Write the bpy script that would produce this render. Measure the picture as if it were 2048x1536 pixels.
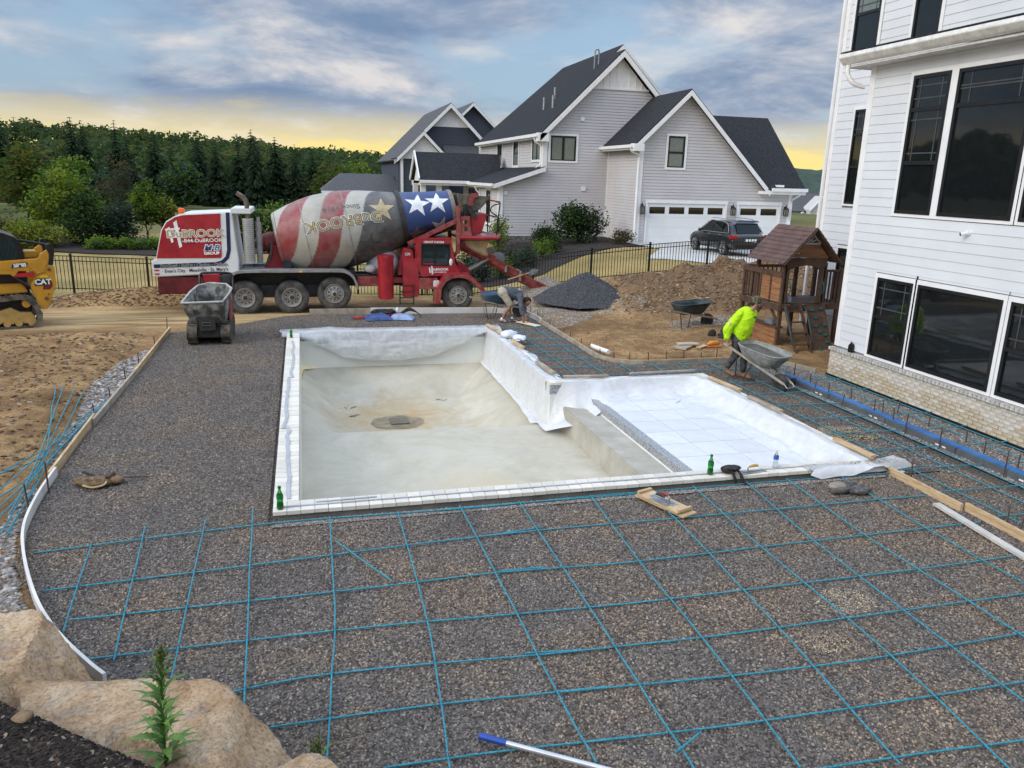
import bpy, bmesh, math, random
from mathutils import Vector, Matrix, noise as mnoise
from mathutils.geometry import tessellate_polygon
R = math.radians
random.seed(7)
for o in list(bpy.data.objects): bpy.data.objects.remove(o)
scn = bpy.context.scene
col = scn.collection
# ------------------------------------------------------------------ camera
cam = bpy.data.cameras.new('camera'); camo = bpy.data.objects.new('camera', cam); col.objects.link(camo)
cam.sensor_width = 36; cam.lens = 1556.97*36/2048; cam.clip_start = .05; cam.clip_end = 6000
Fv = Vector((0.25206567, 0.93306297, -0.25662499)); Rv = Vector((0.96688169, -0.25380355, 0.02689909)); Uv = Rv.cross(Fv)
camo.matrix_world = Matrix(((Rv.x, Uv.x, -Fv.x, 0), (Rv.y, Uv.y, -Fv.y, 0), (Rv.z, Uv.z, -Fv.z, 4.0), (0, 0, 0, 1)))
scn.camera = camo
# ------------------------------------------------------------------ sky, sun, exposure
SUN_AZ, SUN_EL = R(-108), R(30)     # azimuth from +Y towards +X ; veiled by cloud
w = bpy.data.worlds.new('World'); scn.world = w; w.use_nodes = True
nt = w.node_tree; nt.nodes.clear()
def N(t, k, **kw):
    n = t.nodes.new(k)
    for a, b in kw.items(): setattr(n, a, b)
    return n
def ramp(t, stops, interp='LINEAR'):
    n = t.nodes.new('ShaderNodeValToRGB'); e = n.color_ramp; e.interpolation = interp
    while len(e.elements) < len(stops): e.elements.new(.5)
    for i, (p, c) in enumerate(stops):
        e.elements[i].position = p; e.elements[i].color = (c, c, c, 1) if isinstance(c, (int, float)) else (*c, 1)
    return n
def mth(t, op, a=None, b=None, clamp=False):
    n = t.nodes.new('ShaderNodeMath'); n.operation = op; n.use_clamp = clamp
    for i, v in enumerate((a, b)):
        if v is None: continue
        if isinstance(v, (int, float)): n.inputs[i].default_value = v
        else: t.links.new(v, n.inputs[i])
    return n.outputs[0]
def mixc(t, f, a, b, blend='MIX'):
    n = t.nodes.new('ShaderNodeMix'); n.data_type = 'RGBA'; n.blend_type = blend
    for s, v in ((n.inputs[0], f), (n.inputs[6], a), (n.inputs[7], b)):
        if isinstance(v, (int, float)): s.default_value = v
        elif isinstance(v, tuple): s.default_value = (*v, 1)
        else: t.links.new(v, s)
    return n.outputs[2]
tc = N(nt, 'ShaderNodeTexCoord'); sep = N(nt, 'ShaderNodeSeparateXYZ'); nt.links.new(tc.outputs['Generated'], sep.inputs[0])
zc = mth(nt, 'MAXIMUM', sep.outputs[2], 0.0)
den = mth(nt, 'ADD', zc, .22)
comb = N(nt, 'ShaderNodeCombineXYZ')
nt.links.new(mth(nt, 'DIVIDE', sep.outputs[0], den), comb.inputs[0]); nt.links.new(mth(nt, 'DIVIDE', sep.outputs[1], den), comb.inputs[1])
mp = N(nt, 'ShaderNodeMapping'); mp.inputs['Location'].default_value = (3.1, 1.4, 0); mp.inputs['Scale'].default_value = (.62, .62, 1)
nt.links.new(comb.outputs[0], mp.inputs[0])
n1 = N(nt, 'ShaderNodeTexNoise'); n1.inputs['Scale'].default_value = 1.15; n1.inputs['Detail'].default_value = 9; n1.inputs['Roughness'].default_value = .56; n1.inputs['Distortion'].default_value = .15
n2 = N(nt, 'ShaderNodeTexNoise'); n2.inputs['Scale'].default_value = 2.5; n2.inputs['Detail'].default_value = 13; n2.inputs['Roughness'].default_value = .60; n2.inputs['Distortion'].default_value = .25
nt.links.new(mp.outputs[0], n1.inputs['Vector']); nt.links.new(mp.outputs[0], n2.inputs['Vector'])
sky = N(nt, 'ShaderNodeTexSky', sky_type='NISHITA'); sky.sun_disc = False; sky.sun_elevation = SUN_EL; sky.sun_rotation = SUN_AZ
sky.air_density = 1.2; sky.dust_density = 1.5
SKY_COVER = ramp(nt, [(.41, 0), (.52, 1)]); nt.links.new(n1.outputs[0], SKY_COVER.inputs[0])
cl = ramp(nt, [(.37, (1.85, 2.7, 4.2)), (.46, (2.75, 3.5, 4.8)), (.53, (4.3, 4.75, 5.6)), (.62, (7.0, 6.75, 6.7))]); nt.links.new(n2.outputs[0], cl.inputs[0])
base = mixc(nt, SKY_COVER.outputs[0], mixc(nt, .55, sky.outputs[0], (3.3, 5.1, 7.6)), cl.outputs[0])
# evening light under the cloud deck near the horizon
glow = ramp(nt, [(.0, 1), (.030, 1), (.050, .55), (.080, 0)], 'EASE')
zj = mth(nt, 'ADD', zc, mth(nt, 'MULTIPLY', mth(nt, 'SUBTRACT', n2.outputs[0], .5), .10)); nt.links.new(zj, glow.inputs[0])
gcol = ramp(nt, [(0, (10.2, 8.2, 2.6)), (.05, (9.6, 7.8, 3.4)), (.11, (6.4, 5.9, 5.0))]); nt.links.new(zc, gcol.inputs[0])
base = mixc(nt, glow.outputs[0], base, gcol.outputs[0])
# overcast skies brighten smoothly towards the zenith
zen = ramp(nt, [(0, 1.0), (.2, 1.08), (1, 3.7)]); nt.links.new(zc, zen.inputs[0])
base = mixc(nt, 1.0, base, zen.outputs[0], 'MULTIPLY')
bg = N(nt, 'ShaderNodeBackground'); bg.inputs[1].default_value = .085; nt.links.new(base, bg.inputs[0])
wo = N(nt, 'ShaderNodeOutputWorld'); nt.links.new(bg.outputs[0], wo.inputs[0])
sun = bpy.data.lights.new('sun', 'SUN'); sun.energy = 1.5; sun.angle = R(35); sun.color = (1, .93, .82)
so = bpy.data.objects.new('sun', sun); col.objects.link(so)
so.rotation_euler = Vector((-math.sin(SUN_AZ)*math.cos(SUN_EL), -math.cos(SUN_AZ)*math.cos(SUN_EL), -math.sin(SUN_EL))).to_track_quat('-Z', 'Y').to_euler()
scn.view_settings.view_transform = 'Standard'; scn.view_settings.look = 'None'; scn.view_settings.exposure = 0.28; scn.view_settings.gamma = 1
scn.view_settings.use_curve_mapping = False
scn.render.engine = 'CYCLES'
# ------------------------------------------------------------------ helpers
MATS = {}
def mat(name, c, rough=.6, metal=0, var=.15, scale=5, bump=0, bscale=30, c2=None, spec=.4, rnd=0, pos=False, detail=6, alpha=1, trans=0, coat=0, lo=.38, hi=.62, ior=None, stretch=None):
    if name in MATS: return MATS[name]
    m = bpy.data.materials.new(name); m.use_nodes = True; t = m.node_tree; b = t.nodes['Principled BSDF']
    b.inputs['Roughness'].default_value = rough; b.inputs['Metallic'].default_value = metal; b.inputs['Specular IOR Level'].default_value = spec
    if trans: b.inputs['Transmission Weight'].default_value = trans
    if coat: b.inputs['Coat Weight'].default_value = coat
    if ior: b.inputs['IOR'].default_value = ior
    if pos: src = N(t, 'ShaderNodeNewGeometry').outputs['Position']
    else: src = N(t, 'ShaderNodeTexCoord').outputs['Object']
    if stretch:
        q = N(t, 'ShaderNodeMapping'); q.inputs['Scale'].default_value = stretch; t.links.new(src, q.inputs[0]); src = q.outputs[0]
    nz = N(t, 'ShaderNodeTexNoise'); nz.inputs['Scale'].default_value = scale; nz.inputs['Detail'].default_value = detail; nz.inputs['Roughness'].default_value = .62
    t.links.new(src, nz.inputs['Vector'])
    if c2 is None: a = tuple(x*(1-var) for x in c); d = tuple(min(1, x*(1+var)) for x in c)
    else: a, d = c, c2
    rp = ramp(t, [(lo, a), (hi, d)]); t.links.new(nz.outputs[0], rp.inputs[0]); out = rp.outputs[0]
    if rnd:
        oi = N(t, 'ShaderNodeObjectInfo'); hs = N(t, 'ShaderNodeHueSaturation'); t.links.new(out, hs.inputs['Color'])
        mr = N(t, 'ShaderNodeMapRange'); mr.inputs[3].default_value = 1-rnd; mr.inputs[4].default_value = 1+rnd
        t.links.new(oi.outputs['Random'], mr.inputs[0]); t.links.new(mr.outputs[0], hs.inputs['Value']); out = hs.outputs[0]
    t.links.new(out, b.inputs['Base Color'])
    if bump:
        nb = N(t, 'ShaderNodeTexNoise'); nb.inputs['Scale'].default_value = bscale; nb.inputs['Detail'].default_value = 5; t.links.new(src, nb.inputs['Vector'])
        bp = N(t, 'ShaderNodeBump'); bp.inputs['Strength'].default_value = min(1, bump); bp.inputs['Distance'].default_value = .03
        t.links.new(nb.outputs[0], bp.inputs['Height']); t.links.new(bp.outputs[0], b.inputs['Normal'])
    m.diffuse_color = (*c, 1)
    MATS[name] = m; return m
class MB:
    def __init__(s): s.v = []; s.f = []; s.mi = []; s.cur = 0; s.M = Matrix.Identity(4)
    def add(s, vs, fs):
        o = len(s.v); s.v += [tuple(s.M @ Vector(v)) for v in vs]; s.f += [tuple(i+o for i in f) for f in fs]; s.mi += [s.cur]*len(fs); return s
    def box(s, a, b):
        (x0, y0, z0), (x1, y1, z1) = a, b
        return s.add([(x0,y0,z0),(x1,y0,z0),(x1,y1,z0),(x0,y1,z0),(x0,y0,z1),(x1,y0,z1),(x1,y1,z1),(x0,y1,z1)], [(0,3,2,1),(4,5,6,7),(0,1,5,4),(1,2,6,5),(2,3,7,6),(3,0,4,7)])
    def cbox(s, c, d): return s.box(tuple(c[i]-d[i]/2 for i in range(3)), tuple(c[i]+d[i]/2 for i in range(3)))
    def bar(s, p, q, w, h=None, up=(0, 0, 1)):     # rectangular bar p->q
        h = h or w; p = Vector(p); q = Vector(q); d = (q-p).normalized(); u = Vector(up)
        if abs(d.dot(u)) > .98: u = Vector((0, 1, 0))
        r = d.cross(u).normalized(); u = r.cross(d)
        vs = []
        for c in (p, q):
            for a, b in ((-1,-1),(1,-1),(1,1),(-1,1)): vs.append(c+r*(a*w/2)+u*(b*h/2))
        return s.add(vs, [(3,2,1,0),(4,5,6,7),(0,1,5,4),(1,2,6,5),(2,3,7,6),(3,0,4,7)])
    def tube(s, pts, r, n=8, cap=True, r2=None):
        pts = [Vector(p) for p in pts]; k = len(pts); rings = []
        ref = Vector((0, 0, 1))
        for i, p in enumerate(pts):
            d = (pts[min(i+1, k-1)]-pts[max(i-1, 0)]).normalized()
            if abs(d.dot(ref)) > .95: ref = Vector((1, 0, 0)) if abs(d.x) < .9 else Vector((0, 1, 0))
            a = d.cross(ref).normalized(); b = d.cross(a).normalized()
            rr = r[i] if isinstance(r, (list, tuple)) else (r if r2 is None else r+(r2-r)*i/(k-1))
            rings.append([p+a*rr*math.cos(2*math.pi*j/n)+b*rr*math.sin(2*math.pi*j/n) for j in range(n)])
        vs = [v for g in rings for v in g]; fs = []
        for i in range(k-1):
            for j in range(n):
                fs.append((i*n+j, i*n+(j+1) % n, (i+1)*n+(j+1) % n, (i+1)*n+j))
        if cap: fs += [tuple(range(n-1, -1, -1)), tuple(range((k-1)*n, k*n))]
        return s.add(vs, fs)
    def cyl(s, p, q, r, n=20, r2=None): return s.tube([p, q], r, n, True, r2)
    def prism(s, poly, axis, a, b, holes=None):    # 2D poly extruded along axis from a to b
        def P(u, w, h): return {'x': (h, u, w), 'y': (u, h, w), 'z': (u, w, h)}[axis]
        loops = [poly]+(holes or []); flat = [p for l in loops for p in l]; n = len(flat)
        tri = tessellate_polygon([[Vector((p[0], p[1], 0)) for p in l] for l in loops])
        vs = [P(*p, a) for p in flat]+[P(*p, b) for p in flat]
        fs = [tuple(t) for t in tri]+[tuple(i+n for i in reversed(t)) for t in tri]
        o = 0
        for l in loops:
            k = len(l)
            for i in range(k): fs.append((o+i, o+(i+1) % k, o+(i+1) % k+n, o+i+n))
            o += k
        return s.add(vs, fs)
    def lathe(s, prof, p, d, n=24, cap=True):      # prof [(s along axis, r)]
        p = Vector(p); d = Vector(d).normalized(); ref = Vector((0, 0, 1)) if abs(d.z) < .9 else Vector((1, 0, 0))
        a = d.cross(ref).normalized(); b = d.cross(a).normalized(); vs = []; fs = []
        for (h, r) in prof:
            for j in range(n):
                t = 2*math.pi*j/n; vs.append(p+d*h+a*r*math.cos(t)+b*r*math.sin(t))
        for i in range(len(prof)-1):
            for j in range(n): fs.append((i*n+j, i*n+(j+1) % n, (i+1)*n+(j+1) % n, (i+1)*n+j))
        if cap: fs += [tuple(range(n-1, -1, -1)), tuple(range((len(prof)-1)*n, len(prof)*n))]
        return s.add(vs, fs)
    def ell(s, c, r, n=12, m=8, nz=0, fr=3, seed=0):
        vs = []; fs = []
        for i in range(m+1):
            t = math.pi*i/m
            for j in range(n):
                u = 2*math.pi*j/n; d = Vector((math.sin(t)*math.cos(u), math.sin(t)*math.sin(u), math.cos(t)))
                k = 1+(nz*mnoise.noise(d*fr+Vector((seed, seed*.7, 0))) if nz else 0)
                vs.append((c[0]+d.x*r[0]*k, c[1]+d.y*r[1]*k, c[2]+d.z*r[2]*k))
        for i in range(m):
            for j in range(n): fs.append((i*n+j, (i+1)*n+j, (i+1)*n+(j+1) % n, i*n+(j+1) % n))
        return s.add(vs, fs)
    def cap(s, p, q, r1, r2, n=12):                # tapered capsule
        p = Vector(p); q = Vector(q); d = q-p; L = d.length; prof = []
        for i in range(5): t = math.pi/2*i/4; prof.append((-r1*math.cos(t), max(.002, r1*math.sin(t))))
        for i in range(5): t = math.pi/2*i/4; prof.append((L+r2*math.sin(t), max(.002, r2*math.cos(t))))
        return s.lathe(prof, p, d, n)
    def mesh(s, name):
        m = bpy.data.meshes.new(name); m.from_pydata(s.v, [], s.f); m.update()
        if any(s.mi): m.polygons.foreach_set('material_index', s.mi)
        return m
    def build(s, name, mats, parent=None, smooth=False, bevel=0, recalc=True):
        m = s.mesh(name)
        for x in (mats if isinstance(mats, (list, tuple)) else [mats]): m.materials.append(x)
        if recalc or bevel:
            bm = bmesh.new(); bm.from_mesh(m); bmesh.ops.recalc_face_normals(bm, faces=bm.faces)
            if bevel:
                es = [e for e in bm.edges if len(e.link_faces) == 2 and e.calc_face_angle(0) > .6]
                bmesh.ops.bevel(bm, geom=es, offset=bevel, segments=2, affect='EDGES', clamp_overlap=True)
            bm.to_mesh(m); bm.free()
        if smooth:
            m.shade_smooth()
            try: m.set_sharp_from_angle(angle=R(smooth if smooth is not True else 40))
            except Exception: pass
        o = bpy.data.objects.new(name, m); col.objects.link(o)
        if parent: o.parent = parent
        return o
def tag(o, label=None, cat=None, group=None, kind=None):
    if label: o['label'] = label
    if cat: o['category'] = cat
    if group: o['group'] = group
    if kind: o['kind'] = kind
    return o
def empty(name, loc, label, cat, group=None, rz=0):
    o = bpy.data.objects.new(name, None); col.objects.link(o); o.location = loc; o.rotation_euler = (0, 0, rz); o.empty_display_size = .2
    return tag(o, label, cat, group)
def inst(name, mesh, loc=(0, 0, 0), parent=None, rot=(0, 0, 0), scale=(1, 1, 1)):
    o = bpy.data.objects.new(name, mesh); col.objects.link(o); o.location = loc; o.rotation_euler = rot; o.scale = scale
    if parent: o.parent = parent
    return o
def copy_tree(o, parent=None):
    c = o.copy(); col.objects.link(c)
    if parent: c.parent = parent
    for ch in list(o.children): copy_tree(ch, c)
    return c
def local(o):        # MB drawing in world coordinates, stored relative to parent o
    m = MB(); m.M = Matrix.Translation(-Vector(o.location)); return m
def text2d(s, size=1, bold=0, shear=0, spacing=1):
    cu = bpy.data.curves.new('lettering', 'FONT'); cu.body = s; cu.size = size; cu.offset = bold; cu.shear = shear; cu.align_x = 'CENTER'; cu.align_y = 'CENTER'; cu.space_character = spacing
    cu.resolution_u = 3
    o = bpy.data.objects.new('lettering', cu); col.objects.link(o)
    dg = bpy.context.evaluated_depsgraph_get(); me = o.evaluated_get(dg).to_mesh()
    vs = [(v.co.x, v.co.y) for v in me.vertices]; fs = [tuple(p.vertices) for p in me.polygons]
    o.evaluated_get(dg).to_mesh_clear(); bpy.data.objects.remove(o); bpy.data.curves.remove(cu)
    return vs, fs
def lettering(parent, name, s, size, M, material, bold=0, shear=0, spacing=1, sx=1):
    vs, fs = text2d(s, size, bold, shear, spacing)
    b = MB(); b.M = Matrix.Translation(-Vector(parent.location)) @ M if parent.parent is None else M
    b.add([(x*sx, y, 0) for x, y in vs], fs)
    return b.build(name, material, parent, recalc=False)
def plane_M(o, ux, uy):   # frame at o with x dir ux, y dir uy
    ux = Vector(ux).normalized(); uy = Vector(uy); uy = (uy-ux*uy.dot(ux)).normalized(); uz = ux.cross(uy)
    return Matrix(((ux.x, uy.x, uz.x, o[0]), (ux.y, uy.y, uz.y, o[1]), (ux.z, uy.z, uz.z, o[2]), (0, 0, 0, 1)))
def nz(x, y, s=1, seed=0): return mnoise.noise(Vector((x*s, y*s, seed)))
def fbm(x, y, s=1, seed=0, o=4):
    a = 0; k = 1
    for i in range(o): a += nz(x, y, s, seed+i*7.3)*k; k *= .5; s *= 2.1
    return a
def sst(a, b, x):
    t = max(0, min(1, (x-a)/(b-a))); return t*t*(3-2*t)
def scatter(o, density, smin, smax, material, seed=0, flat=.55, sub=1, sink=.3):
    """loose stones on the faces of o (uncountable: geometry nodes)"""
    g = bpy.data.node_groups.new('stones', 'GeometryNodeTree')
    g.interface.new_socket('Geometry', in_out='INPUT', socket_type='NodeSocketGeometry'); g.interface.new_socket('Geometry', in_out='OUTPUT', socket_type='NodeSocketGeometry')
    gi = N(g, 'NodeGroupInput'); go = N(g, 'NodeGroupOutput')
    d = N(g, 'GeometryNodeDistributePointsOnFaces'); d.inputs['Density'].default_value = density; d.inputs['Seed'].default_value = seed
    ico = N(g, 'GeometryNodeMeshIcoSphere'); ico.inputs['Radius'].default_value = 1; ico.inputs['Subdivisions'].default_value = sub
    sp = N(g, 'GeometryNodeSetPosition'); nz_ = N(g, 'ShaderNodeTexNoise'); nz_.inputs['Scale'].default_value = 1.1; nz_.inputs['Detail'].default_value = 1
    vm = N(g, 'ShaderNodeVectorMath', operation='SUBTRACT'); vm.inputs[1].default_value = (.5, .5, .5); g.links.new(nz_.outputs['Color'], vm.inputs[0])
    vs = N(g, 'ShaderNodeVectorMath', operation='SCALE'); vs.inputs['Scale'].default_value = 1.1; g.links.new(vm.outputs[0], vs.inputs[0])
    g.links.new(ico.outputs[0], sp.inputs[0]); g.links.new(vs.outputs[0], sp.inputs['Offset'])
    sm = N(g, 'GeometryNodeSetMaterial'); sm.inputs['Material'].default_value = material; g.links.new(sp.outputs[0], sm.inputs[0])
    ip = N(g, 'GeometryNodeInstanceOnPoints'); g.links.new(gi.outputs[0], d.inputs[0]); g.links.new(d.outputs[0], ip.inputs['Points']); g.links.new(sm.outputs[0], ip.inputs['Instance'])
    rr = N(g, 'FunctionNodeRandomValue', data_type='FLOAT_VECTOR'); rr.inputs[0].default_value = (-.5, -.5, 0); rr.inputs[1].default_value = (.5, .5, 6.28)
    rs = N(g, 'FunctionNodeRandomValue', data_type='FLOAT_VECTOR'); rs.inputs[0].default_value = (smin, smin, smin*flat); rs.inputs[1].default_value = (smax, smax, smax*flat); rs.inputs['Seed'].default_value = 5
    g.links.new(rr.outputs[0], ip.inputs['Rotation']); g.links.new(rs.outputs[0], ip.inputs['Scale'])
    jn = N(g, 'GeometryNodeJoinGeometry'); g.links.new(gi.outputs[0], jn.inputs[0]); g.links.new(ip.outputs[0], jn.inputs[0]); g.links.new(jn.outputs[0], go.inputs[0])
    md = o.modifiers.new('stones', 'NODES'); md.node_group = g
def stone_mat(name, stops, rough=.9, tint=None):
    if name in MATS: return MATS[name]
    m = bpy.data.materials.new(name); m.use_nodes = True; t = m.node_tree; b = t.nodes['Principled BSDF']; b.inputs['Roughness'].default_value = rough; b.inputs['Specular IOR Level'].default_value = .2
    oi = N(t, 'ShaderNodeObjectInfo'); rp = ramp(t, stops); t.links.new(oi.outputs['Random'], rp.inputs[0]); out = rp.outputs[0]
    if tint:      # drifts of dustier, browner stone
        P = N(t, 'ShaderNodeNewGeometry').outputs['Position']; n = N(t, 'ShaderNodeTexNoise'); n.inputs['Scale'].default_value = .75; n.inputs['Detail'].default_value = 6; n.inputs['Roughness'].default_value = .65; t.links.new(P, n.inputs['Vector'])
        r2 = ramp(t, [(.34, (.78, .78, .80)), (.46, (1, 1, 1)), (.58, tint), (.70, tuple(x*1.25 for x in tint))]); t.links.new(n.outputs[0], r2.inputs[0]); out = mixc(t, 1, out, r2.outputs[0], 'MULTIPLY')
    t.links.new(out, b.inputs['Base Color'])
    MATS[name] = m; return m
nth = ['first', 'second', 'third', 'fourth', 'fifth', 'sixth', 'seventh', 'eighth', 'ninth', 'tenth', 'eleventh', 'twelfth', 'thirteenth', 'fourteenth', 'fifteenth', 'sixteenth', 'seventeenth', 'eighteenth', 'nineteenth', 'twentieth']
# shared materials
WHITE = mat('white_paint', (.80, .81, .83), .45, var=.05, scale=2)
TRIM = mat('white_trim', (.82, .82, .82), .4, var=.04, scale=3)
BLACK = mat('black_frame', (.012, .012, .014), .35, var=.2)
STEEL = mat('galvanised_steel', (.35, .36, .37), .45, metal=.7, var=.2, scale=12)
RUST = mat('rusty_stake', (.09, .055, .04), .8, var=.4, scale=20)
WOOD = mat('raw_lumber', (.46, .31, .16), .75, c2=(.62, .46, .28), scale=3, stretch=(1, 1, 8), bump=.2)
WOODG = mat('weathered_lumber', (.30, .24, .17), .85, c2=(.44, .38, .30), scale=4, bump=.3)
RUBBER = mat('rubber', (.022, .022, .023), .8, c2=(.07, .066, .06), scale=6, bump=.2)
DARK = mat('dark_steel', (.03, .03, .032), .55, metal=.3, var=.3, c2=(.06, .055, .05), scale=6)
scn.cycles.max_bounces = 6; scn.cycles.diffuse_bounces = 3; scn.cycles.glossy_bounces = 3; scn.cycles.transmission_bounces = 5; scn.cycles.transparent_max_bounces = 8
scn.cycles.use_denoising = True
try: scn.cycles.denoiser = 'OPENIMAGEDENOISE'; scn.cycles.denoising_input_passes = 'RGB_ALBEDO_NORMAL'; scn.cycles.denoising_prefilter = 'ACCURATE'
except Exception: pass
scn.cycles.caustics_reflective = False; scn.cycles.caustics_refractive = False
# ================================================================== GROUND
PX0, PX1, PX2, PY0, PY1, PY2 = -.49, 5.03, 8.30, 9.14, 14.80, 20.72      # outer coping lines
CW = .31                                                                 # coping width
def mound(x, y):
    cx = max(10.6, min(17.5, x)); cr = .55+(cx-10.6)*.125
    dx = x-cx; yc = 25.9
    d = (y-yc)/(4.6 if y < yc else 2.6); dd = math.hypot(d, dx/2.2)
    return (cr+.30)*max(0, 1-dd)**1.05 if dd < 1 else 0
def height(x, y):
    z = -.20
    z += -.22*sst(23.5, 26.5, y)
    z += -.13*math.exp(-((x-5.5)/3.5)**2)*sst(26, 30, y)
    z += (.95*sst(7.5, 16.5, x))*sst(25, 33, y)
    if x < -3.6:
        k = sst(-3.6, -4.6, x)*(1-sst(30, 36, y))*(1-sst(20.6, 22.4, y)); z += k*(.16+.13*fbm(x, y, .55, 3)+.075*fbm(x, y, 2.0, 9)+.03*nz(x, y, 6, 2))
        z += .42*math.exp(-((x+6.2)/2.0)**2-((y-28.3)/.9)**2)+.3*math.exp(-((x+4.4)/1.2)**2-((y-28.5)/.7)**2)   # spoil against the fence
    if x > 6.8 and y > 16.4:
        k = sst(6.8, 7.4, x)*sst(16.4, 17, y)*(1-sst(27, 29, y)); z += k*(.10+.03*fbm(x, y, 1.1, 4))
        m = mound(x, y)
        if m > 0: z += m*(1+.24*fbm(x, y, 1.1, 5))+min(m, .4)*.38*fbm(x, y, 2.6, 6)
    if x > 10.2 and y > 14.6: z += .06*sst(10.2, 11.2, x)
    if y > 31:
        z += .10*fbm(x, y, .08, 11)*sst(31, 40, y)*(1-sst(7, 9, x))
        z += -.3*sst(70, 130, y)*(1-sst(20, 40, x))
        z += .35*math.exp(-((x+13)/9)**2-((y-47)/8)**2)
        z -= 6*sst(60, 110, x)*sst(60, 110, y)
    # the planted bank behind the boulders where the camera stands
    e = Vector((x+1.75, y-5.5)); t = e.dot(Vector((-.62, -.78)))
    if y < 8 and x < 1.5: z += 1.05*sst(.0, .9, t)
    return z
def ax(lo, hi, st, far, extra=()):
    a = [lo+i*st for i in range(int((hi-lo)/st)+1)]
    s = st*2; p = lo
    while p > -far: p -= s; a.append(p); s *= 1.35
    s = st*2; p = a[int((hi-lo)/st)]
    while p < far: p += s; a.append(p); s *= 1.35
    a += list(extra); return sorted(set(round(v, 3) for v in a))
hx0, hx1, hx2, hy0, hy1, hy2 = PX0+.1, PX1-.1, PX2-.1, PY0+.1, PY1-.1, PY2-.1
def in_pool(x, y): return (hx0 < x < hx1 and hy0 < y < hy2) or (hx0 < x < hx2 and hy0 < y < hy1)
gx = ax(-12, 20, .2, 900, (hx0, hx1, hx2)); gy = ax(-1, 34, .2, 1500, (hy0, hy1, hy2))
gx = [v for v in gx if not any(0 < abs(v-h) < .06 for h in (hx0, hx1, hx2))]; gy = [v for v in gy if v > -40 and not any(0 < abs(v-h) < .06 for h in (hy0, hy1, hy2))]
b = MB(); nx = len(gx)
b.v = [(x, y, height(x, y)) for y in gy for x in gx]
for j in range(len(gy)-1):
    for i in range(nx-1):
        if not in_pool((gx[i]+gx[i+1])/2, (gy[j]+gy[j+1])/2): b.f.append((j*nx+i, j*nx+i+1, (j+1)*nx+i+1, (j+1)*nx+i)); b.mi.append(0)
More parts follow.
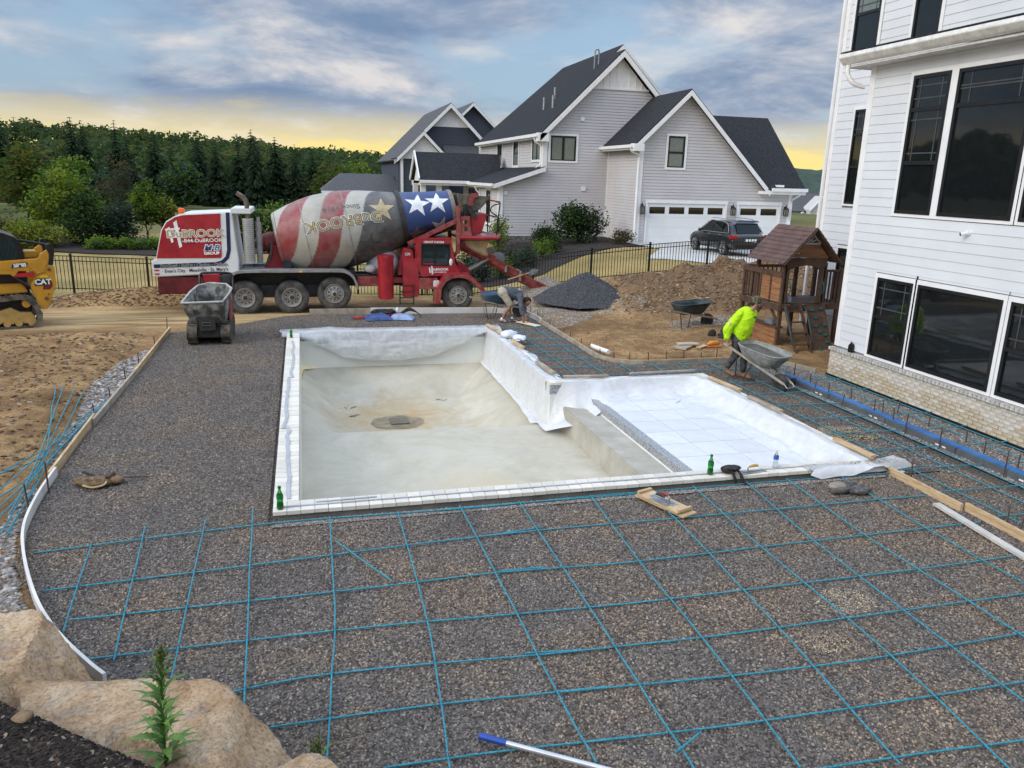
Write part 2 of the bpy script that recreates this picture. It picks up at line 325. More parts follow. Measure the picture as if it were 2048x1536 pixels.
# ground material: bare soil on the site, straw and dry lawn beyond the fence
def ground_mat():
    m = bpy.data.materials.new('soil_and_lawn'); m.use_nodes = True; t = m.node_tree; bs = t.nodes['Principled BSDF']; bs.inputs['Roughness'].default_value = .95; bs.inputs['Specular IOR Level'].default_value = .1
    g = N(t, 'ShaderNodeNewGeometry'); P = g.outputs['Position']; s = N(t, 'ShaderNodeSeparateXYZ'); t.links.new(P, s.inputs[0])
    def noi(sc, d=6, ro=.6):
        n = N(t, 'ShaderNodeTexNoise'); n.inputs['Scale'].default_value = sc; n.inputs['Detail'].default_value = d; n.inputs['Roughness'].default_value = ro; t.links.new(P, n.inputs['Vector']); return n.outputs[0]
    a, c2, c3 = noi(.55, 8), noi(5, 8, .7), noi(22, 5, .7)
    r1 = ramp(t, [(.36, (.13, .075, .037)), (.50, (.28, .168, .080)), (.62, (.46, .30, .14))]); t.links.new(mth(t, 'ADD', mth(t, 'MULTIPLY', a, .62), mth(t, 'MULTIPLY', c2, .38)), r1.inputs[0])
    r2 = ramp(t, [(.3, .62), (.5, 1), (.72, 1.28)]); t.links.new(c3, r2.inputs[0])
    soil = mixc(t, 1, r1.outputs[0], r2.outputs[0], 'MULTIPLY')
    # packed yellow clay track where the truck and loader drive
    tr = mth(t, 'MULTIPLY', ramp_of(t, s.outputs[1], 21.8, 23.2), mth(t, 'SUBTRACT', 1.0, ramp_of(t, s.outputs[1], 26.2, 27.6)))
    tr = mth(t, 'MULTIPLY', tr, mth(t, 'SUBTRACT', 1.0, ramp_of(t, s.outputs[0], 7, 8)))
    mq = N(t, 'ShaderNodeMapping'); mq.inputs['Scale'].default_value = (.35, 2.2, 1); t.links.new(P, mq.inputs[0])
    n4 = N(t, 'ShaderNodeTexNoise'); n4.inputs['Scale'].default_value = 1.6; n4.inputs['Detail'].default_value = 7; t.links.new(mq.outputs[0], n4.inputs['Vector'])
    r3 = ramp(t, [(.36, (.25, .16, .08)), (.5, (.45, .31, .145)), (.66, (.58, .43, .23))]); t.links.new(n4.outputs[0], r3.inputs[0])
    soil = mixc(t, mth(t, 'MULTIPLY', tr, .85), soil, r3.outputs[0])
    dug = mth(t, 'MULTIPLY', mth(t, 'MULTIPLY', ramp_of(t, s.outputs[0], 9.2, 11.5), ramp_of(t, mth(t, 'ADD', s.outputs[1], mth(t, 'MULTIPLY', a, 2.0)), 22.2, 23.4)), mth(t, 'SUBTRACT', 1.0, ramp_of(t, s.outputs[1], 28, 29)))      # freshly dug, browner subsoil of the mound
    soil = mixc(t, mth(t, 'MULTIPLY', dug, .8), soil, mixc(t, 1, r2.outputs[0], (.155, .10, .062), 'MULTIPLY'))
    r4 = ramp(t, [(.3, (.15, .14, .045)), (.42, (.24, .19, .075)), (.56, (.40, .29, .12)), (.7, (.50, .38, .18))])
    t.links.new(mth(t, 'ADD', mth(t, 'MULTIPLY', noi(.25, 6), .55), mth(t, 'MULTIPLY', noi(9, 6, .75), .45)), r4.inputs[0])
    lawn = r4.outputs[0]
    far = ramp(t, [(.35, (.055, .075, .022)), (.6, (.15, .14, .055))]); t.links.new(noi(.06, 6), far.inputs[0])
    lawn = mixc(t, ramp_of(t, s.outputs[1], 48, 70), lawn, far.outputs[0])
    edge = mth(t, 'ADD', s.outputs[1], mth(t, 'MULTIPLY', mth(t, 'SUBTRACT', c2, .5), .8))
    out = mixc(t, ramp_of(t, edge, 29.3, 29.9), soil, lawn)
    t.links.new(out, bs.inputs['Base Color'])
    bp = N(t, 'ShaderNodeBump'); bp.inputs['Strength'].default_value = .9; bp.inputs['Distance'].default_value = .06
    t.links.new(mth(t, 'ADD', c2, mth(t, 'MULTIPLY', c3, .5)), bp.inputs['Height']); t.links.new(bp.outputs[0], bs.inputs['Normal'])
    return m
def ramp_of(t, sock, lo, hi):
    n = N(t, 'ShaderNodeMapRange', interpolation_type='SMOOTHSTEP'); n.inputs[1].default_value = lo; n.inputs[2].default_value = hi; t.links.new(sock, n.inputs[0]); return n.outputs[0]
GROUND = b.build('ground', ground_mat(), smooth=60, recalc=False); tag(GROUND, kind='structure')

def polysheet(name, loops, z, material, n=0):
    tri = tessellate_polygon([[Vector((x, y, 0)) for x, y in l] for l in loops]); flat = [p for l in loops for p in l]
    bm = bmesh.new(); vv = [bm.verts.new((x, y, 0)) for x, y in flat]
    for t in tri:
        try: bm.faces.new([vv[i] for i in t])
        except ValueError: pass
    if n:
        xs = [p[0] for p in flat]; ys = [p[1] for p in flat]
        for i in range(1, n):
            for co, no in (((min(xs)+(max(xs)-min(xs))*i/n, 0, 0), (1, 0, 0)), ((0, min(ys)+(max(ys)-min(ys))*i/n, 0), (0, 1, 0))): bmesh.ops.bisect_plane(bm, geom=bm.verts[:]+bm.edges[:]+bm.faces[:], plane_co=co, plane_no=no)
    for v in bm.verts: v.co.z = z(v.co.x, v.co.y) if callable(z) else z
    bm.normal_update()
    for f in bm.faces:
        if f.normal.z < 0: f.normal_flip()
    me = bpy.data.meshes.new(name); bm.to_mesh(me); bm.free(); me.materials.append(material); me.shade_smooth()
    o = bpy.data.objects.new(name, me); col.objects.link(o); return o
def bedz(x, y): return -.131+.014*fbm(x, y, .9, 4)+.006*nz(x, y, 4, 2)
hole = [(hx0, hy0), (hx2, hy0), (hx2, hy1), (hx1, hy1), (hx1, hy2), (hx0, hy2)]
FORM_L = [(-3.47, 21.5), (-3.46, 16.4), (-3.47, 12.55), (-3.42, 11.3)]
FORM_C = [(-3.42, 11.3), (-3.38, 10.4), (-3.26, 9.45), (-3.02, 8.62), (-2.62, 7.62), (-2.26, 6.95), (-1.90, 6.43), (-1.72, 6.2)]
BACK = [(5.85, 23.62), (6.25, 23.45), (6.6, 23.0), (6.70, 22.4), (6.70, 21.7)]
FORM_R = [(6.70, 21.7), (6.72, 19.0), (6.72, 17.3), (6.86, 16.72), (7.2, 16.4), (7.8, 16.28), (9.05, 16.3), (10.2, 16.28), (10.75, 16.05), (11.05, 15.5), (11.2, 14.9)]
gravel_mat = mat('crushed_stone_bed', (.055, .047, .041), .95, c2=(.18, .155, .134), scale=26, bump=1, bscale=34, pos=True, spec=.15, detail=4)
outer = FORM_L+FORM_C[1:]+[(-1.2, 5.6), (-.4, 4.9), (.6, 4.2), (2.2, 3.2), (8.5, 2.2), (9.9, 2.2), (9.9, 14.6), (10.3, 15.9)]+[(10.2, 16.28), (9.05, 16.3), (7.8, 16.28), (7.2, 16.4), (6.86, 16.72), (6.72, 17.3), (6.72, 19.0)]+BACK[::-1]+[(.1, 23.95), (-.6, 23.75), (-1.5, 22.9), (-2.6, 21.9)]
deck = polysheet('gravel_bed', [outer, hole], -.155, gravel_mat); tag(deck, 'bed of dark crushed stone spread round the pool inside the forms', 'gravel', kind='stuff')
STONE = stone_mat('crushed_stone', [(0, (.055, .049, .045)), (.3, (.122, .108, .097)), (.6, (.180, .157, .137)), (.88, (.255, .217, .182)), (1, (.38, .31, .24))], tint=(1.16, 1.03, .88))
# loose stones: one denser field near the walkway and a sparser one behind
near = [(-3.1, 8.6), (-2.65, 7.62), (-2.28, 6.95), (-1.9, 6.38), (-1.2, 5.6), (-.4, 4.9), (.6, 4.2), (2.2, 3.2), (8.5, 2.2), (9.6, 2.2), (9.6, 9.0), (8.4, 9.0), (-.5, 9.04), (-3.2, 9.06)]
n_o = polysheet('loose_stones', [near], bedz, gravel_mat, 46); tag(n_o, 'loose crushed stones in the foreground under the blue rebar grid', 'gravel', kind='stuff')
scatter(n_o, 2400, .0065, .0168, STONE, 3, .75)
far_l = [[(-3.4, 21.3), (-3.4, 11.4), (-3.2, 9.03), (-.55, 9.03), (-.55, 20.8), (5.1, 20.8), (5.1, 14.9), (8.36, 14.9), (8.36, 9.04), (9.6, 9.04), (9.6, 16.2), (7.2, 16.3), (6.6, 17.2), (6.6, 22.8), (5.8, 23.4), (.1, 23.7), (-.8, 23.3), (-2.4, 21.8)]]
n_o = polysheet('far_loose_stones', far_l, bedz, gravel_mat, 46); tag(n_o, 'loose crushed stones round the far sides of the pool', 'gravel', kind='stuff')
scatter(n_o, 1200, .008, .016, STONE, 4, .65)
# paler stone: under the house wall, along the pool beam and left of the wooden form
PALE = stone_mat('pale_stone', [(0, (.13, .12, .11)), (.4, (.24, .22, .20)), (.8, (.36, .33, .30)), (1, (.50, .46, .42))])
pale_bed = mat('pale_stone_bed', (.10, .085, .07), .95, c2=(.26, .235, .21), scale=18, bump=1, bscale=26, pos=True)
def sheet(name, poly, dz, m, lab=None, cat=None, kind='structure', n=14):
    # a sheet that follows the terrain
    xs = [p[0] for p in poly]; ys = [p[1] for p in poly]; x0, x1, y0, y1 = min(xs), max(xs), min(ys), max(ys)
    bm = bmesh.new(); bm.faces.new([bm.verts.new((x, y, 0)) for x, y in poly])
    for i in range(1, n):
        for (co, no) in (((x0+(x1-x0)*i/n, 0, 0), (1, 0, 0)), ((0, y0+(y1-y0)*i/n, 0), (0, 1, 0))):
            bmesh.ops.bisect_plane(bm, geom=bm.verts[:]+bm.edges[:]+bm.faces[:], plane_co=co, plane_no=no)
    for v in bm.verts: v.co.z = height(v.co.x, v.co.y)+dz
    bmesh.ops.recalc_face_normals(bm, faces=bm.faces)
    me = bpy.data.meshes.new(name); bm.to_mesh(me); bm.free(); me.materials.append(m)
    if me.polygons[0].normal.z < 0: me.flip_normals()
    o = bpy.data.objects.new(name, me); col.objects.link(o); return tag(o, lab, cat, kind=kind)
def strip(name, poly, z, dens, s0, s1, lab, m1=pale_bed, m2=PALE, seed=1):
    o = polysheet(name, [poly], z, m1) if not callable(z) else sheet(name, poly, .008, GROUND.data.materials[0], kind='stuff', n=22); tag(o, lab, 'gravel', kind='stuff'); scatter(o, dens, s0, s1, m2, seed); return o
strip('pale_gravel', [(9.9, 3), (11.3, 3), (11.3, 14.7), (10.9, 15.7), (10.3, 15.9), (9.9, 14.6)], -.134, 700, .010, .024, 'pale gravel between the blue channel drain and the white house')
strip('pale_gravel', [(-.5, 8.95), (8.2, 8.97), (8.2, 9.12), (-.5, 9.12)], -.118, 2600, .007, .014, 'line of pale chippings along the front of the pool beam', seed=2)
strip('pale_gravel', [(8.5, 9.8), (9.6, 8.6), (9.75, 10.5), (9.6, 12.2), (8.9, 11.6)], -.1285, 330, .008, .02, 'pale chippings strewn over the dark stone by the channel drain', m1=gravel_mat, seed=3)
strip('rubble_strip', [(-3.52, 19.8), (-3.52, 11.6), (-3.7, 12.0), (-3.85, 14.2), (-4.08, 16.0), (-3.98, 18.0), (-3.72, 19.4)], lambda x, y: height(x, y)+.02, 330, .025, .062, 'pale grey rubble stones along the outside of the long wooden form', seed=5)
strip('rubble_strip', [(-3.5, 10.9), (-3.35, 9.4), (-3.1, 8.55), (-2.7, 7.6), (-2.3, 6.8), (-2.75, 6.9), (-3.15, 7.7), (-3.6, 9.4), (-3.65, 10.9)], lambda x, y: height(x, y)+.03, 480, .02, .05, 'grey rubble stones behind the curved white form near the boulders', seed=6)
strip('grey_gravel', [(7.0, 23.6), (6.85, 21.0), (7.4, 20.9), (8.8, 22.6), (10.6, 22.3), (10.9, 23.6), (9, 24.6), (7.2, 26.5)], lambda x, y: height(x, y)+.012, 420, .014, .03, 'grey gravel scattered on the soil round the stone heaps', seed=7)
strip('grey_gravel', [(10.2, 19.9), (11.9, 20.2), (13.2, 20.6), (13.4, 21.6), (11.8, 21.5), (10.4, 21.0)], lambda x, y: height(x, y)+.012, 420, .014, .03, 'patch of grey gravel behind the dark parked wheelbarrow', seed=8)
DUST = stone_mat('sawdust', [(0, (.42, .33, .18)), (1, (.66, .56, .36))])
for i, (x, y, r) in enumerate([(5.25, 6.05, .26), (4.6, 5.45, .18), (-1.3, 7.35, .12), (9.0, 10.9, .45)]):
    pts = [(x+r*(1+.35*nz(i, k))*math.cos(k*.7)*1.3, y+r*math.sin(k*.7)) for k in range(9)]
    o = polysheet('sawdust_patch', [pts], -.1285, gravel_mat); tag(o, ['pale sawdust sprinkled on the stone inside the rebar grid at right', 'pale sawdust on the stone just left of the larger sawdust patch', 'small sawdust patch on the stone at the left end of the rebar grid', 'sawdust sprinkled on the stone beside the channel drain'][i], 'sawdust', kind='stuff')
    scatter(o, 2600, .003, .010, DUST, 30+i)
CLOD = stone_mat('soil_clod', [(0, (.10, .063, .036)), (.5, (.17, .11, .06)), (.85, (.25, .165, .092)), (1, (.40, .32, .22))], .98)
def clods(poly, dens, s0, s1, lab, seed):
    o = polysheet('soil_clods', [poly], lambda x, y: height(x, y)+.004, GROUND.data.materials[0]); tag(o, lab, 'soil', kind='stuff'); return o
def gridclods(x0, x1, y0, y1, st, test, dens, s0, s1, lab, seed):
    m = MB(); xs = [x0+i*st for i in range(int((x1-x0)/st)+1)]; ys = [y0+i*st for i in range(int((y1-y0)/st)+1)]; k = len(xs)
    m.v = [(x, y, height(x, y)+.006) for y in ys for x in xs]
    for j in range(len(ys)-1):
        for i in range(k-1):
            if test(xs[i]+st/2, ys[j]+st/2): m.f.append((j*k+i, j*k+i+1, (j+1)*k+i+1, (j+1)*k+i)); m.mi.append(0)
    o = m.build('soil_clods', GROUND.data.materials[0], smooth=True, recalc=False); tag(o, lab, 'soil', kind='stuff'); scatter(o, dens, s0, s1, CLOD, seed)
gridclods(7, 18, 21, 29, .3, lambda x, y: mound(x, y) > .12, 130, .012, .075, 'lumps of brown soil on the long spoil mound by the playset', 11)
gridclods(-12, -3.8, 7, 21.6, .4, lambda x, y: True, 60, .010, .065, 'lumps of soil and stones on the rough ground left of the form', 12)
gridclods(-9, -3, 27.2, 29.6, .3, lambda x, y: True, 80, .02, .07, 'clods of soil thrown up along the black fence at left', 13)
gridclods(6.9, 13.6, 16.8, 22.6, .3, lambda x, y: True, 26, .01, .035, 'small soil crumbs on the bare ground beside the playset', 14)
# concrete drive and kerb-side bed by the grey house
CONC = mat('pale_concrete', (.52, .51, .48), .85, var=.08, scale=1.2, bump=.15, pos=True)
sheet('driveway', [(15.2, 33.2), (17.3, 31.6), (40, 31.2), (40, 42), (17.6, 42), (17.9, 37.5)], .03, CONC)
MULCHM = mat('dark_mulch', (.012, .010, .009), .95, c2=(.045, .032, .024), scale=30, bump=1, bscale=40, pos=True)
sheet('mulch_bed', [(5.0, 32.2), (7.5, 31.9), (10.4, 33.6), (13.2, 36.5), (16.0, 38.6), (17.7, 38.9), (17.9, 46), (10, 46), (8, 40), (5.5, 35.5)], .03, MULCHM)
sheet('mulch_bed', [(-26, 50), (-16, 44.5), (-10, 42.2), (-7, 42.0), (-4.4, 43.6), (-.5, 44.5), (4, 45), (8, 46), (8, 53), (-6, 52), (-18, 55), (-26, 56)], .05, MULCHM, n=20)
# ================================================================== STONE HEAPS
def heap(name, cx, cy, r, h, lab, m1, m2, seed, ex=1.0, dens=900):
    m = MB(); n = 40; k = 16; z0 = height(cx, cy)-.12
    for i in range(k+1):
        t = i/k
        for j in range(n):
            a = 2*math.pi*j/n; rr = r*t*(1+.14*nz(math.cos(a)*1.5, math.sin(a)*1.5, 1, seed))
            x = cx+rr*math.cos(a)*ex; y = cy+rr*math.sin(a); m.v.append((x, y, z0+h*(1-t)**1.15/(1+.25*(1-t))*1.25+.06*fbm(x, y, 2.2, seed)*(1-t*.5)))
    for i in range(k):
        for j in range(n): m.f.append((i*n+j, (i+1)*n+j, (i+1)*n+(j+1) % n, i*n+(j+1) % n)); m.mi.append(0)
    o = m.build(name, m1, smooth=60); tag(o, lab, 'gravel heap', kind='stuff')
    scatter(o, dens, .012, .027, m2, seed)
DSTONE = stone_mat('dark_stone', [(0, (.045, .046, .050)), (.5, (.085, .087, .093)), (1, (.16, .16, .165))])
heap('gravel_heap', 9.25, 24.9, 1.75, .98, 'conical heap of dark grey crushed stone in front of the fence', mat('dark_heap', (.035, .036, .04), .95, c2=(.09, .09, .096), scale=22, bump=1, bscale=26, pos=True), DSTONE, 3, 1.05)
heap('gravel_heap', 8.3, 26.5, 1.75, 1.12, 'low heap of pale sand and gravel under the end of the mixer chute', mat('sand_heap', (.24, .195, .14), .95, c2=(.42, .36, .28), scale=12, bump=1, bscale=26, pos=True), PALE, 8, 1.15, 700)
# ================================================================== POOL
pool = empty('swimming_pool', (0, 0, 0), 'empty L shaped pool with cream plaster floor and pale paver coping', 'pool')
PLASTER = None
def plaster():
    m = bpy.data.materials.new('stained_plaster'); m.use_nodes = True; t = m.node_tree; bs = t.nodes['Principled BSDF']; bs.inputs['Roughness'].default_value = .8; bs.inputs['Specular IOR Level'].default_value = .25
    P = N(t, 'ShaderNodeNewGeometry').outputs['Position']
    def noi(sc, d=6, ro=.6, dist=0):
        n = N(t, 'ShaderNodeTexNoise'); n.inputs['Scale'].default_value = sc; n.inputs['Detail'].default_value = d; n.inputs['Roughness'].default_value = ro; n.inputs['Distortion'].default_value = dist; t.links.new(P, n.inputs['Vector']); return n.outputs[0]
    r1 = ramp(t, [(.33, (.41, .37, .285)), (.48, (.50, .46, .36)), (.62, (.58, .54, .44))]); t.links.new(mth(t, 'ADD', mth(t, 'MULTIPLY', noi(.5, 7, .62, 1.0), .7), mth(t, 'MULTIPLY', noi(3.2, 6, .7), .3)), r1.inputs[0])
    # settled ochre silt round the drain and a smaller spot on the shallow floor
    def spot(c, r):
        d = N(t, 'ShaderNodeVectorMath', operation='DISTANCE'); d.inputs[1].default_value = c; t.links.new(P, d.inputs[0])
        return mth(t, 'ADD', mth(t, 'DIVIDE', d.outputs['Value'], r), mth(t, 'MULTIPLY', mth(t, 'SUBTRACT', noi(1.6, 7), .5), 1.6))
    f1 = ramp(t, [(.15, .95), (1, 0)]); t.links.new(spot((1.9, 17.6, -1.9), 2.1), f1.inputs[0])
    f2 = ramp(t, [(.1, .55), (1, 0)]); t.links.new(spot((2.5, 11.7, -.95), 1.1), f2.inputs[0])
    o = mixc(t, f1.outputs[0], r1.outputs[0], (.47, .33, .16)); o = mixc(t, f2.outputs[0], o, (.60, .47, .27))
    f3 = ramp(t, [(.5, 0), (.62, .5)]); t.links.new(noi(.9, 8, .7, 1.5), f3.inputs[0]); o = mixc(t, f3.outputs[0], o, (.52, .50, .43))
    t.links.new(o, bs.inputs['Base Color'])
    bp = N(t, 'ShaderNodeBump'); bp.inputs['Strength'].default_value = .25; bp.inputs['Distance'].default_value = .02; t.links.new(noi(7, 6), bp.inputs['Height']); t.links.new(bp.outputs[0], bs.inputs['Normal'])
    return m
PLASTER = plaster()
ix0, ix1, iy0, iy2 = PX0+CW, PX1-CW, PY0+CW, PY2-CW
sx1, sy1 = PX2-CW, PY1-CW
ZS, ZD = -.96, -1.55
bx0 = 4.96
# floor with the sunk hopper (rim -> bottom), built as quads and rounded by subdivision
rim = [(ix0+.10, 15.05), (bx0-.12, 14.8), (ix1-.02, iy2-.02), (ix0+.02, iy2-.02)]
bot = [(.62, 15.75), (3.65, 15.6), (3.75, 19.35), (.62, 19.45)]
bm = bmesh.new()
def BV(x, y, z): return bm.verts.new((x, y, z))
A = [BV(x, y, ZS) for x, y in rim]; Bq = [BV(x, y, ZD) for x, y in bot]
bm.faces.new(Bq)
for i in range(4): bm.faces.new((A[i], A[(i+1) % 4], Bq[(i+1) % 4], Bq[i]))
C = [BV(ix0, iy0, ZS), BV(bx0, iy0, ZS), BV(bx0, 14.8, ZS), BV(ix1, 14.8, ZS), BV(ix1, iy2, ZS), BV(ix0, iy2, ZS)]
bm.faces.new((C[0], C[1], A[1], A[0])); bm.faces.new((C[1], C[2], A[1])); bm.faces.new((C[2], C[3], A[1])); bm.faces.new((C[3], C[4], A[2], A[1])); bm.faces.new((C[4], C[5], A[3], A[2])); bm.faces.new((C[5], C[0], A[0], A[3]))
bmesh.ops.recalc_face_normals(bm, faces=bm.faces)
bmesh.ops.subdivide_edges(bm, edges=bm.edges[:], cuts=9, use_grid_fill=True)
for v in bm.verts:
    x, y, z = v.co
    if ZD+.02 < z < ZS-.001: v.co.z += .03*fbm(x, y, .7, 2)
me = bpy.data.meshes.new('pool_floor'); bm.to_mesh(me); bm.free(); me.materials.append(PLASTER); me.shade_smooth(); me.set_sharp_from_angle(angle=R(35))
fo = bpy.data.objects.new('pool_floor', me); col.objects.link(fo); fo.parent = pool
sm_ = fo.modifiers.new('soft', 'SMOOTH'); sm_.iterations = 2; sm_.factor = .5
b = MB()   # round puddle stain and the square drain cover in the hopper
pts = [(1.95+.62*math.cos(a)*(1+.16*nz(math.cos(a)*2, math.sin(a)*2, 1, 5)), 17.25+.50*math.sin(a)*(1+.2*nz(math.cos(a)*2, math.sin(a)*2, 1, 3))) for a in [k*2*math.pi/40 for k in range(40)]]
dz = ZD-.012
o = polysheet('wet_patch', [pts], dz+.02, mat('wet_silt', (.20, .155, .09), .45, c2=(.33, .265, .17), scale=5, pos=True)); o.parent = pool
MB().box((1.78, 17.05, dz+.024), (2.2, 17.5, dz+.05)).build('drain_cover', mat('drain_grey', (.16, .14, .09), .6), pool)
for i, (x, y) in enumerate([(.95, 18.6), (3.25, 18.9), (1.0, 17.9)]):
    q = MB()
    for k in range(4):
        a = random.random()*6; q.tube([(x+random.uniform(-.1, .1), y+random.uniform(-.12, .12), ZD+.012), (x+math.cos(a)*.16, y+math.sin(a)*.12, ZD+.018)], .005, 5)
    tag(q.build('twig_litter', mat('twig', (.14, .095, .06), .9)), ['brown twig scraps lying at the left of the pool hollow', 'pinkish dry leaf scrap on the far right slope of the pool hollow', 'faint twig scrap left of the drain'][i], 'litter')
# walls
LINER = mat('white_wall_panel', (.76, .77, .72), .45, var=.04, scale=1.5, pos=True)
TILE = mat('grey_mosaic_tile', (.16, .17, .18), .35, c2=(.46, .47, .48), scale=42, pos=True, detail=2, lo=.42, hi=.58)
def wall(name, a, c, z0, z1, t=.06, m=LINER):
    (x0, y0), (x1, y1) = a, c; q = MB(); d = Vector((x1-x0, y1-y0, 0)).normalized(); n = Vector((-d.y, d.x, 0))*t
    p = [(x0, y0), (x1, y1), (x1+n.x, y1+n.y), (x0+n.x, y0+n.y)]; q.prism(p, 'z', z0, z1); return q.build(name, m, pool)
wall('far_wall', (ix1, iy2), (ix0, iy2), -1.2, -.24, -.06); wall('tile_band', (ix1, iy2), (ix0, iy2), -.24, -.056, -.05, TILE)
wall('left_wall', (ix0, iy2), (ix0, iy0), -1.2, -.24, -.06); wall('tile_band', (ix0, iy2), (ix0, iy0), -.24, -.056, -.05, TILE)
wall('right_wall', (ix1, sy1+.3), (ix1, iy2), -1.2, -.24, -.06); wall('tile_band', (ix1, sy1+.3), (ix1, iy2), -.24, -.056, -.05, TILE)
wall('near_wall', (ix0, iy0), (bx0, iy0), -1.2, -.24, -.06); wall('tile_band', (ix0, iy0), (sx1, iy0), -.24, -.056, -.05, TILE)
wall('shelf_back_wall', (sx1, sy1), (ix1, sy1), -1.2, -.24, -.06); wall('tile_band', (sx1, sy1), (ix1, sy1), -.24, -.056, -.05, TILE)
wall('shelf_right_wall', (sx1, iy0), (sx1, sy1), -.5, -.24, -.06); wall('tile_band', (sx1, iy0), (sx1, sy1), -.24, -.056, -.05, TILE)
# skimmer mouth and return fitting on the far wall
q = MB(); q.prism([(.18, -.36), (.62, -.36), (.62, -.06), (.18, -.06)], 'y', iy2-.03, iy2+.01, [[(.25, -.31), (.55, -.31), (.55, -.12), (.25, -.12)]]); q.build('skimmer_frame', TRIM, pool)
MB().box((.25, iy2-.012, -.31), (.55, iy2-.002, -.12)).build('skimmer_mouth', mat('skimmer_dark', (.10, .10, .11), .6), pool)
q = MB(); q.lathe([(0, .07), (.02, .07), (.022, .03), (.03, .03)], (2.2, iy2-.002, -.42), (0, -1, 0), 16); q.build('return_fitting', mat('grey_fitting', (.35, .36, .38), .4), pool)
# bench and riser of the shallow shelf
BENCH = mat('grey_bench_plaster', (.36, .335, .275), .85, c2=(.48, .455, .39), scale=1.6, bump=.2, bscale=9, pos=True)
q = MB(); q.box((bx0, iy0, -1.1), (5.52, sy1, -.46)); q.build('bench_step', BENCH, pool, bevel=.02)
q = MB(); q.box((5.52, iy0, -1.1), (sx1, sy1, -.30)); q.build('shelf_base', PLASTER, pool)
q = MB(); q.box((5.50, iy0+.002, -.458), (5.52, sy1, -.425)); q.build('riser_trim', TRIM, pool)
q = MB(); q.box((5.505, iy0+.002, -.425), (5.519, sy1, -.30)); q.box((5.505, iy0+.002, -.30), (5.66, sy1, -.288)); q.build('riser_tile', TILE, pool)
TILEW = mat('white_shelf_tile', (.68, .69, .70), .5, var=.05, scale=3, rnd=.05)
nxT, nyT = 4, 8; tw, th = (sx1-5.665)/nxT, (sy1-iy0)/nyT
tmesh = MB().box((0, 0, 0), (tw-.012, th-.012, .012)).mesh('tile'); tmesh.materials.append(TILEW)
for i in range(nxT):
    for j in range(nyT): inst('tile', tmesh, (5.668+i*tw, iy0+.006+j*th, -.298+.002*random.random()), pool)
# beam under the coping and the coping pavers
BEAM = mat('grey_concrete_beam', (.22, .20, .17), .9, var=.2, scale=3, bump=.4, pos=True)
q = MB()
def beam(x0, y0, x1, y1): q.box((x0, y0, -.6), (x1, y1, -.054))
beam(PX0+.05, PY0+.05, PX2-.05, PY0+CW-.055); beam(PX0+.05, PY0+CW-.055, PX0+CW-.055, PY2-.05); beam(PX0+CW-.055, PY2-CW+.065, PX1-.05, PY2-.05); beam(PX1-CW+.065, PY1-.05, PX1-.05, PY2-CW+.065)
beam(PX1-CW+.065, PY1-CW+.065, PX2-.05, PY1-.05); beam(PX2-CW+.065, PY0+CW-.055, PX2-.05, PY1-CW+.065)
q.build('pool_beam', BEAM, pool)
PAVER = mat('cream_paver', (.68, .635, .55), .75, var=.07, scale=5, rnd=.10, bump=.15, bscale=50)
PL = .165
pm = MB().box((-PL/2+.002, -CW/2, -.052), (PL/2-.002, CW/2, 0)).build('paver', PAVER, pool, bevel=.004)
pme = pm.data; bpy.data.objects.remove(pm)
def pavers(a, c):
    a = Vector(a); c = Vector(c); L = (c-a).length; n = round(L/PL); d = (c-a)/n; rz = math.atan2(d.y, d.x)
    for i in range(n):
        p = a+d*(i+.5); inst('paver', pme, (p.x, p.y, random.uniform(-.002, .002)), pool, (0, 0, rz+random.uniform(-.006, .006)), (L/n/PL, 1, 1))
h = CW/2
pavers((PX0, PY0+h), (PX2, PY0+h)); pavers((PX0+h, PY0+CW), (PX0+h, PY2)); pavers((PX0+CW, PY2-h), (PX1, PY2-h)); pavers((PX1-h, PY1), (PX1-h, PY2-CW)); pavers((PX1-CW, PY1-h), (PX2, PY1-h)); pavers((PX2-h, PY0+CW), (PX2-h, PY1-CW))
# grey foam tape lying on the coping
TAPE = mat('grey_foam_tape', (.40, .41, .43), .7, var=.08)
def tape(pts, wd, lab, z=.006):
    m = MB(); pts = [Vector(p) for p in pts]; vs = []
    for i, p in enumerate(pts):
        d = pts[min(i+1, len(pts)-1)]-pts[max(i-1, 0)]; n = Vector((-d.y, d.x)).normalized()*wd/2
        for s, zz in ((1, z), (-1, z), (1, z+.006), (-1, z+.006)): vs.append((p.x+n.x*s, p.y+n.y*s, zz))
    fs = []
    for i in range(len(pts)-1):
        a, c = i*4, i*4+4; fs += [(a+2, a+3, c+3, c+2), (a, c, c+1, a+1), (a, a+2, c+2, c), (a+1, c+1, c+3, a+3)]
    fs += [(0, 1, 3, 2), (len(vs)-4, len(vs)-2, len(vs)-1, len(vs)-3)]
    m.add(vs, fs); tag(m.build('foam_strip', TAPE), lab, 'foam strip', 'grey foam strips on the coping')
def wav(p, q, n, amp, seed):
    p = Vector(p); q = Vector(q); d = (q-p); nn = Vector((-d.y, d.x)).normalized(); return [p+d*i/n+nn*amp*nz(i*.55, seed, 1, seed) for i in range(n+1)]
tape(wav((-.33, 19.3), (-.33, 15.7), 12, .05, 1.3), .05, 'far grey foam strip lying along the left coping')
tape(wav((-.40, 15.75), (-.40, 12.4), 12, .06, 2.7), .05, 'middle grey foam strip lying along the left coping')
tape(wav((-.37, 12.5), (-.30, 9.5), 12, .08, 4.1), .05, 'nearest grey foam strip on the left coping by the bottle')
tape(wav((-.45, 9.27), (8.2, 9.30), 30, .012, 5.5), .028, 'long grey foam strip running the length of the front coping')
tape(wav((.02, 9.34), (.78, 9.37), 5, .01, 6.6), .03, 'short grey foam offcut on the front coping near the left corner')
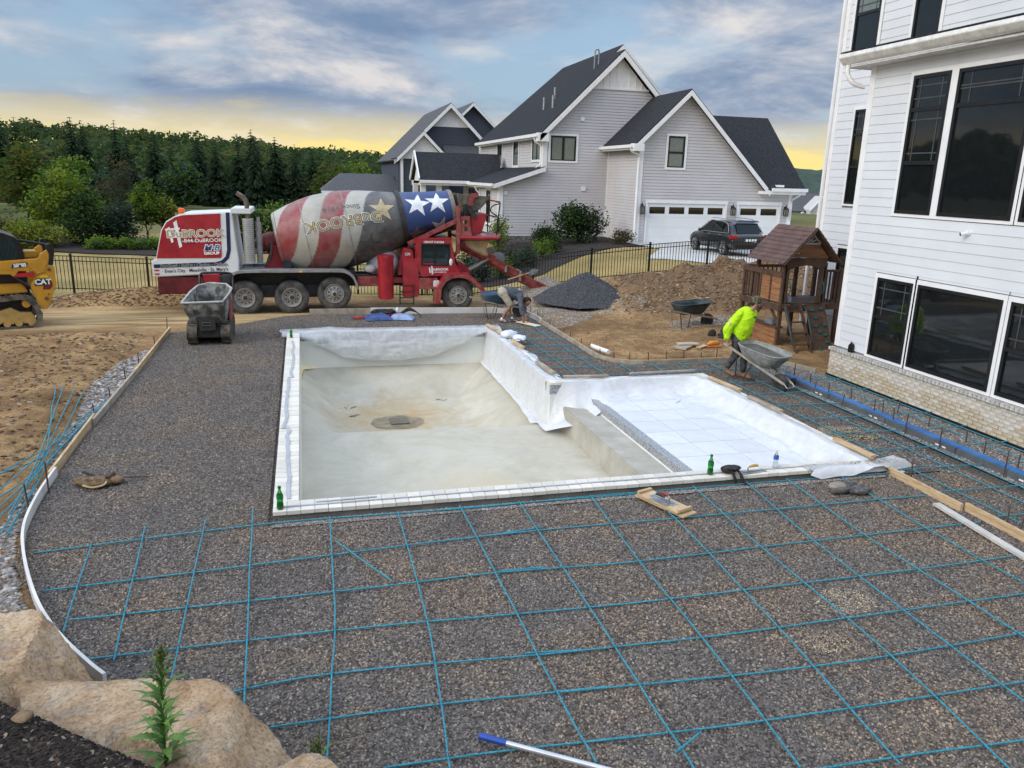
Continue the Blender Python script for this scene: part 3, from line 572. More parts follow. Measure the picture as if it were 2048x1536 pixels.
# ================================================================== FORMS, STAKES, REBAR
def board_path(name, pts, t, z0, z1, m, lab, cat='form board', group=None):
    q = MB(); P = [Vector(p) for p in pts]; vs = []
    for i, p in enumerate(P):
        d = (P[min(i+1, len(P)-1)]-P[max(i-1, 0)]).normalized(); n = Vector((-d.y, d.x))*t/2
        vs += [(p.x+n.x, p.y+n.y, z0), (p.x-n.x, p.y-n.y, z0), (p.x+n.x, p.y+n.y, z1), (p.x-n.x, p.y-n.y, z1)]
    fs = [(0, 1, 3, 2), (len(vs)-4, len(vs)-2, len(vs)-1, len(vs)-3)]
    for i in range(len(P)-1):
        a, c = i*4, i*4+4; fs += [(a+2, a+3, c+3, c+2), (a, c, c+1, a+1), (a, a+2, c+2, c), (a+1, c+1, c+3, a+3)]
    q.add(vs, fs); return tag(q.build(name, m), lab, cat, group)
def spline(pts, n=6):
    P = [Vector(p) for p in pts]; out = []
    for i in range(len(P)-1):
        p0, p1, p2, p3 = P[max(i-1, 0)], P[i], P[i+1], P[min(i+2, len(P)-1)]
        for k in range(n):
            t = k/n; out.append(.5*((2*p1)+(p2-p0)*t+(2*p0-5*p1+4*p2-p3)*t*t+(3*p1-p0-3*p2+p3)*t**3))
    return out+[P[-1]]
board_path('form_board', [(-3.47, 21.7), (-3.45, 17.0)], .04, -.2, -.03, WOOD, 'far length of the long wooden form at the left edge of the stone', 'form board')
board_path('form_board', [(-3.45, 16.995), (-3.47, 13.6)], .04, -.2, -.035, WOODG, 'middle length of the long wooden form at the left edge of the stone', 'form board')
board_path('form_board', [(-3.48, 13.9), (-3.42, 11.15)], .035, -.2, -.03, WOOD, 'near length of the long wooden form, lapped behind the middle length', 'form board').location.x = -.042
WVINYL = mat('white_bender_board', (.70, .67, .62), .6, var=.08, scale=2, pos=True)
board_path('bender_form', spline(FORM_C), .03, -.2, -.02, WVINYL, 'white flexible form curving round the left end of the rebar grid', 'form board')
board_path('form_board', [(.1, 24.0), (1.9, 23.96)], .05, -.25, .0, WOODG, 'grey weathered form board at the left of the back edge', 'form board')
board_path('form_board', [(1.91, 23.95), (5.85, 23.64)], .05, -.25, .02, WVINYL, 'long white form board along the back edge in front of the truck', 'form board')
board_path('bender_form', spline(BACK), .03, -.2, -.0, WVINYL, 'white curved form at the back right corner beside the bending worker', 'form board')
board_path('bender_form', spline(FORM_R), .035, -.2, -.04, WOODG, 'weathered brown form sweeping in an S round the right of the deck', 'form board')
board_path('form_board', [(8.32, 9.12), (8.30, 7.7)], .045, -.15, -.02, WOOD, 'fresh yellow form board starting at the near right pool corner', 'form board')
board_path('form_board', [(8.34, 7.72), (8.26, 5.2)], .045, -.15, -.015, WOOD, 'fresh yellow form board running off the right edge of the picture', 'form board').location.x = .05
q = MB(); q.bar((8.08, 7.9, -.085), (7.9, 6.2, -.085), .10, .035); tag(q.build('loose_plank', mat('white_plank', (.55, .52, .47), .7, var=.1)), 'loose whitish plank lying beside the yellow form at right', 'plank')
STK = [(-3.57, 21.98, .3), (-3.53, 19.73, .25), (-3.55, 17.93, .24), (-3.56, 16.53, .25), (-3.54, 15.12, .22), (-3.56, 14.03, .22), (-3.33, 10.62, .42), (-3.46, 10.2, .3), (-2.06, 6.52, .2), (6.91, 23.57, .2), (6.87, 22.66, .2), (6.80, 21.17, .2), (6.79, 19.83, .2), (6.79, 19.29, .2), (6.78, 18.41, .2), (6.80, 17.82, .2), (6.80, 17.15, .2), (6.98, 16.7, .22), (7.3, 16.5, .22), (7.72, 16.40, .25), (8.18, 16.39, .28), (8.64, 16.41, .25), (9.1, 16.40, .2), (9.54, 16.45, .3), (10.0, 16.42, .2),
 (10.33, 14.46, .34), (10.23, 13.76, .30), (10.1, 13.38, .22), (10.12, 12.99, .30), (9.97, 12.32, .26), (10.42, 12.69, .26), (10.16, 11.71, .32), (10.5, 11.88, .24), (10.12, 11.16, .32), (10.8, 11.8, .24), (10.0, 10.69, .36), (10.76, 10.99, .24), (9.98, 9.91, .36), (10.69, 10.09, .22), (10.45, 9.47, .24), (10.0, 8.65, .4), (10.49, 8.87, .24), (8.40, 8.75, .30), (8.40, 7.1, .30), (8.42, 6.9, .26)]
sm = MB(); sm.tube([(0, 0, -.25), (0, 0, .0)], .011, 7); sme = sm.mesh('stake'); sme.materials.append(RUST)
cnt = {}
for i, (x, y, h_) in enumerate(STK):
    o = inst('steel_stake', sme, (x, y, -.12+h_), rot=(random.uniform(-.06, .06), random.uniform(-.06, .06), 0), scale=(1, 1, (h_+.1)/.25))
    side = 'steel form stakes left of the stone' if x < 0 else ('steel form stakes behind the S shaped form' if y > 16.3 else ('steel stakes along the blue channel drain' if x > 9.5 else 'steel stakes holding the yellow form at right'))
    tag(o, {'steel form stakes left of the stone': 'rusty stake beside the left form', 'steel form stakes behind the S shaped form': 'short rusty stake behind the S shaped form', 'steel stakes along the blue channel drain': 'rusty stake standing beside the blue channel drain', 'steel stakes holding the yellow form at right': 'rusty stake against the fresh yellow form board'}[side]+', '+nth[cnt.setdefault(side, 0)]+' from the far end', 'stake', side); cnt[side] += 1
REBAR = mat('teal_rebar', (.018, .18, .26), .45, c2=(.06, .36, .45), scale=60, stretch=(1, 1, 1), bump=.5, bscale=160, pos=True)
XB = [[(-2.97, 8.78), (-0.49, 9.05), (1.8, 9.02), (4.27, 9.09), (8.48, 9.04)], [(-2.65, 7.89), (-0.69, 8.01), (2.12, 8.21), (4.74, 8.2), (7.42, 8.21), (8.2, 8.2)], [(-2.24, 7.26), (0.14, 7.27), (1.9, 7.31), (3.48, 7.24), (5.74, 7.29), (8.23, 7.32)], [(-1.96, 6.57), (0.13, 6.56), (2.59, 6.45), (4.26, 6.42), (6.51, 6.43), (8.09, 6.47)], [(-1.02, 5.8), (0.09, 5.91), (1.53, 5.82), (3.44, 5.72), (5.0, 5.72), (7.29, 5.73)], [(-0.56, 5.33), (0.06, 5.34), (1.4, 5.29), (3.42, 5.14), (4.98, 5.09), (6.63, 5.13)], [(0.41, 4.72), (1.26, 4.7), (2.58, 4.6), (4.13, 4.53), (5.95, 4.51)], [(3.32, 4.01), (4.09, 3.98), (5.29, 3.91)]]
YB = [[(-2.43, 8.89), (-2.24, 7.03)], [(-1.93, 9.21), (-1.71, 6.48)], [(-1.27, 9.28), (-1.2, 5.93)], [(-0.74, 9.5), (-0.68, 7.81), (-0.58, 5.33)], [(0.18, 9.07), (0.16, 7.21), (0.12, 6.26), (0.01, 4.84)], [(1.01, 9.06), (1.0, 6.7), (0.93, 5.44), (0.86, 4.58)], [(1.81, 9.08), (1.86, 6.47), (1.87, 5.24), (1.9, 4.41)], [(2.59, 9.06), (2.59, 6.45), (2.58, 5.18), (2.57, 4.18)], [(3.58, 9.08), (3.47, 7.24), (3.44, 5.72), (3.34, 4.03)], [(4.3, 9.1), (4.38, 8.2), (4.24, 5.75), (4.08, 3.89)], [(5.11, 9.1), (5.02, 7.27), (4.99, 5.09), (4.83, 3.61)], [(5.94, 9.1), (5.74, 7.29), (5.65, 5.09), (5.63, 4.22)], [(6.58, 9.1), (6.46, 7.28), (6.47, 5.71), (6.47, 4.8)], [(7.45, 9.1), (7.37, 7.36), (7.37, 6.43), (7.39, 5.5)]]
def rebar(pts, z, lab, grp, r=.0086, wob=.012):
    P = spline(pts, 5); k = random.random()*40
    P = [(p.x+wob*nz(i*.4, k, 1), p.y+wob*nz(i*.4, k+9, 1), z+.004*nz(i*.3, k, 1, 3)) for i, p in enumerate(P)]
    q = MB(); q.tube(P, r, 7); return tag(q.build('rebar', REBAR, smooth=60), lab, 'rebar', grp)
G1 = 'rebar grid in front of the pool'
for i, p in enumerate(XB): rebar(p, -.100, nth[i]+' crosswise blue bar of the foreground grid, counting from the front coping', G1)
for i, p in enumerate(YB): rebar(p, -.083, nth[i]+' lengthwise blue bar of the foreground grid, counting from the left', G1)
for p in [[(2.19, 8.24), (2.67, 8.29)], [(1.9, 7.35), (2.4, 7.32)], [(1.76, 5.84), (2.28, 5.78)], [(1.86, 5.27), (2.3, 5.23)], [(1.9, 4.65), (2.29, 4.63)], [(1.64, 8.18), (2.32, 8.23)], [(1.5, 9.04), (4.4, 9.05)]]:
    rebar([Vector(p[0])*1.0, Vector(p[1])], -.10, 'short blue bar lapped beside a crosswise bar of the foreground grid', 'lap splices of the foreground grid')
rebar([(2.50, 4.36), (2.80, 4.52)], -.07, 'short blue bar offcut lying askew across the grid near the pole', 'loose rebar offcuts')
rebar([(.22, 8.35), (.75, 7.31)], -.07, 'blue bar lying diagonally across one cell of the grid below the coping', 'loose rebar offcuts')
LOOSE = [[(-4.51, 15.48), (-3.72, 11.79), (-3.43, 9.37)], [(-4.05, 15.38), (-3.62, 11.56), (-3.45, 9.46)], [(-4.2, 15.47), (-3.66, 10.99), (-3.5, 9.4)], [(-3.53, 14.82), (-3.73, 12.68), (-4.14, 11.07)], [(-3.53, 14.94), (-3.67, 12.21), (-4.16, 11.1)], [(-3.53, 14.5), (-3.65, 11.19), (-3.76, 9.89)], [(-3.57, 14.51), (-3.63, 11.57), (-3.85, 10.18)], [(-3.79, 12.93), (-3.6, 10.64), (-3.63, 9.59)], [(-3.54, 14.87), (-3.6, 11.46), (-3.6, 10.73)], [(-3.6, 14.2), (-3.75, 11.9), (-3.9, 9.9)], [(-4.3, 15.2), (-3.7, 11.4), (-3.5, 9.7)]]
for i, p in enumerate(LOOSE):
    P = spline(p, 5); q = MB(); q.tube([(v.x, v.y, height(v.x, v.y)+.06+.012*i) for v in P], .009, 7)
    tag(q.build('rebar', REBAR, smooth=60), 'loose blue bar in the crossed pile on the soil left of the form', 'rebar', 'pile of loose rebar at left')
G2 = 'rebar mesh right of the pool'
for i, x in enumerate((8.72, 9.35, 9.8)): rebar([(x, 14.4), (x+.03, 10), (x-.02, 5.2)], -.095, nth[i]+' lengthwise blue bar from the pool towards the channel drain', G2)
for i, y in enumerate((14.2, 13.35, 12.5, 11.65, 10.8, 9.95, 9.1, 8.25, 7.4)): rebar([(8.42, y), (10.0, y-.04)], -.085, nth[i]+' crosswise blue bar between pool and channel drain, from the far end', G2)
for i, x in enumerate((10.75, 11.1)): rebar([(x, 14.5), (x+.02, 7)], -.05, ['blue bar running along the channel drain on its house side', 'blue bar running along the foot of the brick base'][i], 'rebar mesh beside the house')
for i in range(7): y = 14.0-i*.85; rebar([(10.25, y), (11.28, y+.05)], -.04, nth[i]+' crosswise blue bar between channel drain and house, from the far end', 'rebar mesh beside the house')
for i, x in enumerate((5.6, 6.25)): rebar([(x, 15.0), (x, 18), (x, 21.2)], -.095, ['lengthwise blue bar nearest the deep pool on the right strip', 'lengthwise blue bar nearest the S shaped form on the right strip'][i], 'rebar mesh on the back right strip')
for i in range(8): y = 15.3+i*.78; rebar([(5.1, y), (6.65, y)], -.085, nth[i]+' crosswise blue bar right of the deep pool, from the near end', 'rebar mesh on the back right strip')
for i, y in enumerate((15.35, 15.95)): rebar([(6.7, y), (8.5, y+.03), (10.8, y)], -.085, ['long blue bar just behind the shallow shelf', 'long blue bar nearest the form behind the shallow shelf'][i], 'rebar mesh behind the shelf')
for i in range(6): x = 6.95+i*.72; rebar([(x, 14.95), (x, 16.2)], -.095, nth[i]+' short lengthwise blue bar behind the shallow shelf, from the left', 'rebar mesh behind the shelf')
# wire ties where the bars cross
tie = MB()
for a in XB:
    A_ = spline(a, 5)
    for c in YB:
        C_ = spline(c, 5); best = None
        for p, p2 in zip(A_, A_[1:]):
            for r_, r2 in zip(C_, C_[1:]):
                d1, d2 = p2-p, r2-r_; den_ = d1.x*d2.y-d1.y*d2.x
                if abs(den_) < 1e-9: continue
                t_ = ((r_.x-p.x)*d2.y-(r_.y-p.y)*d2.x)/den_; u_ = ((r_.x-p.x)*d1.y-(r_.y-p.y)*d1.x)/den_
                if 0 <= t_ <= 1 and 0 <= u_ <= 1: best = p+d1*t_
        if best is not None:
            x, y = best.x, best.y; tie.tube([(x-.016, y-.014, -.105), (x, y, -.071), (x+.016, y+.014, -.105)], .0022, 4); tie.tube([(x+.004, y, -.072), (x+.02+random.uniform(-.01, .01), y+random.uniform(-.02, .02), -.052)], .0025, 4)
tag(tie.build('wire_ties', RUST, recalc=False), 'small wire ties at the crossings of the foreground rebar grid', 'wire ties', kind='stuff')
# ------------------------------------------------ blue channel drain along the house
dn = empty('channel_drain', (10.14, 10, -.13), 'long grey channel drain with bright blue cover strip beside the house', 'drain')
GREYP = mat('grey_drain_body', (.10, .11, .12), .6, var=.15)
BLUEP = mat('blue_cover_strip', (.045, .165, .40), .55, var=.15)
y = 14.5; k = 0
while y > 4.5:
    y2 = y-1.62; q = local(dn); q.box((10.05, y2+.008, -.15), (10.25, y-.008, -.035)); q.build('drain_section', GREYP, dn, bevel=.006)
    q = local(dn); q.box((10.09, y2+.004, -.035), (10.235, y-.004, -.018)); q.build('cover_strip', BLUEP, dn)
    q = local(dn); q.box((10.046, y2+.2, -.11), (10.049, y2+.28, -.085)); q.box((10.046, y2+.34, -.11), (10.049, y2+.42, -.085)); q.build('sticker', TRIM, dn)
    y = y2
# ------------------------------------------------ plastic sheeting over the coping
def plastic(name, t0, t1):
    m = bpy.data.materials.new(name); m.use_nodes = True; t = m.node_tree; t.nodes.clear()
    o = N(t, 'ShaderNodeOutputMaterial'); d = N(t, 'ShaderNodeBsdfDiffuse'); d.inputs[0].default_value = (.90, .91, .92, 1)
    tl = N(t, 'ShaderNodeBsdfTranslucent'); tl.inputs[0].default_value = (.8, .82, .84, 1); tp = N(t, 'ShaderNodeBsdfTransparent'); tp.inputs[0].default_value = (.93, .94, .95, 1)
    gl = N(t, 'ShaderNodeBsdfGlossy'); gl.inputs['Roughness'].default_value = .22; gl.inputs[0].default_value = (1, 1, 1, 1)
    a = N(t, 'ShaderNodeMixShader'); a.inputs[0].default_value = .14; t.links.new(d.outputs[0], a.inputs[1]); t.links.new(tl.outputs[0], a.inputs[2])
    P = N(t, 'ShaderNodeNewGeometry').outputs['Position']; n = N(t, 'ShaderNodeTexNoise'); n.inputs['Scale'].default_value = 3.5; n.inputs['Detail'].default_value = 7; n.inputs['Distortion'].default_value = 1.4; t.links.new(P, n.inputs['Vector'])
    r = ramp(t, [(.3, t0), (.7, t1)]); t.links.new(n.outputs[0], r.inputs[0])
    b2 = N(t, 'ShaderNodeMixShader'); t.links.new(r.outputs[0], b2.inputs[0]); t.links.new(a.outputs[0], b2.inputs[1]); t.links.new(tp.outputs[0], b2.inputs[2])
    c = N(t, 'ShaderNodeMixShader'); fr = N(t, 'ShaderNodeFresnel'); fr.inputs[0].default_value = 1.35; t.links.new(fr.outputs[0], c.inputs[0]); t.links.new(b2.outputs[0], c.inputs[1]); t.links.new(gl.outputs[0], c.inputs[2])
    bp = N(t, 'ShaderNodeBump'); bp.inputs['Strength'].default_value = .4; bp.inputs['Distance'].default_value = .03; n3 = N(t, 'ShaderNodeTexNoise'); n3.inputs['Scale'].default_value = 6; n3.inputs['Detail'].default_value = 6; n3.inputs['Distortion'].default_value = 2.2; t.links.new(P, n3.inputs['Vector'])
    t.links.new(n3.outputs[0], bp.inputs['Height'])
    for s in (d, tl, gl): t.links.new(bp.outputs[0], s.inputs['Normal'])
    t.links.new(c.outputs[0], o.inputs[0]); m.diffuse_color = (.9, .9, .92, 1); return m
PLASTIC = plastic('translucent_plastic', .28, .14); CLEAR = plastic('clear_plastic', .62, .42)
def wr(s, t, k=0):   # wrinkles
    return .030*fbm(s, t*.6, 1.3, k, 4)+.020*abs(nz(s*3+t*1.5, t*.7, 1, k+3))
q = MB(); ns, ntt = 90, 46
hem = [(-.25, -.10), (.35, -.36), (.95, -.66), (1.6, -.76), (2.3, -.78), (3.2, -.70), (3.9, -.45), (4.5, -.16), (4.75, -.06)]
def hemz(x):
    for (a, za), (c, zc_) in zip(hem, hem[1:]):
        if a <= x <= c: t = (x-a)/(c-a); t = t*t*(3-2*t)*.5+t*.5; return za+(zc_-za)*t
    return hem[0][1] if x < 0 else hem[-1][1]
for i in range(ns+1):
    s = i/ns; x = -.62+s*5.75
    for j in range(ntt+1):
        t = j/ntt
        if t < .35: y_ = 20.98-(t/.35)*(20.98-iy2)+.10*nz(x*2, 4, 1)*(1-t/.35); z_ = .018+.02*abs(nz(x*2.4, y_*2.4, 1, 8))+(.05*max(0, 1-abs(x-.6)/.7))*(1-t) - (.10*sst(20.75, 20.95, y_))
        else:
            u_ = (t-.35)/.65; hz = hemz(x); z_ = .015+(hz-.015)*u_; y_ = iy2-.02-.16*math.sin(u_*math.pi*.75)-.05*abs(fbm(x*1.2, z_*2.4, 1.3, 6))-.03*u_
        q.v.append((x-.06*(1-s)*(t < .35), y_, z_))
for i in range(ns):
    for j in range(ntt): q.f.append((i*(ntt+1)+j, i*(ntt+1)+j+1, (i+1)*(ntt+1)+j+1, (i+1)*(ntt+1)+j)); q.mi.append(0)
o = q.build('plastic_sheet', CLEAR, smooth=True); tag(o, 'clear plastic sheet hanging in a sagging swag over the far pool wall', 'plastic sheet')
# second sheet: right wall -> convex corner -> shelf back -> shelf right
path = [((4.86, 20.62), (-1, -.15), -.93, .14), ((4.86, 19), (-1, 0), -.93, .14), ((4.86, 17), (-1, 0), -.93, .16), ((4.86, 15.4), (-1, 0), -.94, .22), ((4.88, 14.85), (-1, -.25), -.93, .30), ((4.97, 14.66), (-.75, -.9), -.91, .55), ((5.25, 14.63), (-.18, -1.3), -.62, .85), ((5.7, 14.64), (0, -1), -.288, .95), ((6.4, 14.64), (0, -1), -.286, .62), ((7.2, 14.64), (-.1, -1), -.286, .75), ((7.8, 14.64), (-.5, -1), -.286, .95), ((8.05, 14.6), (-.95, -.95), -.286, 1.0), ((8.14, 14.1), (-1, -.45), -.286, 1.0), ((8.14, 13.2), (-1, 0), -.286, 1.0), ((8.14, 12.2), (-1, 0), -.286, .72), ((8.14, 11), (-1, 0), -.286, .62), ((8.14, 10), (-1, 0), -.286, .75), ((8.14, 9.35), (-1, .1), -.1, .9), ((8.14, 9.12), (-1, 0), .02, 1.1), ((8.14, 9.06), (-1, 0), -.04, 1.2), ((8.15, 9.02), (-1, 0), -.105, 1.0)]
q = MB(); ns, ntt = 260, 44; L = len(path)-1
arc = [0]
for a, c in zip(path, path[1:]): arc.append(arc[-1]+max(.12, (Vector(c[0])-Vector(a[0])).length))
for i in range(ns+1):
    a_ = arc[-1]*i/ns; k = max(j for j in range(L) if arc[j] <= a_+1e-9); f = (a_-arc[k])/(arc[k+1]-arc[k]); f2 = f*f*(3-2*f)*.5+f*.5
    A_, B_ = path[k], path[k+1]; p = Vector(A_[0]).lerp(Vector(B_[0]), f); d = Vector(A_[1]).lerp(Vector(B_[1]), f2); zb = A_[2]+(B_[2]-A_[2])*f2; wb = A_[3]+(B_[3]-A_[3])*f2
    wb *= 1+.14*nz(a_*1.7, 2, 1, 4)
    front = max(0, a_-arc[-4])
    for j in range(ntt+1):
        t = j/ntt; od = d
        if t < .30:
            u_ = t/.30; off = .36*(1-u_)*(1+.4*nz(a_*1.4, 5, 1, 2)); pt = p-od*(off+.0-.15*0); z_ = .022+.03*abs(nz(a_*2, u_*2, 1, 3))-.13*sst(.16, .34, off)
            pt = p+od*(.15-.0)*u_-od*(off*(1-u_))
        else:
            u_ = (t-.30)/.70; drop = min(1, u_/.55); z_ = .02+(zb-.02)*(1-(1-drop)**1.35); inn = .15+(wb-.15 if wb > .3 else wb)*(max(0, u_)**1.25)
            pt = p+od*inn
            hem_ = min(1, (1-u_)*3.2); z_ += ((.02+wr(a_, u_*2, 5))*(1 if u_ > .5 else u_*2)+.012)*hem_+.002
        zz = z_
        if front > 0: zz = min(zz, .03)-front*.0
        n_ = wr(a_*1.0, t*3, 9)*.9*min(1, t*2)
        q.v.append((pt.x-od.x*n_*.6*-1, pt.y-od.y*n_*.6*-1, max(zz, -1.0)))
for i in range(ns):
    for j in range(ntt): q.f.append((i*(ntt+1)+j, i*(ntt+1)+j+1, (i+1)*(ntt+1)+j+1, (i+1)*(ntt+1)+j)); q.mi.append(0)
o = q.build('plastic_sheet', PLASTIC, smooth=True); tag(o, 'crumpled clear plastic sheet draped over the right pool wall and shelf edges', 'plastic sheet')
q = MB(); vs = []
for i in range(31):     # flap hanging over the front right corner
    x = 6.95+i*.053; dr = min(1, i/9)*.115
    for j in range(7):
        t = j/6; vs.append((x+.25*t*t*(i/30)**3, 9.30-.17*min(1, t*2)-.02*nz(x*3, t, 1, 2)-.03*t, .024-.0*t-(dr*max(0, (t-.5)*2)) + (.05*(i/30)**8)))
q.add(vs, [(i*7+j, i*7+j+1, (i+1)*7+j+1, (i+1)*7+j) for i in range(30) for j in range(6)])
tag(q.build('plastic_sheet', PLASTIC, smooth=True), 'corner flap of clear plastic hanging over the near right coping corner', 'plastic sheet')
# lumber offcuts that weigh the sheet down
def lumber(a, c, w_, h_, z, m, lab):
    q = MB(); q.bar((a[0], a[1], z+h_/2), (c[0], c[1], z+h_/2), w_, h_); tag(q.build('lumber_offcut', m, bevel=.004), lab, 'lumber', 'lumber offcuts holding down the plastic')
lumber((4.80, 20.55), (4.86, 19.75), .10, .04, .05, WOOD, 'short lumber offcut on the plastic at the far right pool corner')
lumber((4.88, 19.65), (4.93, 19.2), .10, .04, .05, WOOD, 'stubby lumber offcut next to the white bundle on the right coping')
lumber((4.93, 18.4), (5.0, 17.55), .09, .04, .05, WOOD, 'lumber offcut halfway along the right coping')
lumber((4.90, 16.05), (4.95, 15.0), .10, .045, .05, WOODG, 'brown lumber offcut on the right coping nearest the inner corner')
lumber((5.06, 14.70), (6.02, 14.62), .09, .04, .05, WOODG, 'brown lumber offcut lying along the back of the shallow shelf')
lumber((6.55, 14.74), (8.1, 14.80), .07, .035, .05, mat('grey_plank', (.33, .31, .28), .8), 'long grey plank lying along the back coping of the shallow shelf')
lumber((8.10, 14.2), (8.22, 13.15), .09, .04, .05, WOOD, 'lumber offcut farthest along the right coping of the shelf')
lumber((8.13, 12.7), (8.19, 11.7), .09, .04, .05, WOODG, 'lumber offcut in the middle of the right coping of the shelf')
lumber((8.15, 10.15), (8.20, 9.3), .10, .045, .05, WOOD, 'lumber offcut near the front end of the right coping of the shelf')
# white bundle on the right coping
q = MB(); q.ell((5.02, 19.0, .10), (.22, .17, .11), 16, 10, .3, 3, 2); q.ell((5.22, 18.75, .05), (.18, .25, .08), 14, 8, .35, 3, 5)
tag(q.build('rag_bundle', mat('white_rag', (.68, .70, .76), .7, var=.1), smooth=True), 'white plastic bundle lying on the right coping of the deep pool', 'bundle')
# ================================================================== HOUSES
GLASS = mat('window_glass', (.010, .012, .013), .03, var=.1, spec=.5)
def blindm():
    m = mat('window_blind', (.16, .19, .18), .12, var=.08, spec=.6); return m
BLIND = blindm()
SHINGLE = mat('dark_shingle', (.014, .015, .018), .9, c2=(.040, .041, .047), scale=9, bump=.6, bscale=22, pos=True, stretch=(1, 1, 2.5), spec=.2)
class Face:
    def __init__(s, O, U, N_): s.O = Vector(O); s.U = Vector(U); s.N = Vector(N_); s.V = Vector((0, 0, 1))
    def p(s, u, v, d=0): return s.O+s.U*u+s.V*v+s.N*d
    def box(s, mb, u0, u1, v0, v1, d0, d1):
        vs = [s.p(u, v, d) for d in (d0, d1) for (u, v) in ((u0, v0), (u1, v0), (u1, v1), (u0, v1))]
        return mb.add(vs, [(0,3,2,1),(4,5,6,7),(0,1,5,4),(1,2,6,5),(2,3,7,6),(3,0,4,7)])
    def ring(s, mb, u0, u1, v0, v1, w_, d0, d1):
        s.box(mb, u0, u1, v0, v0+w_, d0, d1); s.box(mb, u0, u1, v1-w_, v1, d0, d1); s.box(mb, u0, u0+w_, v0+w_, v1-w_, d0, d1); s.box(mb, u1-w_, u1, v0+w_, v1-w_, d0, d1)
def window(house, F, u0, u1, v0, v1, bars=(), vbars=(), grille=None, trim=.09, fw=.05, glass=None, frame=None, trimm=None, glasses=None):
    """a framed window set in face F; bars = heights of rails; each light has its own pane"""
    q = local(house); F.ring(q, u0, u1, v0, v1, fw, -.02, .045)
    for y_ in bars: F.box(q, u0+fw, u1-fw, y_-fw*.55, y_+fw*.55, -.02, .040)
    for x_ in vbars: F.box(q, x_-fw*.7, x_+fw*.7, v0+fw, v1-fw, -.02, .042)
    wdw = q.build('window', frame or BLACK, house)
    rows = [v0+fw]+sorted(bars)+[v1-fw]; cols = [u0+fw]+sorted(vbars)+[u1-fw]; n = 0
    for a, c in zip(rows, rows[1:]):
        for e, f in zip(cols, cols[1:]):
            q = local(house); F.box(q, e, f, a, c, .002, .012); q.build('pane', (glasses[n] if glasses else None) or glass or GLASS, wdw); n += 1
    if grille:
        q = local(house)
        for (g0, g1, h0, h1) in grille:
            m_ = .13*(g1-g0)+.04; wv = .012
            for x_ in (g0+m_, g1-m_): F.box(q, x_-wv, x_+wv, h0, h1, .013, .02)
            for y_ in (h0+m_, h1-m_): F.box(q, g0, g1, y_-wv, y_+wv, .0135, .021)
        q.build('grille', mat('grille_grey', (.06, .065, .07), .5), wdw)
    if trim:
        q = local(house); F.ring(q, u0-trim, u1+trim, v0-trim*.7, v1+trim, trim*.999, .0, .034 if house is wh else .075); q.build('casing', trimm or TRIM, wdw)
    return wdw
def siding(house, F, rng, v0, v1, reveal, openings, m, pieces, name='siding_board', d=.0, lap=None):
    lap = lap or (.022 if pieces else .045)
    """lapped boards; rng(v)->(u0,u1); openings = [(u0,u1,v0,v1)]"""
    q = local(house); v = v0
    while v < v1-.02:
        t = min(v+reveal, v1); um0, um1 = rng((v+t)/2)
        segs = [(um0, um1)]
        for (a, c, e, f) in openings:
            if t > e+.03 and v < f-.03:
                for (lo_, hi_) in ((v, e), (f, t)):      # board cut round the opening
                    if hi_-lo_ > .012 and v < hi_ <= t and v <= lo_ < t:
                        a_, c_ = max(a, um0), min(c, um1)
                        if c_-a_ > .05:
                            g = local(house) if pieces else q; F.box(g, a_+.001, c_-.001, lo_+.001, hi_-.002, -.01, lap*.8)
                            if pieces: g.build(name, m, house)
                ns = []
                for (s0, s1) in segs:
                    if c <= s0 or a >= s1: ns.append((s0, s1)); continue
                    if a > s0: ns.append((s0, a))
                    if c < s1: ns.append((c, s1))
                segs = ns
        for (s0, s1) in segs:
            if s1-s0 < .04: continue
            g = local(house) if pieces else q
            a0, a1 = rng(v); c0, c1 = rng(t)
            bl, br = (max(s0, a0) if s0 == um0 else s0), (min(s1, a1) if s1 == um1 else s1)
            if s0 == um0: bl, tl = a0, c0
            else: bl = tl = s0
            if s1 == um1: br, tr = a1, c1
            else: br = tr = s1
            if tr-tl < .01: tl = tr = (tl+tr)/2
            gp = .003 if pieces else .008; vs = [F.p(bl, v, d-.01), F.p(br, v, d-.01), F.p(br, v, d+lap), F.p(bl, v, d+lap), F.p(tl, t-gp, d-.01), F.p(tr, t-gp, d-.01), F.p(tr, t-gp, d+lap*.55), F.p(tl, t-gp, d+lap*.55)]  # narrow gap lets the darkened core show as a shadow line
            g.add(vs, [(0, 3, 2, 1), (4, 5, 6, 7), (3, 7, 6, 2), (0, 1, 5, 4), (0, 4, 7, 3), (1, 2, 6, 5)])
            if pieces: g.build(name, m, house)
        v = t
    if not pieces: tag(q.build('siding', m, house), kind='stuff')
# ------------------------------------------------------------------ white house at right
wh = empty('white_house', (11.5, 10, -.1), 'tall white lapped board house with black framed windows at the right', 'house')
WS = mat('white_siding', (.69, .71, .74), .5, var=.03, scale=1, pos=True, rnd=.02)
XW, YC = 11.35, 14.52
F1 = Face((XW, YC, 0), (0, -1, 0), (-1, 0, 0))
q = local(wh); q.box((XW+.02, 0, -.3), (16, YC-.02, 6.4)); q.box((14.02, 0, -.3), (20, 19.22, 13)); q.build('wall_core', mat('grey_lap_shade', (.30, .31, .32), .8), wh)  # core coloured darker than the boards, painting shade into their gaps
LW = [(1.04, 2.02), (2.15, 4.08), (4.24, 5.22), (5.4, 7.3)]; UW = [(1.22, 2.14), (2.31, 3.91), (4.06, 4.98), (5.2, 6.8)]
ops = [(a-.09, c+.09, .55, 2.33) for a, c in LW]+[(a-.09, c+.09, 3.43, 6.15) for a, c in UW]
siding(wh, F1, lambda v: (.13, 9.5), .60, 6.36, .178, ops, WS, True)
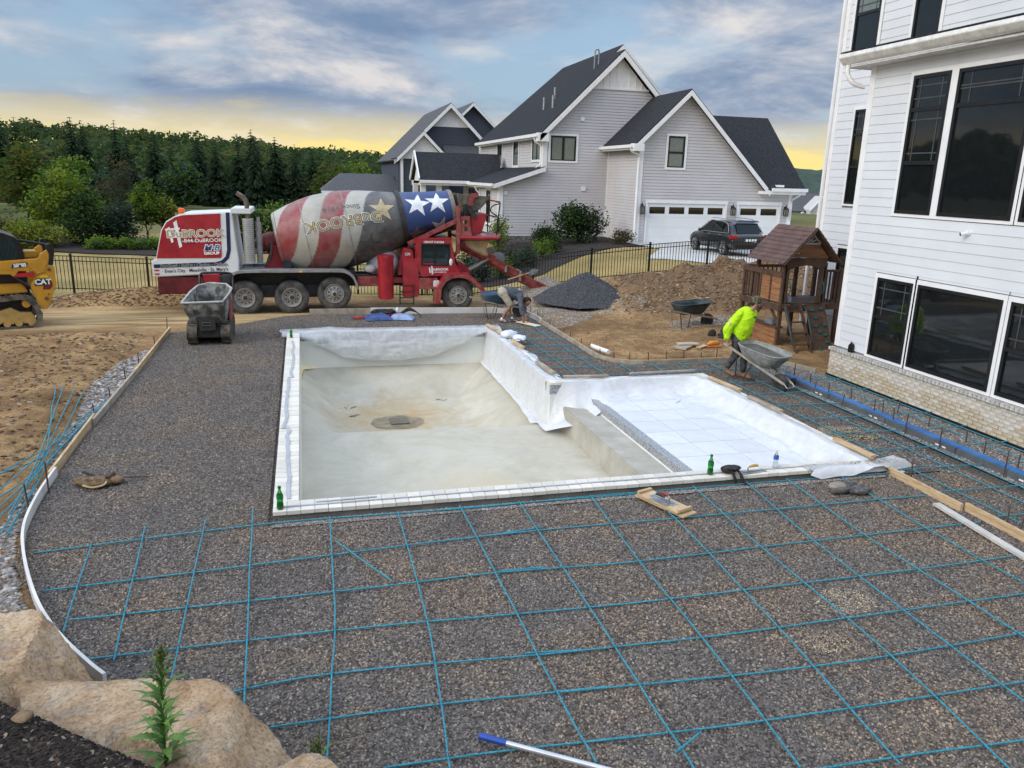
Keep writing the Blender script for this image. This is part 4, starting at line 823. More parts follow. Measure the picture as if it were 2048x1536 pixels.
for i, (a, c) in enumerate(LW):
    wd_ = c-a > 1.4
    window(wh, F1, a, c, .63, 2.23, bars=() if wd_ else (1.44,), grille=None if wd_ else [(a+.05, c-.05, 1.47, 2.18)], trim=.085, fw=.06)
for i, (a, c) in enumerate(UW):
    wd_ = c-a > 1.4
    window(wh, F1, a, c, 3.52, 6.06, bars=(5.44,) if wd_ else (4.47, 5.44), grille=[(a+.05, c-.05, 5.49, 6.01)]+([] if wd_ else [(a+.05, c-.05, 4.5, 5.4)]), trim=.085, fw=.065)
q = local(wh); F1.box(q, .0, .13, .60, 6.36, 0, .032); q.box((XW-.03, YC, .6), (XW+.1, YC+.03, 6.36)); q.build('corner_board', TRIM, wh)
# eave: soffit, fascia, gutter with downspout elbow, low roof
q = local(wh); q.box((10.98, 2, 6.36), (12.4, 14.95, 6.40)); q.build('soffit', mat('soffit_white', (.62, .61, .58), .6), wh)
q = local(wh); prof = [(10.98, 6.41), (10.98, 6.60), (10.84, 6.62), (10.82, 6.54), (10.90, 6.45), (10.95, 6.41)]
q.prism(prof, 'y', 2, 14.97); q.build('gutter', mat('gutter_white', (.72, .71, .67), .4), wh, bevel=.008)
q = local(wh); q.prism([(10.86, 6.63), (14.0, 7.18), (14.0, 7.24), (10.86, 6.66)], 'y', 2, 14.97); q.build('low_roof', SHINGLE, wh)
q = local(wh); q.tube(spline([(10.95, 14.80, 6.40), (10.95, 14.78, 6.22), (11.05, 14.70, 6.05), (11.28, 14.64, 5.98)], 4), .045, 10); q.build('downspout', TRIM, wh, smooth=True)
F2 = Face((14.0, 19.24, 0), (0, -1, 0), (-1, 0, 0))
o2 = [(.82, 1.42, 3.45, 6.0), (.3, 1.45, 7.1, 9.5), (2.45, 3.45, 7.1, 9.5), (.85, 1.5, .8, 2.5)]
siding(wh, F2, lambda v: (.15, 4.75 if v < 6.3 else 10), .55, 12.8, .205, o2, WS, True)
window(wh, F2, .90, 1.34, 3.56, 5.92, bars=(4.5, 5.3), trim=.08, fw=.055, grille=[(.94, 1.3, 5.35, 5.85)]); window(wh, F2, .93, 1.42, .95, 2.40, bars=(1.7,), trim=.07)
for a, c in ((.40, 1.33), (2.52, 3.34)): window(wh, F2, a, c, 7.30, 9.4, bars=(8.25,), grille=[(a+.05, c-.05, 8.3, 9.35)], trim=.10, fw=.065, glasses=[None, BLIND])
q = local(wh); F2.box(q, 0, .15, .5, 13, 0, .03); q.build('corner_board', TRIM, wh)
q = local(wh); q.tube([(13.93, 19.28, 13), (13.93, 19.28, 2.6), (13.93, 19.33, 2.35), (13.93, 19.5, 2.15), (13.93, 19.5, .1)], .05, 8); q.build('downspout', TRIM, wh, smooth=True)
# brick base: every brick a piece, rowlock ledge on top, black membrane below
BRICK = mat('painted_brick', (.52, .475, .40), .85, c2=(.66, .63, .58), scale=4, bump=.5, bscale=40, rnd=.07)
BRICK2 = mat('stained_brick', (.47, .39, .265), .85, c2=(.58, .51, .40), scale=5, bump=.5, bscale=40, rnd=.07)
MORT = mat('mortar', (.56, .51, .43), .95, var=.15, scale=20, bump=.4)
bb = local(wh); bb.box((XW-.06, 0, -.3), (XW+.019, YC+.09, .53)); base = bb.build('brick_base', MORT, wh)
bmz = []
for k in range(4):
    mm = MB(); mm.box((-.012-.003*k, -.098, -.029), (.02, .098, .029)); o = mm.build('brick', BRICK2 if k == 3 else BRICK, bevel=.004); bmz.append(o.data); bpy.data.objects.remove(o)
cx_ = XW-.06-Vector(wh.location).x
for r in range(8):
    zc_ = -.06+r*.068+.034; y_ = YC+.09-.1-(.1 if r % 2 else 0)
    while y_ > 6.6:
        k = 3 if (r < 3+2*nz(y_*.5, r*.2, 1)+.8 and random.random() < .75) else random.randrange(3)
        inst('brick', bmz[k], (cx_, y_-wh.location.y, zc_-wh.location.z), base, (0, 0, random.uniform(-.02, .02))); y_ -= .208
LEDGE = mat('ledge_brick', (.42, .40, .37), .85, c2=(.66, .64, .60), scale=7, bump=.6, bscale=40, rnd=.16)
lm = MB(); lm.box((-.10, -.044, -.034), (.05, .044, .034)); o = lm.build('ledge_brick', LEDGE, bevel=.006); lme = o.data; bpy.data.objects.remove(o)
y_ = YC+.04
while y_ > 6.6: inst('ledge_brick', lme, (XW-.03-wh.location.x, y_-wh.location.y, .525-wh.location.z), base, (0, 0, random.uniform(-.02, .02))); y_ -= .095
q = local(wh); q.box((XW-.085, 0, -.25), (XW-.03, YC+.12, -.055)); q.build('waterproof_strip', mat('black_membrane', (.008, .008, .009), .6), wh)
q = local(wh); q.box((13.95, YC+.1, -.3), (14.2, 19.3, .52)); q.build('rear_brick_base', BRICK, wh)
# security camera and black jug
sc = empty('security_camera', (XW-.03, 11.41, 3.26), 'small white security camera on the siding below the big window', 'camera')
q = local(sc); q.cyl((XW-.0, 11.41, 3.27), (XW-.05, 11.41, 3.27), .045); q.build('mount', TRIM, sc, smooth=True); q = local(sc); q.tube([(XW-.05, 11.41, 3.27), (XW-.15, 11.46, 3.24)], .034, 12); q.build('housing', TRIM, sc, smooth=True); q = local(sc); q.tube([(XW-.15, 11.46, 3.24), (XW-.16, 11.465, 3.237)], .026, 12); q.build('lens', BLACK, sc)
jg = empty('oil_jug', (XW-.06, 13.95, .56), 'small black jug standing on the brick ledge by the corner', 'jug')
q = local(jg); q.prism([(13.89, .56), (14.01, .56), (14.01, .70), (13.96, .76), (13.91, .74), (13.89, .70)], 'x', XW-.10, XW-.02); q.build('bottle_body', BLACK, jg, bevel=.008); q = local(jg); q.cyl((XW-.06, 13.965, .75), (XW-.06, 13.965, .785), .016, 10); q.build('jug_cap', DARK, jg)
# ------------------------------------------------------------------ grey house
gh = empty('grey_house', (18, 44, .5), 'pale grey sided house with black roofs and a double garage', 'house')
GS = mat('grey_siding', (.555, .535, .54), .6, var=.04, scale=.8, pos=True)
STONEV = mat('ledge_stone', (.07, .065, .065), .9, c2=(.26, .24, .23), scale=6, bump=.8, bscale=8, pos=True, stretch=(1, 1, 3.2))
FG = Face((17.95, 41, 0), (1, 0, 0), (0, -1, 0)); FM = Face((13.8, 45.45, 0), (1, 0, 0), (0, -1, 0)); FL = Face((13.8, 63, 0), (0, -1, 0), (-1, 0, 0)); FS = Face((17.95, 45.45, 0), (0, -1, 0), (-1, 0, 0))
FW = Face((11.2, 45.45, 0), (1, 0, 0), (0, -1, 0)); FWL = Face((11.2, 56, 0), (0, -1, 0), (-1, 0, 0))
q = local(gh); gpoly = [(17.97, .3), (27.58, .3), (27.58, 3.8), (25.65, 3.8), (20.5, 8.70), (17.97, 6.25)]
q.prism(gpoly, 'y', 41.06, 48)
q.prism([(13.82, .3), (22.8, .3), (22.8, 6.6), (18.32, 10.9), (13.82, 6.6)], 'y', 45.47, 58); q.prism([(15.5, 6), (22.2, 6), (22.2, 8.2), (18.85, 11.5), (15.5, 8.2)], 'y', 47, 57.5); q.box((13.82, 58, .3), (22, 62, 6.5))
q.prism([(11.22, -.2), (13.81, -.2), (13.81, 4.55), (11.22, 3.7)], 'y', 45.47, 56); q.build('wall_core', mat('dark_lap_shade', (.10, .095, .095), .9), gh)  # near-black core colour stands in for the shadow under each lap
pg = .955
def rgm(v): return (0 if v < 6.3 else (v-6.3)/pg, 9.65 if v < 3.82 else 7.68-(v-3.82)/pg)
doors = [(.52, 5.55), (6.18, 9.05)]
siding(gh, FG, rgm, .62, 8.72, .165, [(a-.02, c+.02, 0, 2.92) for a, c in doors]+[(1.55, 2.68, 4.66, 6.48)], GS, False)
siding(gh, FM, lambda v: (0 if v < 6.62 else (v-6.62)/.94, 4.15 if v < 6.4 else (9.0 if v < 6.62 else 9.0-(v-6.62)/.94)), .62, 9.2, .165, [(.33, 2.05, 4.88, 6.5)], GS, False)
siding(gh, FS, lambda v: (0, 4.45), .62, 6.2, .165, [], GS, False)
siding(gh, FL, lambda v: (0, 17.55), 4.2, 6.65, .165, [(6.1, 7.9, 4.6, 6.6), (10.6, 12.3, 4.6, 6.6), (15.1, 17.3, 4.9, 6.6)], GS, False)
siding(gh, FW, lambda v: (0, 2.6) if v < 3.7 else ((v-3.7)/.33, 2.6), .62, 4.5, .165, [], GS, False)
siding(gh, FWL, lambda v: (0, 10.55), .62, 3.7, .165, [(1.6, 5.4, 1, 3.4), (7.1, 8.8, 1, 3.4)], GS, False)
# white board-and-batten gable top of the front gable
q = local(gh); q.prism([(16.6, 9.2), (20.04, 9.2), (18.32, 10.95)], 'y', 45.40, 45.46); q.build('gable_panel', TRIM, gh)
for i in range(8):
    x_ = 16.9+i*.40; hh = 10.85-abs(x_-18.32)*.94-9.2
    if hh > .1: q = local(gh); q.box((x_-.03, 45.375, 9.2), (x_+.03, 45.40, 9.2+hh-.03)); q.build('batten', TRIM, gh)
q = local(gh); q.box((16.5, 45.36, 9.10), (20.15, 45.42, 9.2)); q.build('belt_board', TRIM, gh)
# windows
window(gh, FG, 1.60, 2.62, 4.72, 6.42, bars=(5.55,), trim=.12, fw=.10, glasses=[BLIND, BLIND]); window(gh, FM, .40, 1.98, 4.98, 6.42, vbars=(1.19,), trim=.12, fw=.10, glasses=[BLIND, BLIND])
for a, c in ((6.3, 7.7), (10.8, 12.1)): window(gh, FL, a, c, 4.72, 6.45, bars=(5.5,), trim=.16, fw=.06, glasses=[BLIND, None])
window(gh, FL, 15.3, 17.1, 5.02, 6.42, vbars=(16.2,), trim=.14, fw=.06, glasses=[BLIND, BLIND]); window(gh, FWL, 1.8, 5.2, 1.2, 3.25, vbars=(3.0, 4.1), trim=.14, fw=.08); window(gh, FWL, 7.3, 8.6, 1.2, 3.2, trim=.14, fw=.08, bars=(2.2,))
# garage doors
GDM = mat('garage_door_white', (.78, .79, .79), .5, var=.03, scale=1)
for (a, c), nwin in zip(doors, (4, 2)):
    q = local(gh); F = FG; a2, c2 = a+.12, c-.12; F.box(q, a2, c2, .45, 2.82, -.05, -.012)
    gd = q.build('garage_door', GDM, gh)
    for r in range(3):
        q = local(gh); F.box(q, a2+.02, c2-.02, .47+r*.53, .985+r*.53, -.012, .0); q.build('door_panel', GDM, gd)
    q = local(gh); F.box(q, a2+.02, c2-.02, 2.07, 2.80, -.012, .0); q.build('door_panel', GDM, gd)
    wW = (c2-a2)/nwin
    for i in range(nwin):
        q = local(gh); F.box(q, a2+i*wW+wW*.11, a2+(i+1)*wW-wW*.11, 2.25, 2.62, -.002, .006); q.build('door_light', GLASS, gd)
    q = local(gh); F.box(q, a, a+.12, .45, 2.82, -.02, .06); F.box(q, c-.12, c, .45, 2.82, -.02, .06); F.box(q, a-.03, c+.03, 2.82, 3.0, -.02, .07); q.build('door_casing', TRIM, gd)
# corner boards, base stone, water table
q = local(gh); FG.box(q, -.07, .18, .6, 6.28, .0, .075); FG.box(q, 9.48, 9.70, .6, 3.8, 0, .075); FM.box(q, 4.0, 4.15, .6, 6.2, .0, .07); FM.box(q, -.07, .2, 4.5, 6.6, 0, .075); FW.box(q, -.07, .2, .6, 3.7, 0, .075); q.box((17.88, 41.0, .6), (17.95, 41.15, 6.28)); q.box((13.73, 45.45, 4.4), (13.8, 45.65, 6.6)); q.box((11.13, 45.45, .6), (11.2, 45.65, 3.7)); q.build('corner_board', TRIM, gh)
q = local(gh); FG.box(q, -.05, .5, .3, .6, -.1, .09); FM.box(q, -2.65, 4.1, -.4, .58, -.1, .05); FS.box(q, 0, 4.45, .2, .56, -.1, .05); FM.box(q, -2.65, 4.1, .58, .64, -.1, .07); q.build('stone_base', STONEV, gh)
ve = MB()
for r in range(7):                  # ledge stones on the foundation
    x_ = 11.2
    while x_ < 14.6:
        w_ = random.uniform(.2, .6); ve.box((x_, 45.40-random.uniform(.0, .05), -.4+r*.14), (x_+w_-.02, 45.47, -.4+r*.14+.125)); x_ += w_
ve.M = Matrix.Identity(4); ve.v = [tuple(Vector(v)-Vector(gh.location)) for v in ve.v]; tag(ve.build('ledge_stones', STONEV, gh), kind='stuff')
# roofs: slabs with white rakes, gutters
def slab(house, pts, th, name='roof', m=SHINGLE):
    q = local(house); n = (Vector(pts[1])-Vector(pts[0])).cross(Vector(pts[2])-Vector(pts[0])).normalized()
    if n.z < 0: n = -n
    vs = [Vector(p) for p in pts]+[Vector(p)-n*th for p in pts]; k = len(pts)
    q.add(vs, [tuple(range(k)), tuple(range(2*k-1, k-1, -1))]+[(i, (i+1) % k, (i+1) % k+k, i+k) for i in range(k)]); return q.build(name, m, house)
def rake(house, p, r_, h=.28, y_off=0):
    q = local(house); p = Vector(p); r_ = Vector(r_); dn = Vector((0, 0, -h)); t = Vector((0, -.06, 0)); q.add([p, r_, r_+dn, p+dn, p+t, r_+t, r_+dn+t, p+dn+t], [(0, 1, 2, 3), (7, 6, 5, 4), (0, 4, 5, 1), (1, 5, 6, 2), (2, 6, 7, 3), (3, 7, 4, 0)]); return q.build('rake_board', TRIM, house)
# garage gable
slab(gh, [(17.35, 40.55, 5.82), (20.5, 40.55, 8.86), (20.5, 47.5, 8.86), (17.35, 47.5, 5.82)], .14); slab(gh, [(20.5, 40.55, 8.86), (25.95, 40.55, 3.66), (25.95, 47.5, 3.66), (20.5, 47.5, 8.86)], .14)
rake(gh, (17.42, 40.545, 5.80), (20.5, 40.545, 8.78)); rake(gh, (20.5, 40.546, 8.78), (25.9, 40.546, 3.62))
q = local(gh); q.box((17.35, 40.49, 5.55), (17.95, 41, 5.93)); q.build('eave_return', TRIM, gh)
q = local(gh); q.box((17.22, 40.6, 5.72), (17.36, 46.2, 5.88)); q.box((17.36, 40.6, 5.62), (17.5, 45.4, 5.74)); q.build('gutter', TRIM, gh)
q = local(gh); q.tube(spline([(17.3, 40.75, 5.72), (17.4, 40.8, 5.5), (17.85, 40.9, 5.35), (17.86, 40.92, 5.0)], 3)+[(17.86, 40.92, .8), (17.7, 40.8, .35)], .06, 8); q.build('downspout', TRIM, gh, smooth=True)
# wing roof at right, ridge along X
slab(gh, [(25.75, 40.45, 3.72), (28.2, 40.45, 3.72), (28.1, 45.1, 7.95), (21.4, 45.1, 7.95)], .14); slab(gh, [(22.0, 45.1, 7.95), (28.1, 45.1, 7.95), (28.2, 49.5, 3.8), (22.0, 49.5, 3.8)], .14)
q = local(gh); q.box((25.95, 40.35, 3.62), (28.25, 40.48, 3.80)); q.box((25.4, 40.48, 3.45), (28.2, 41, 3.62)); q.build('gutter', TRIM, gh)
q = local(gh); q.box((26.3, 40.5, 3.86), (26.75, 40.8, 3.98)); q.build('roof_vent', TRIM, gh)
q = local(gh); q.tube(spline([(27.9, 40.45, 3.62), (27.85, 40.6, 3.4), (27.64, 40.9, 3.15), (27.63, 40.92, 2.8)], 3)+[(27.63, 40.92, .5)], .055, 8); q.build('downspout', TRIM, gh, smooth=True)
# main gable roofs
slab(gh, [(13.35, 45.0, 6.42), (18.32, 45.0, 11.29), (18.32, 46.58, 11.29), (13.35, 46.58, 6.42)], .14); slab(gh, [(18.32, 45.0, 11.29), (23.2, 45.0, 6.5), (23.2, 50, 6.5), (18.32, 50, 11.29)], .14)
slab(gh, [(13.35, 46.6, 6.42), (18.85, 46.6, 11.81), (18.85, 58.0, 11.81), (13.35, 62.4, 6.42)], .14); slab(gh, [(18.85, 46.6, 11.81), (23.4, 46.6, 7.5), (23.4, 58, 7.5), (18.85, 58, 11.81)], .12)
rake(gh, (13.42, 44.99, 6.40), (18.32, 44.99, 11.21), .34); rake(gh, (18.32, 44.985, 11.21), (21.6, 44.985, 7.98), .34); rake(gh, (18.2, 46.57, 11.1), (18.85, 46.57, 11.75), .28); rake(gh, (18.85, 46.565, 11.75), (22.6, 46.565, 8.2), .28)
q = local(gh); q.prism([(18.0, 8), (22.3, 8), (22.3, 8.3), (18.85, 11.5), (18.0, 10.9)], 'y', 46.9, 46.98); q.build('rear_gable_panel', TRIM, gh)
q = local(gh); q.box((13.3, 44.93, 6.05), (13.95, 45.47, 6.52)); q.build('eave_return', TRIM, gh)
q = local(gh); q.box((13.2, 45.05, 6.30), (13.36, 62, 6.48)); q.box((13.36, 45.05, 6.22), (13.78, 62, 6.32)); q.build('gutter', TRIM, gh)
q = local(gh); q.tube(spline([(13.28, 45.7, 6.3), (13.35, 45.7, 6.05), (13.68, 45.7, 5.85), (13.7, 45.7, 5.6)], 3)+[(13.7, 45.7, 4.75), (13.4, 45.6, 4.6)], .055, 8); q.build('downspout', TRIM, gh, smooth=True)
for (x_, y_, z_) in ((15.22, 50.4, 8.51), (15.19, 48.4, 8.47), (15.88, 50.25, 9.13)): q = local(gh); q.cyl((x_, y_, z_-.3), (x_, y_, z_+.45), .08, 10); q.build('vent_pipe', STEEL, gh)
q = local(gh); q.tube(spline([(17.55, 47.8, 10.1), (17.55, 47.8, 11.4), (17.62, 47.8, 11.6), (17.75, 47.8, 11.6), (17.80, 47.8, 11.4), (17.80, 47.8, 10.2)], 3), .05, 8); q.build('flue_pipe', STEEL, gh)
# low left wing with shed roof, porch gable with posts
slab(gh, [(10.75, 45.1, 3.62), (13.85, 45.1, 4.66), (13.85, 56.5, 4.66), (10.75, 56.5, 3.62)], .12); rake(gh, (10.78, 45.09, 3.60), (13.85, 45.09, 4.63), .24)
q = local(gh); q.box((10.62, 45.12, 3.46), (10.76, 53, 3.62)); q.box((10.76, 45.12, 3.36), (11.2, 53, 3.48)); q.build('gutter', TRIM, gh)
q = local(gh); q.tube([(10.7, 50.3, 3.5), (10.9, 50.3, 3.1), (11.1, 50.3, 2.9), (11.1, 50.3, .3)], .05, 8); q.build('downspout', TRIM, gh)
py0, py1, pym, px_ = 52.3, 56.9, 54.6, 7.5
slab(gh, [(px_, py0, 3.72), (13.0, py0, 3.72), (13.4, pym, 5.5), (px_, pym, 5.5)], .12); slab(gh, [(px_, pym, 5.5), (13.4, pym, 5.5), (13.0, py1, 3.72), (px_, py1, 3.72)], .12)
q = local(gh); q.prism([(py0+.2, 3.6), (py1-.2, 3.6), (pym, 5.3)], 'x', px_+.25, px_+.35); q.build('porch_gable', TRIM, gh)
for a, c in (((px_-.02, py0, 3.70), (px_-.02, pym, 5.48)), ((px_-.02, pym, 5.48), (px_-.02, py1, 3.70))):
    q = local(gh); q.bar(a, c, .08, .26); q.build('rake_board', TRIM, gh)
q = local(gh); q.box((px_, py0-.12, 3.50), (11, py0, 3.68)); q.box((px_, py0, 3.36), (11.2, py0+.3, 3.52)); q.build('gutter', TRIM, gh)
for (x_, y_) in ((px_+.3, py0+.5), (px_+1.35, py0+.5), (px_+.3, py1-.5)): q = local(gh); q.box((x_-.17, y_-.17, -.3), (x_+.17, y_+.17, 3.4)); q.build('porch_post', TRIM, gh)
for (x_, z_, w_) in ((16.1, 7.4, .24), (16.35, 3.45, .26), (11.55, 3.1, .18)): q = local(gh); q.box((x_-w_/2, 45.36, z_-w_/2), (x_+w_/2, 45.43, z_+w_/2)); q.build('vent_cover', TRIM, gh)
# carriage lamps by the garage
for i, u_ in enumerate((.25, 5.86, 9.3)):
    x_ = 17.95+u_; l = empty('wall_lantern', (x_, 40.9, 2.4), ['black carriage lantern left of the double garage door', 'black carriage lantern between the two garage doors', 'black carriage lantern right of the single garage door'][i], 'lantern', 'carriage lanterns on the garage')
    q = local(l); q.box((x_-.06, 40.93, 2.3), (x_+.06, 40.97, 2.75)); q.tube([(x_, 40.93, 2.72), (x_, 40.8, 2.85), (x_, 40.78, 2.72)], .02, 6); q.build('bracket', BLACK, l)
    q = local(l); q.box((x_-.10, 40.68, 2.22), (x_+.10, 40.88, 2.26)); q.add([(x_-.12, 40.66, 2.62), (x_+.12, 40.66, 2.62), (x_+.12, 40.90, 2.62), (x_-.12, 40.90, 2.62), (x_, 40.78, 2.76)], [(0, 1, 2, 3), (0, 1, 4), (1, 2, 4), (2, 3, 4), (3, 0, 4)])
    for sx_ in (-.09, .09):
        for sy_ in (40.69, 40.87): q.box((x_+sx_-.012, sy_-.012, 2.26), (x_+sx_+.012, sy_+.012, 2.62))
    q.build('cage', BLACK, l); q = local(l); q.box((x_-.08, 40.70, 2.26), (x_+.08, 40.86, 2.62)); q.build('lantern_glass', mat('lantern_glass', (.35, .36, .36), .1, trans=.6), l)
# ------------------------------------------------------------------ dark house behind
dh = empty('dark_house', (11, 68, 0), 'dark slate sided house with white gables behind the grey one', 'house')
DS = mat('slate_siding', (.055, .065, .088), .7, var=.05, pos=True); DSH = mat('grey_shingle', (.06, .062, .065), .9, c2=(.10, .10, .105), scale=8, bump=.4, pos=True)
FD = Face((7.72, 66, 0), (1, 0, 0), (0, -1, 0))
q = local(dh); q.prism([(7.74, -1), (18, -1), (18, 5.3), (16.2, 5.3), (11.97, 9.4), (7.74, 5.3)], 'y', 66.02, 80); q.build('wall_core', DS, dh)
siding(dh, FD, lambda v: (0, 8.4) if v < 5.3 else ((v-5.3)/.97, 8.4-(v-5.3)/.97), 0, 7.8, .19, [(.45, 1.05, 3.4, 4.6)], DS, False)
q = local(dh); q.prism([(10.35, 7.82), (13.6, 7.82), (11.97, 9.4)], 'y', 65.93, 65.99); q.build('gable_panel', TRIM, dh)
slab(dh, [(7.3, 65.5, 5.1), (11.97, 65.5, 9.68), (11.97, 80, 9.68), (7.3, 80, 5.1)], .15, m=DSH); slab(dh, [(11.97, 65.5, 9.68), (16.6, 65.5, 5.1), (16.6, 80, 5.1), (11.97, 80, 9.68)], .15, m=DSH)
rake(dh, (7.35, 65.48, 5.1), (11.97, 65.48, 9.62), .34); rake(dh, (11.97, 65.475, 9.62), (16.5, 65.475, 5.15), .34)
# projecting lower gable
q = local(dh); q.prism([(7.76, -1), (11.6, -1), (11.6, 5.5), (9.5, 7.1), (7.76, 5.5)], 'y', 64.2, 66); q.build('bay', DS, dh)
q = local(dh); q.prism([(7.7, 5.2), (11.3, 5.2), (9.5, 7.0)], 'y', 64.12, 64.19); q.build('gable_panel', TRIM, dh)
slab(dh, [(7.35, 63.8, 5.25), (9.5, 63.8, 7.35), (9.5, 68, 7.35), (7.35, 68, 5.25)], .12, m=DSH); slab(dh, [(9.5, 63.8, 7.35), (11.5, 63.8, 5.4), (11.5, 68, 5.4), (9.5, 68, 7.35)], .12, m=DSH); rake(dh, (7.38, 63.78, 5.22), (9.5, 63.78, 7.3), .3); rake(dh, (9.5, 63.775, 7.3), (11.45, 63.775, 5.4), .3)
q = local(dh); q.box((7.7, 64.1, -1), (7.9, 64.2, 5.3)); q.build('corner_board', TRIM, dh)
window(dh, Face((7.72, 64.2, 0), (1, 0, 0), (0, -1, 0)), 1.0, 1.5, 3.3, 4.6, trim=.15)
slab(dh, [(11.4, 65.0, 5.55), (16.0, 65.0, 5.55), (16.0, 66.0, 6.4), (11.4, 66.0, 6.4)], .1, m=DSH)
# third gable farther back
q = local(dh); q.prism([(13, 4), (17.2, 4), (17.2, 8.3), (15.1, 10.1), (13, 8.3)], 'y', 72, 80); q.build('rear_bay', DS, dh)
slab(dh, [(12.9, 71.6, 8.25), (15.1, 71.6, 10.35), (15.1, 80, 10.35), (12.9, 80, 8.25)], .12, m=DSH); slab(dh, [(15.1, 71.6, 10.35), (17.4, 71.6, 8.2), (17.4, 80, 8.2), (15.1, 80, 10.35)], .12, m=DSH); rake(dh, (12.95, 71.58, 8.25), (15.1, 71.58, 10.3), .28); rake(dh, (15.1, 71.575, 10.3), (17.3, 71.575, 8.25), .28)
# low wing at left
q = local(dh); q.box((2.2, 66.3, -1), (7.7, 72, 2.5)); q.build('low_wing', TRIM, dh)
slab(dh, [(1.6, 65.6, 2.55), (7.9, 65.6, 2.55), (7.6, 69.2, 3.95), (3.2, 69.2, 3.95)], .12, m=DSH); slab(dh, [(3.2, 69.2, 3.95), (7.6, 69.2, 3.95), (7.9, 73, 2.55), (1.6, 73, 2.55)], .12, m=DSH); slab(dh, [(1.6, 65.6, 2.55), (3.2, 69.2, 3.95), (1.6, 73, 2.55)], .12, m=DSH)
q = local(dh); q.box((1.55, 65.5, 2.40), (7.95, 65.62, 2.56)); q.build('gutter', TRIM, dh)
q = local(dh); q.tube([(7.8, 65.5, 2.5), (7.95, 65.4, 2.1), (7.95, 65.4, -.5)], .06, 8); q.build('downspout', TRIM, dh)
# ------------------------------------------------------------------ far buildings
ft = empty('far_townhouse', (88, 126, -6), 'distant pale townhouse with grey roof glimpsed right of the grey house', 'house')
TW = mat('far_wall', (.50, .49, .47), .8, var=.05); q = local(ft); q.box((81.5, 120, -8), (100, 132, -.2)); q.build('wall', TW, ft)
slab(ft, [(80.5, 119.5, -.3), (101, 119.5, -.3), (101, 126, 2.6), (80.5, 126, 2.6)], .2, m=DSH)
for (xa, xb, zt, yb) in ((81.3, 84.3, -.6, 119.2), (83.8, 88.6, 2.3, 118.4), (84.0, 86.8, -2.2, 117.3)):
    xm = (xa+xb)/2; hgt = (xb-xa)/2*.95
    q = local(ft); q.prism([(xa, -8), (xb, -8), (xb, zt-hgt), (xm, zt), (xa, zt-hgt)], 'y', yb, 121); q.build('gable_bay', TW, ft)
    for a, c in (((xa-.2, yb-.1, zt-hgt-.2), (xm, yb-.1, zt+.12)), ((xm, yb-.1, zt+.12), (xb+.2, yb-.1, zt-hgt-.2))): q = local(ft); q.bar(a, c, .2, .26); q.build('rake_board', TRIM, ft)
    Fq = Face((xa, yb, 0), (1, 0, 0), (0, -1, 0)); wx = xb-xa
    for a in (.28, .6): window(ft, Fq, wx*a, wx*a+.55, zt-hgt-1.5, zt-hgt-.5, trim=.1, fw=.05)
    window(ft, Fq, wx*.35, wx*.65, -6.4, -4.4, trim=.1, fw=.05)
lf = empty('far_cottage', (-24, 92, 0.0), 'small far cottage with white post porch and red brick among the trees', 'house')
q = local(lf); q.box((-26, 92, -1), (-20.2, 96, 2.2)); q.build('wall', mat('red_brick_far', (.20, .075, .05), .9, var=.2, scale=2), lf)
slab(lf, [(-27, 91, 2.3), (-19.8, 91, 2.3), (-21, 94, 3.9), (-26, 94, 3.9)], .15, m=DSH); q = local(lf); q.box((-27, 90.9, 2.15), (-19.8, 91.02, 2.4)); q.build('fascia', TRIM, lf)
for x_ in (-20.1, -23): q = local(lf); q.cyl((x_, 91.2, -.5), (x_, 91.2, 2.2), .14, 8); q.build('porch_post', TRIM, lf)
lf2 = empty('far_brick_house', (-16, 100, 0), 'low far red brick wall glimpsed between the garden trees', 'house'); q = local(lf2); q.box((-19, 98, -.5), (-14, 102, 1.5)); q.build('wall', MATS['red_brick_far'], lf2); slab(lf2, [(-19.3, 97.6, 1.5), (-13.7, 97.6, 1.5), (-15, 100, 2.4), (-18, 100, 2.4)], .1, m=DSH)
lf.scale = (.62, .62, .62); lf.location = (-31.5, 132, -.6); lf2.scale = (.55, .55, .55); lf2.location = (-22.5, 122, -.7)
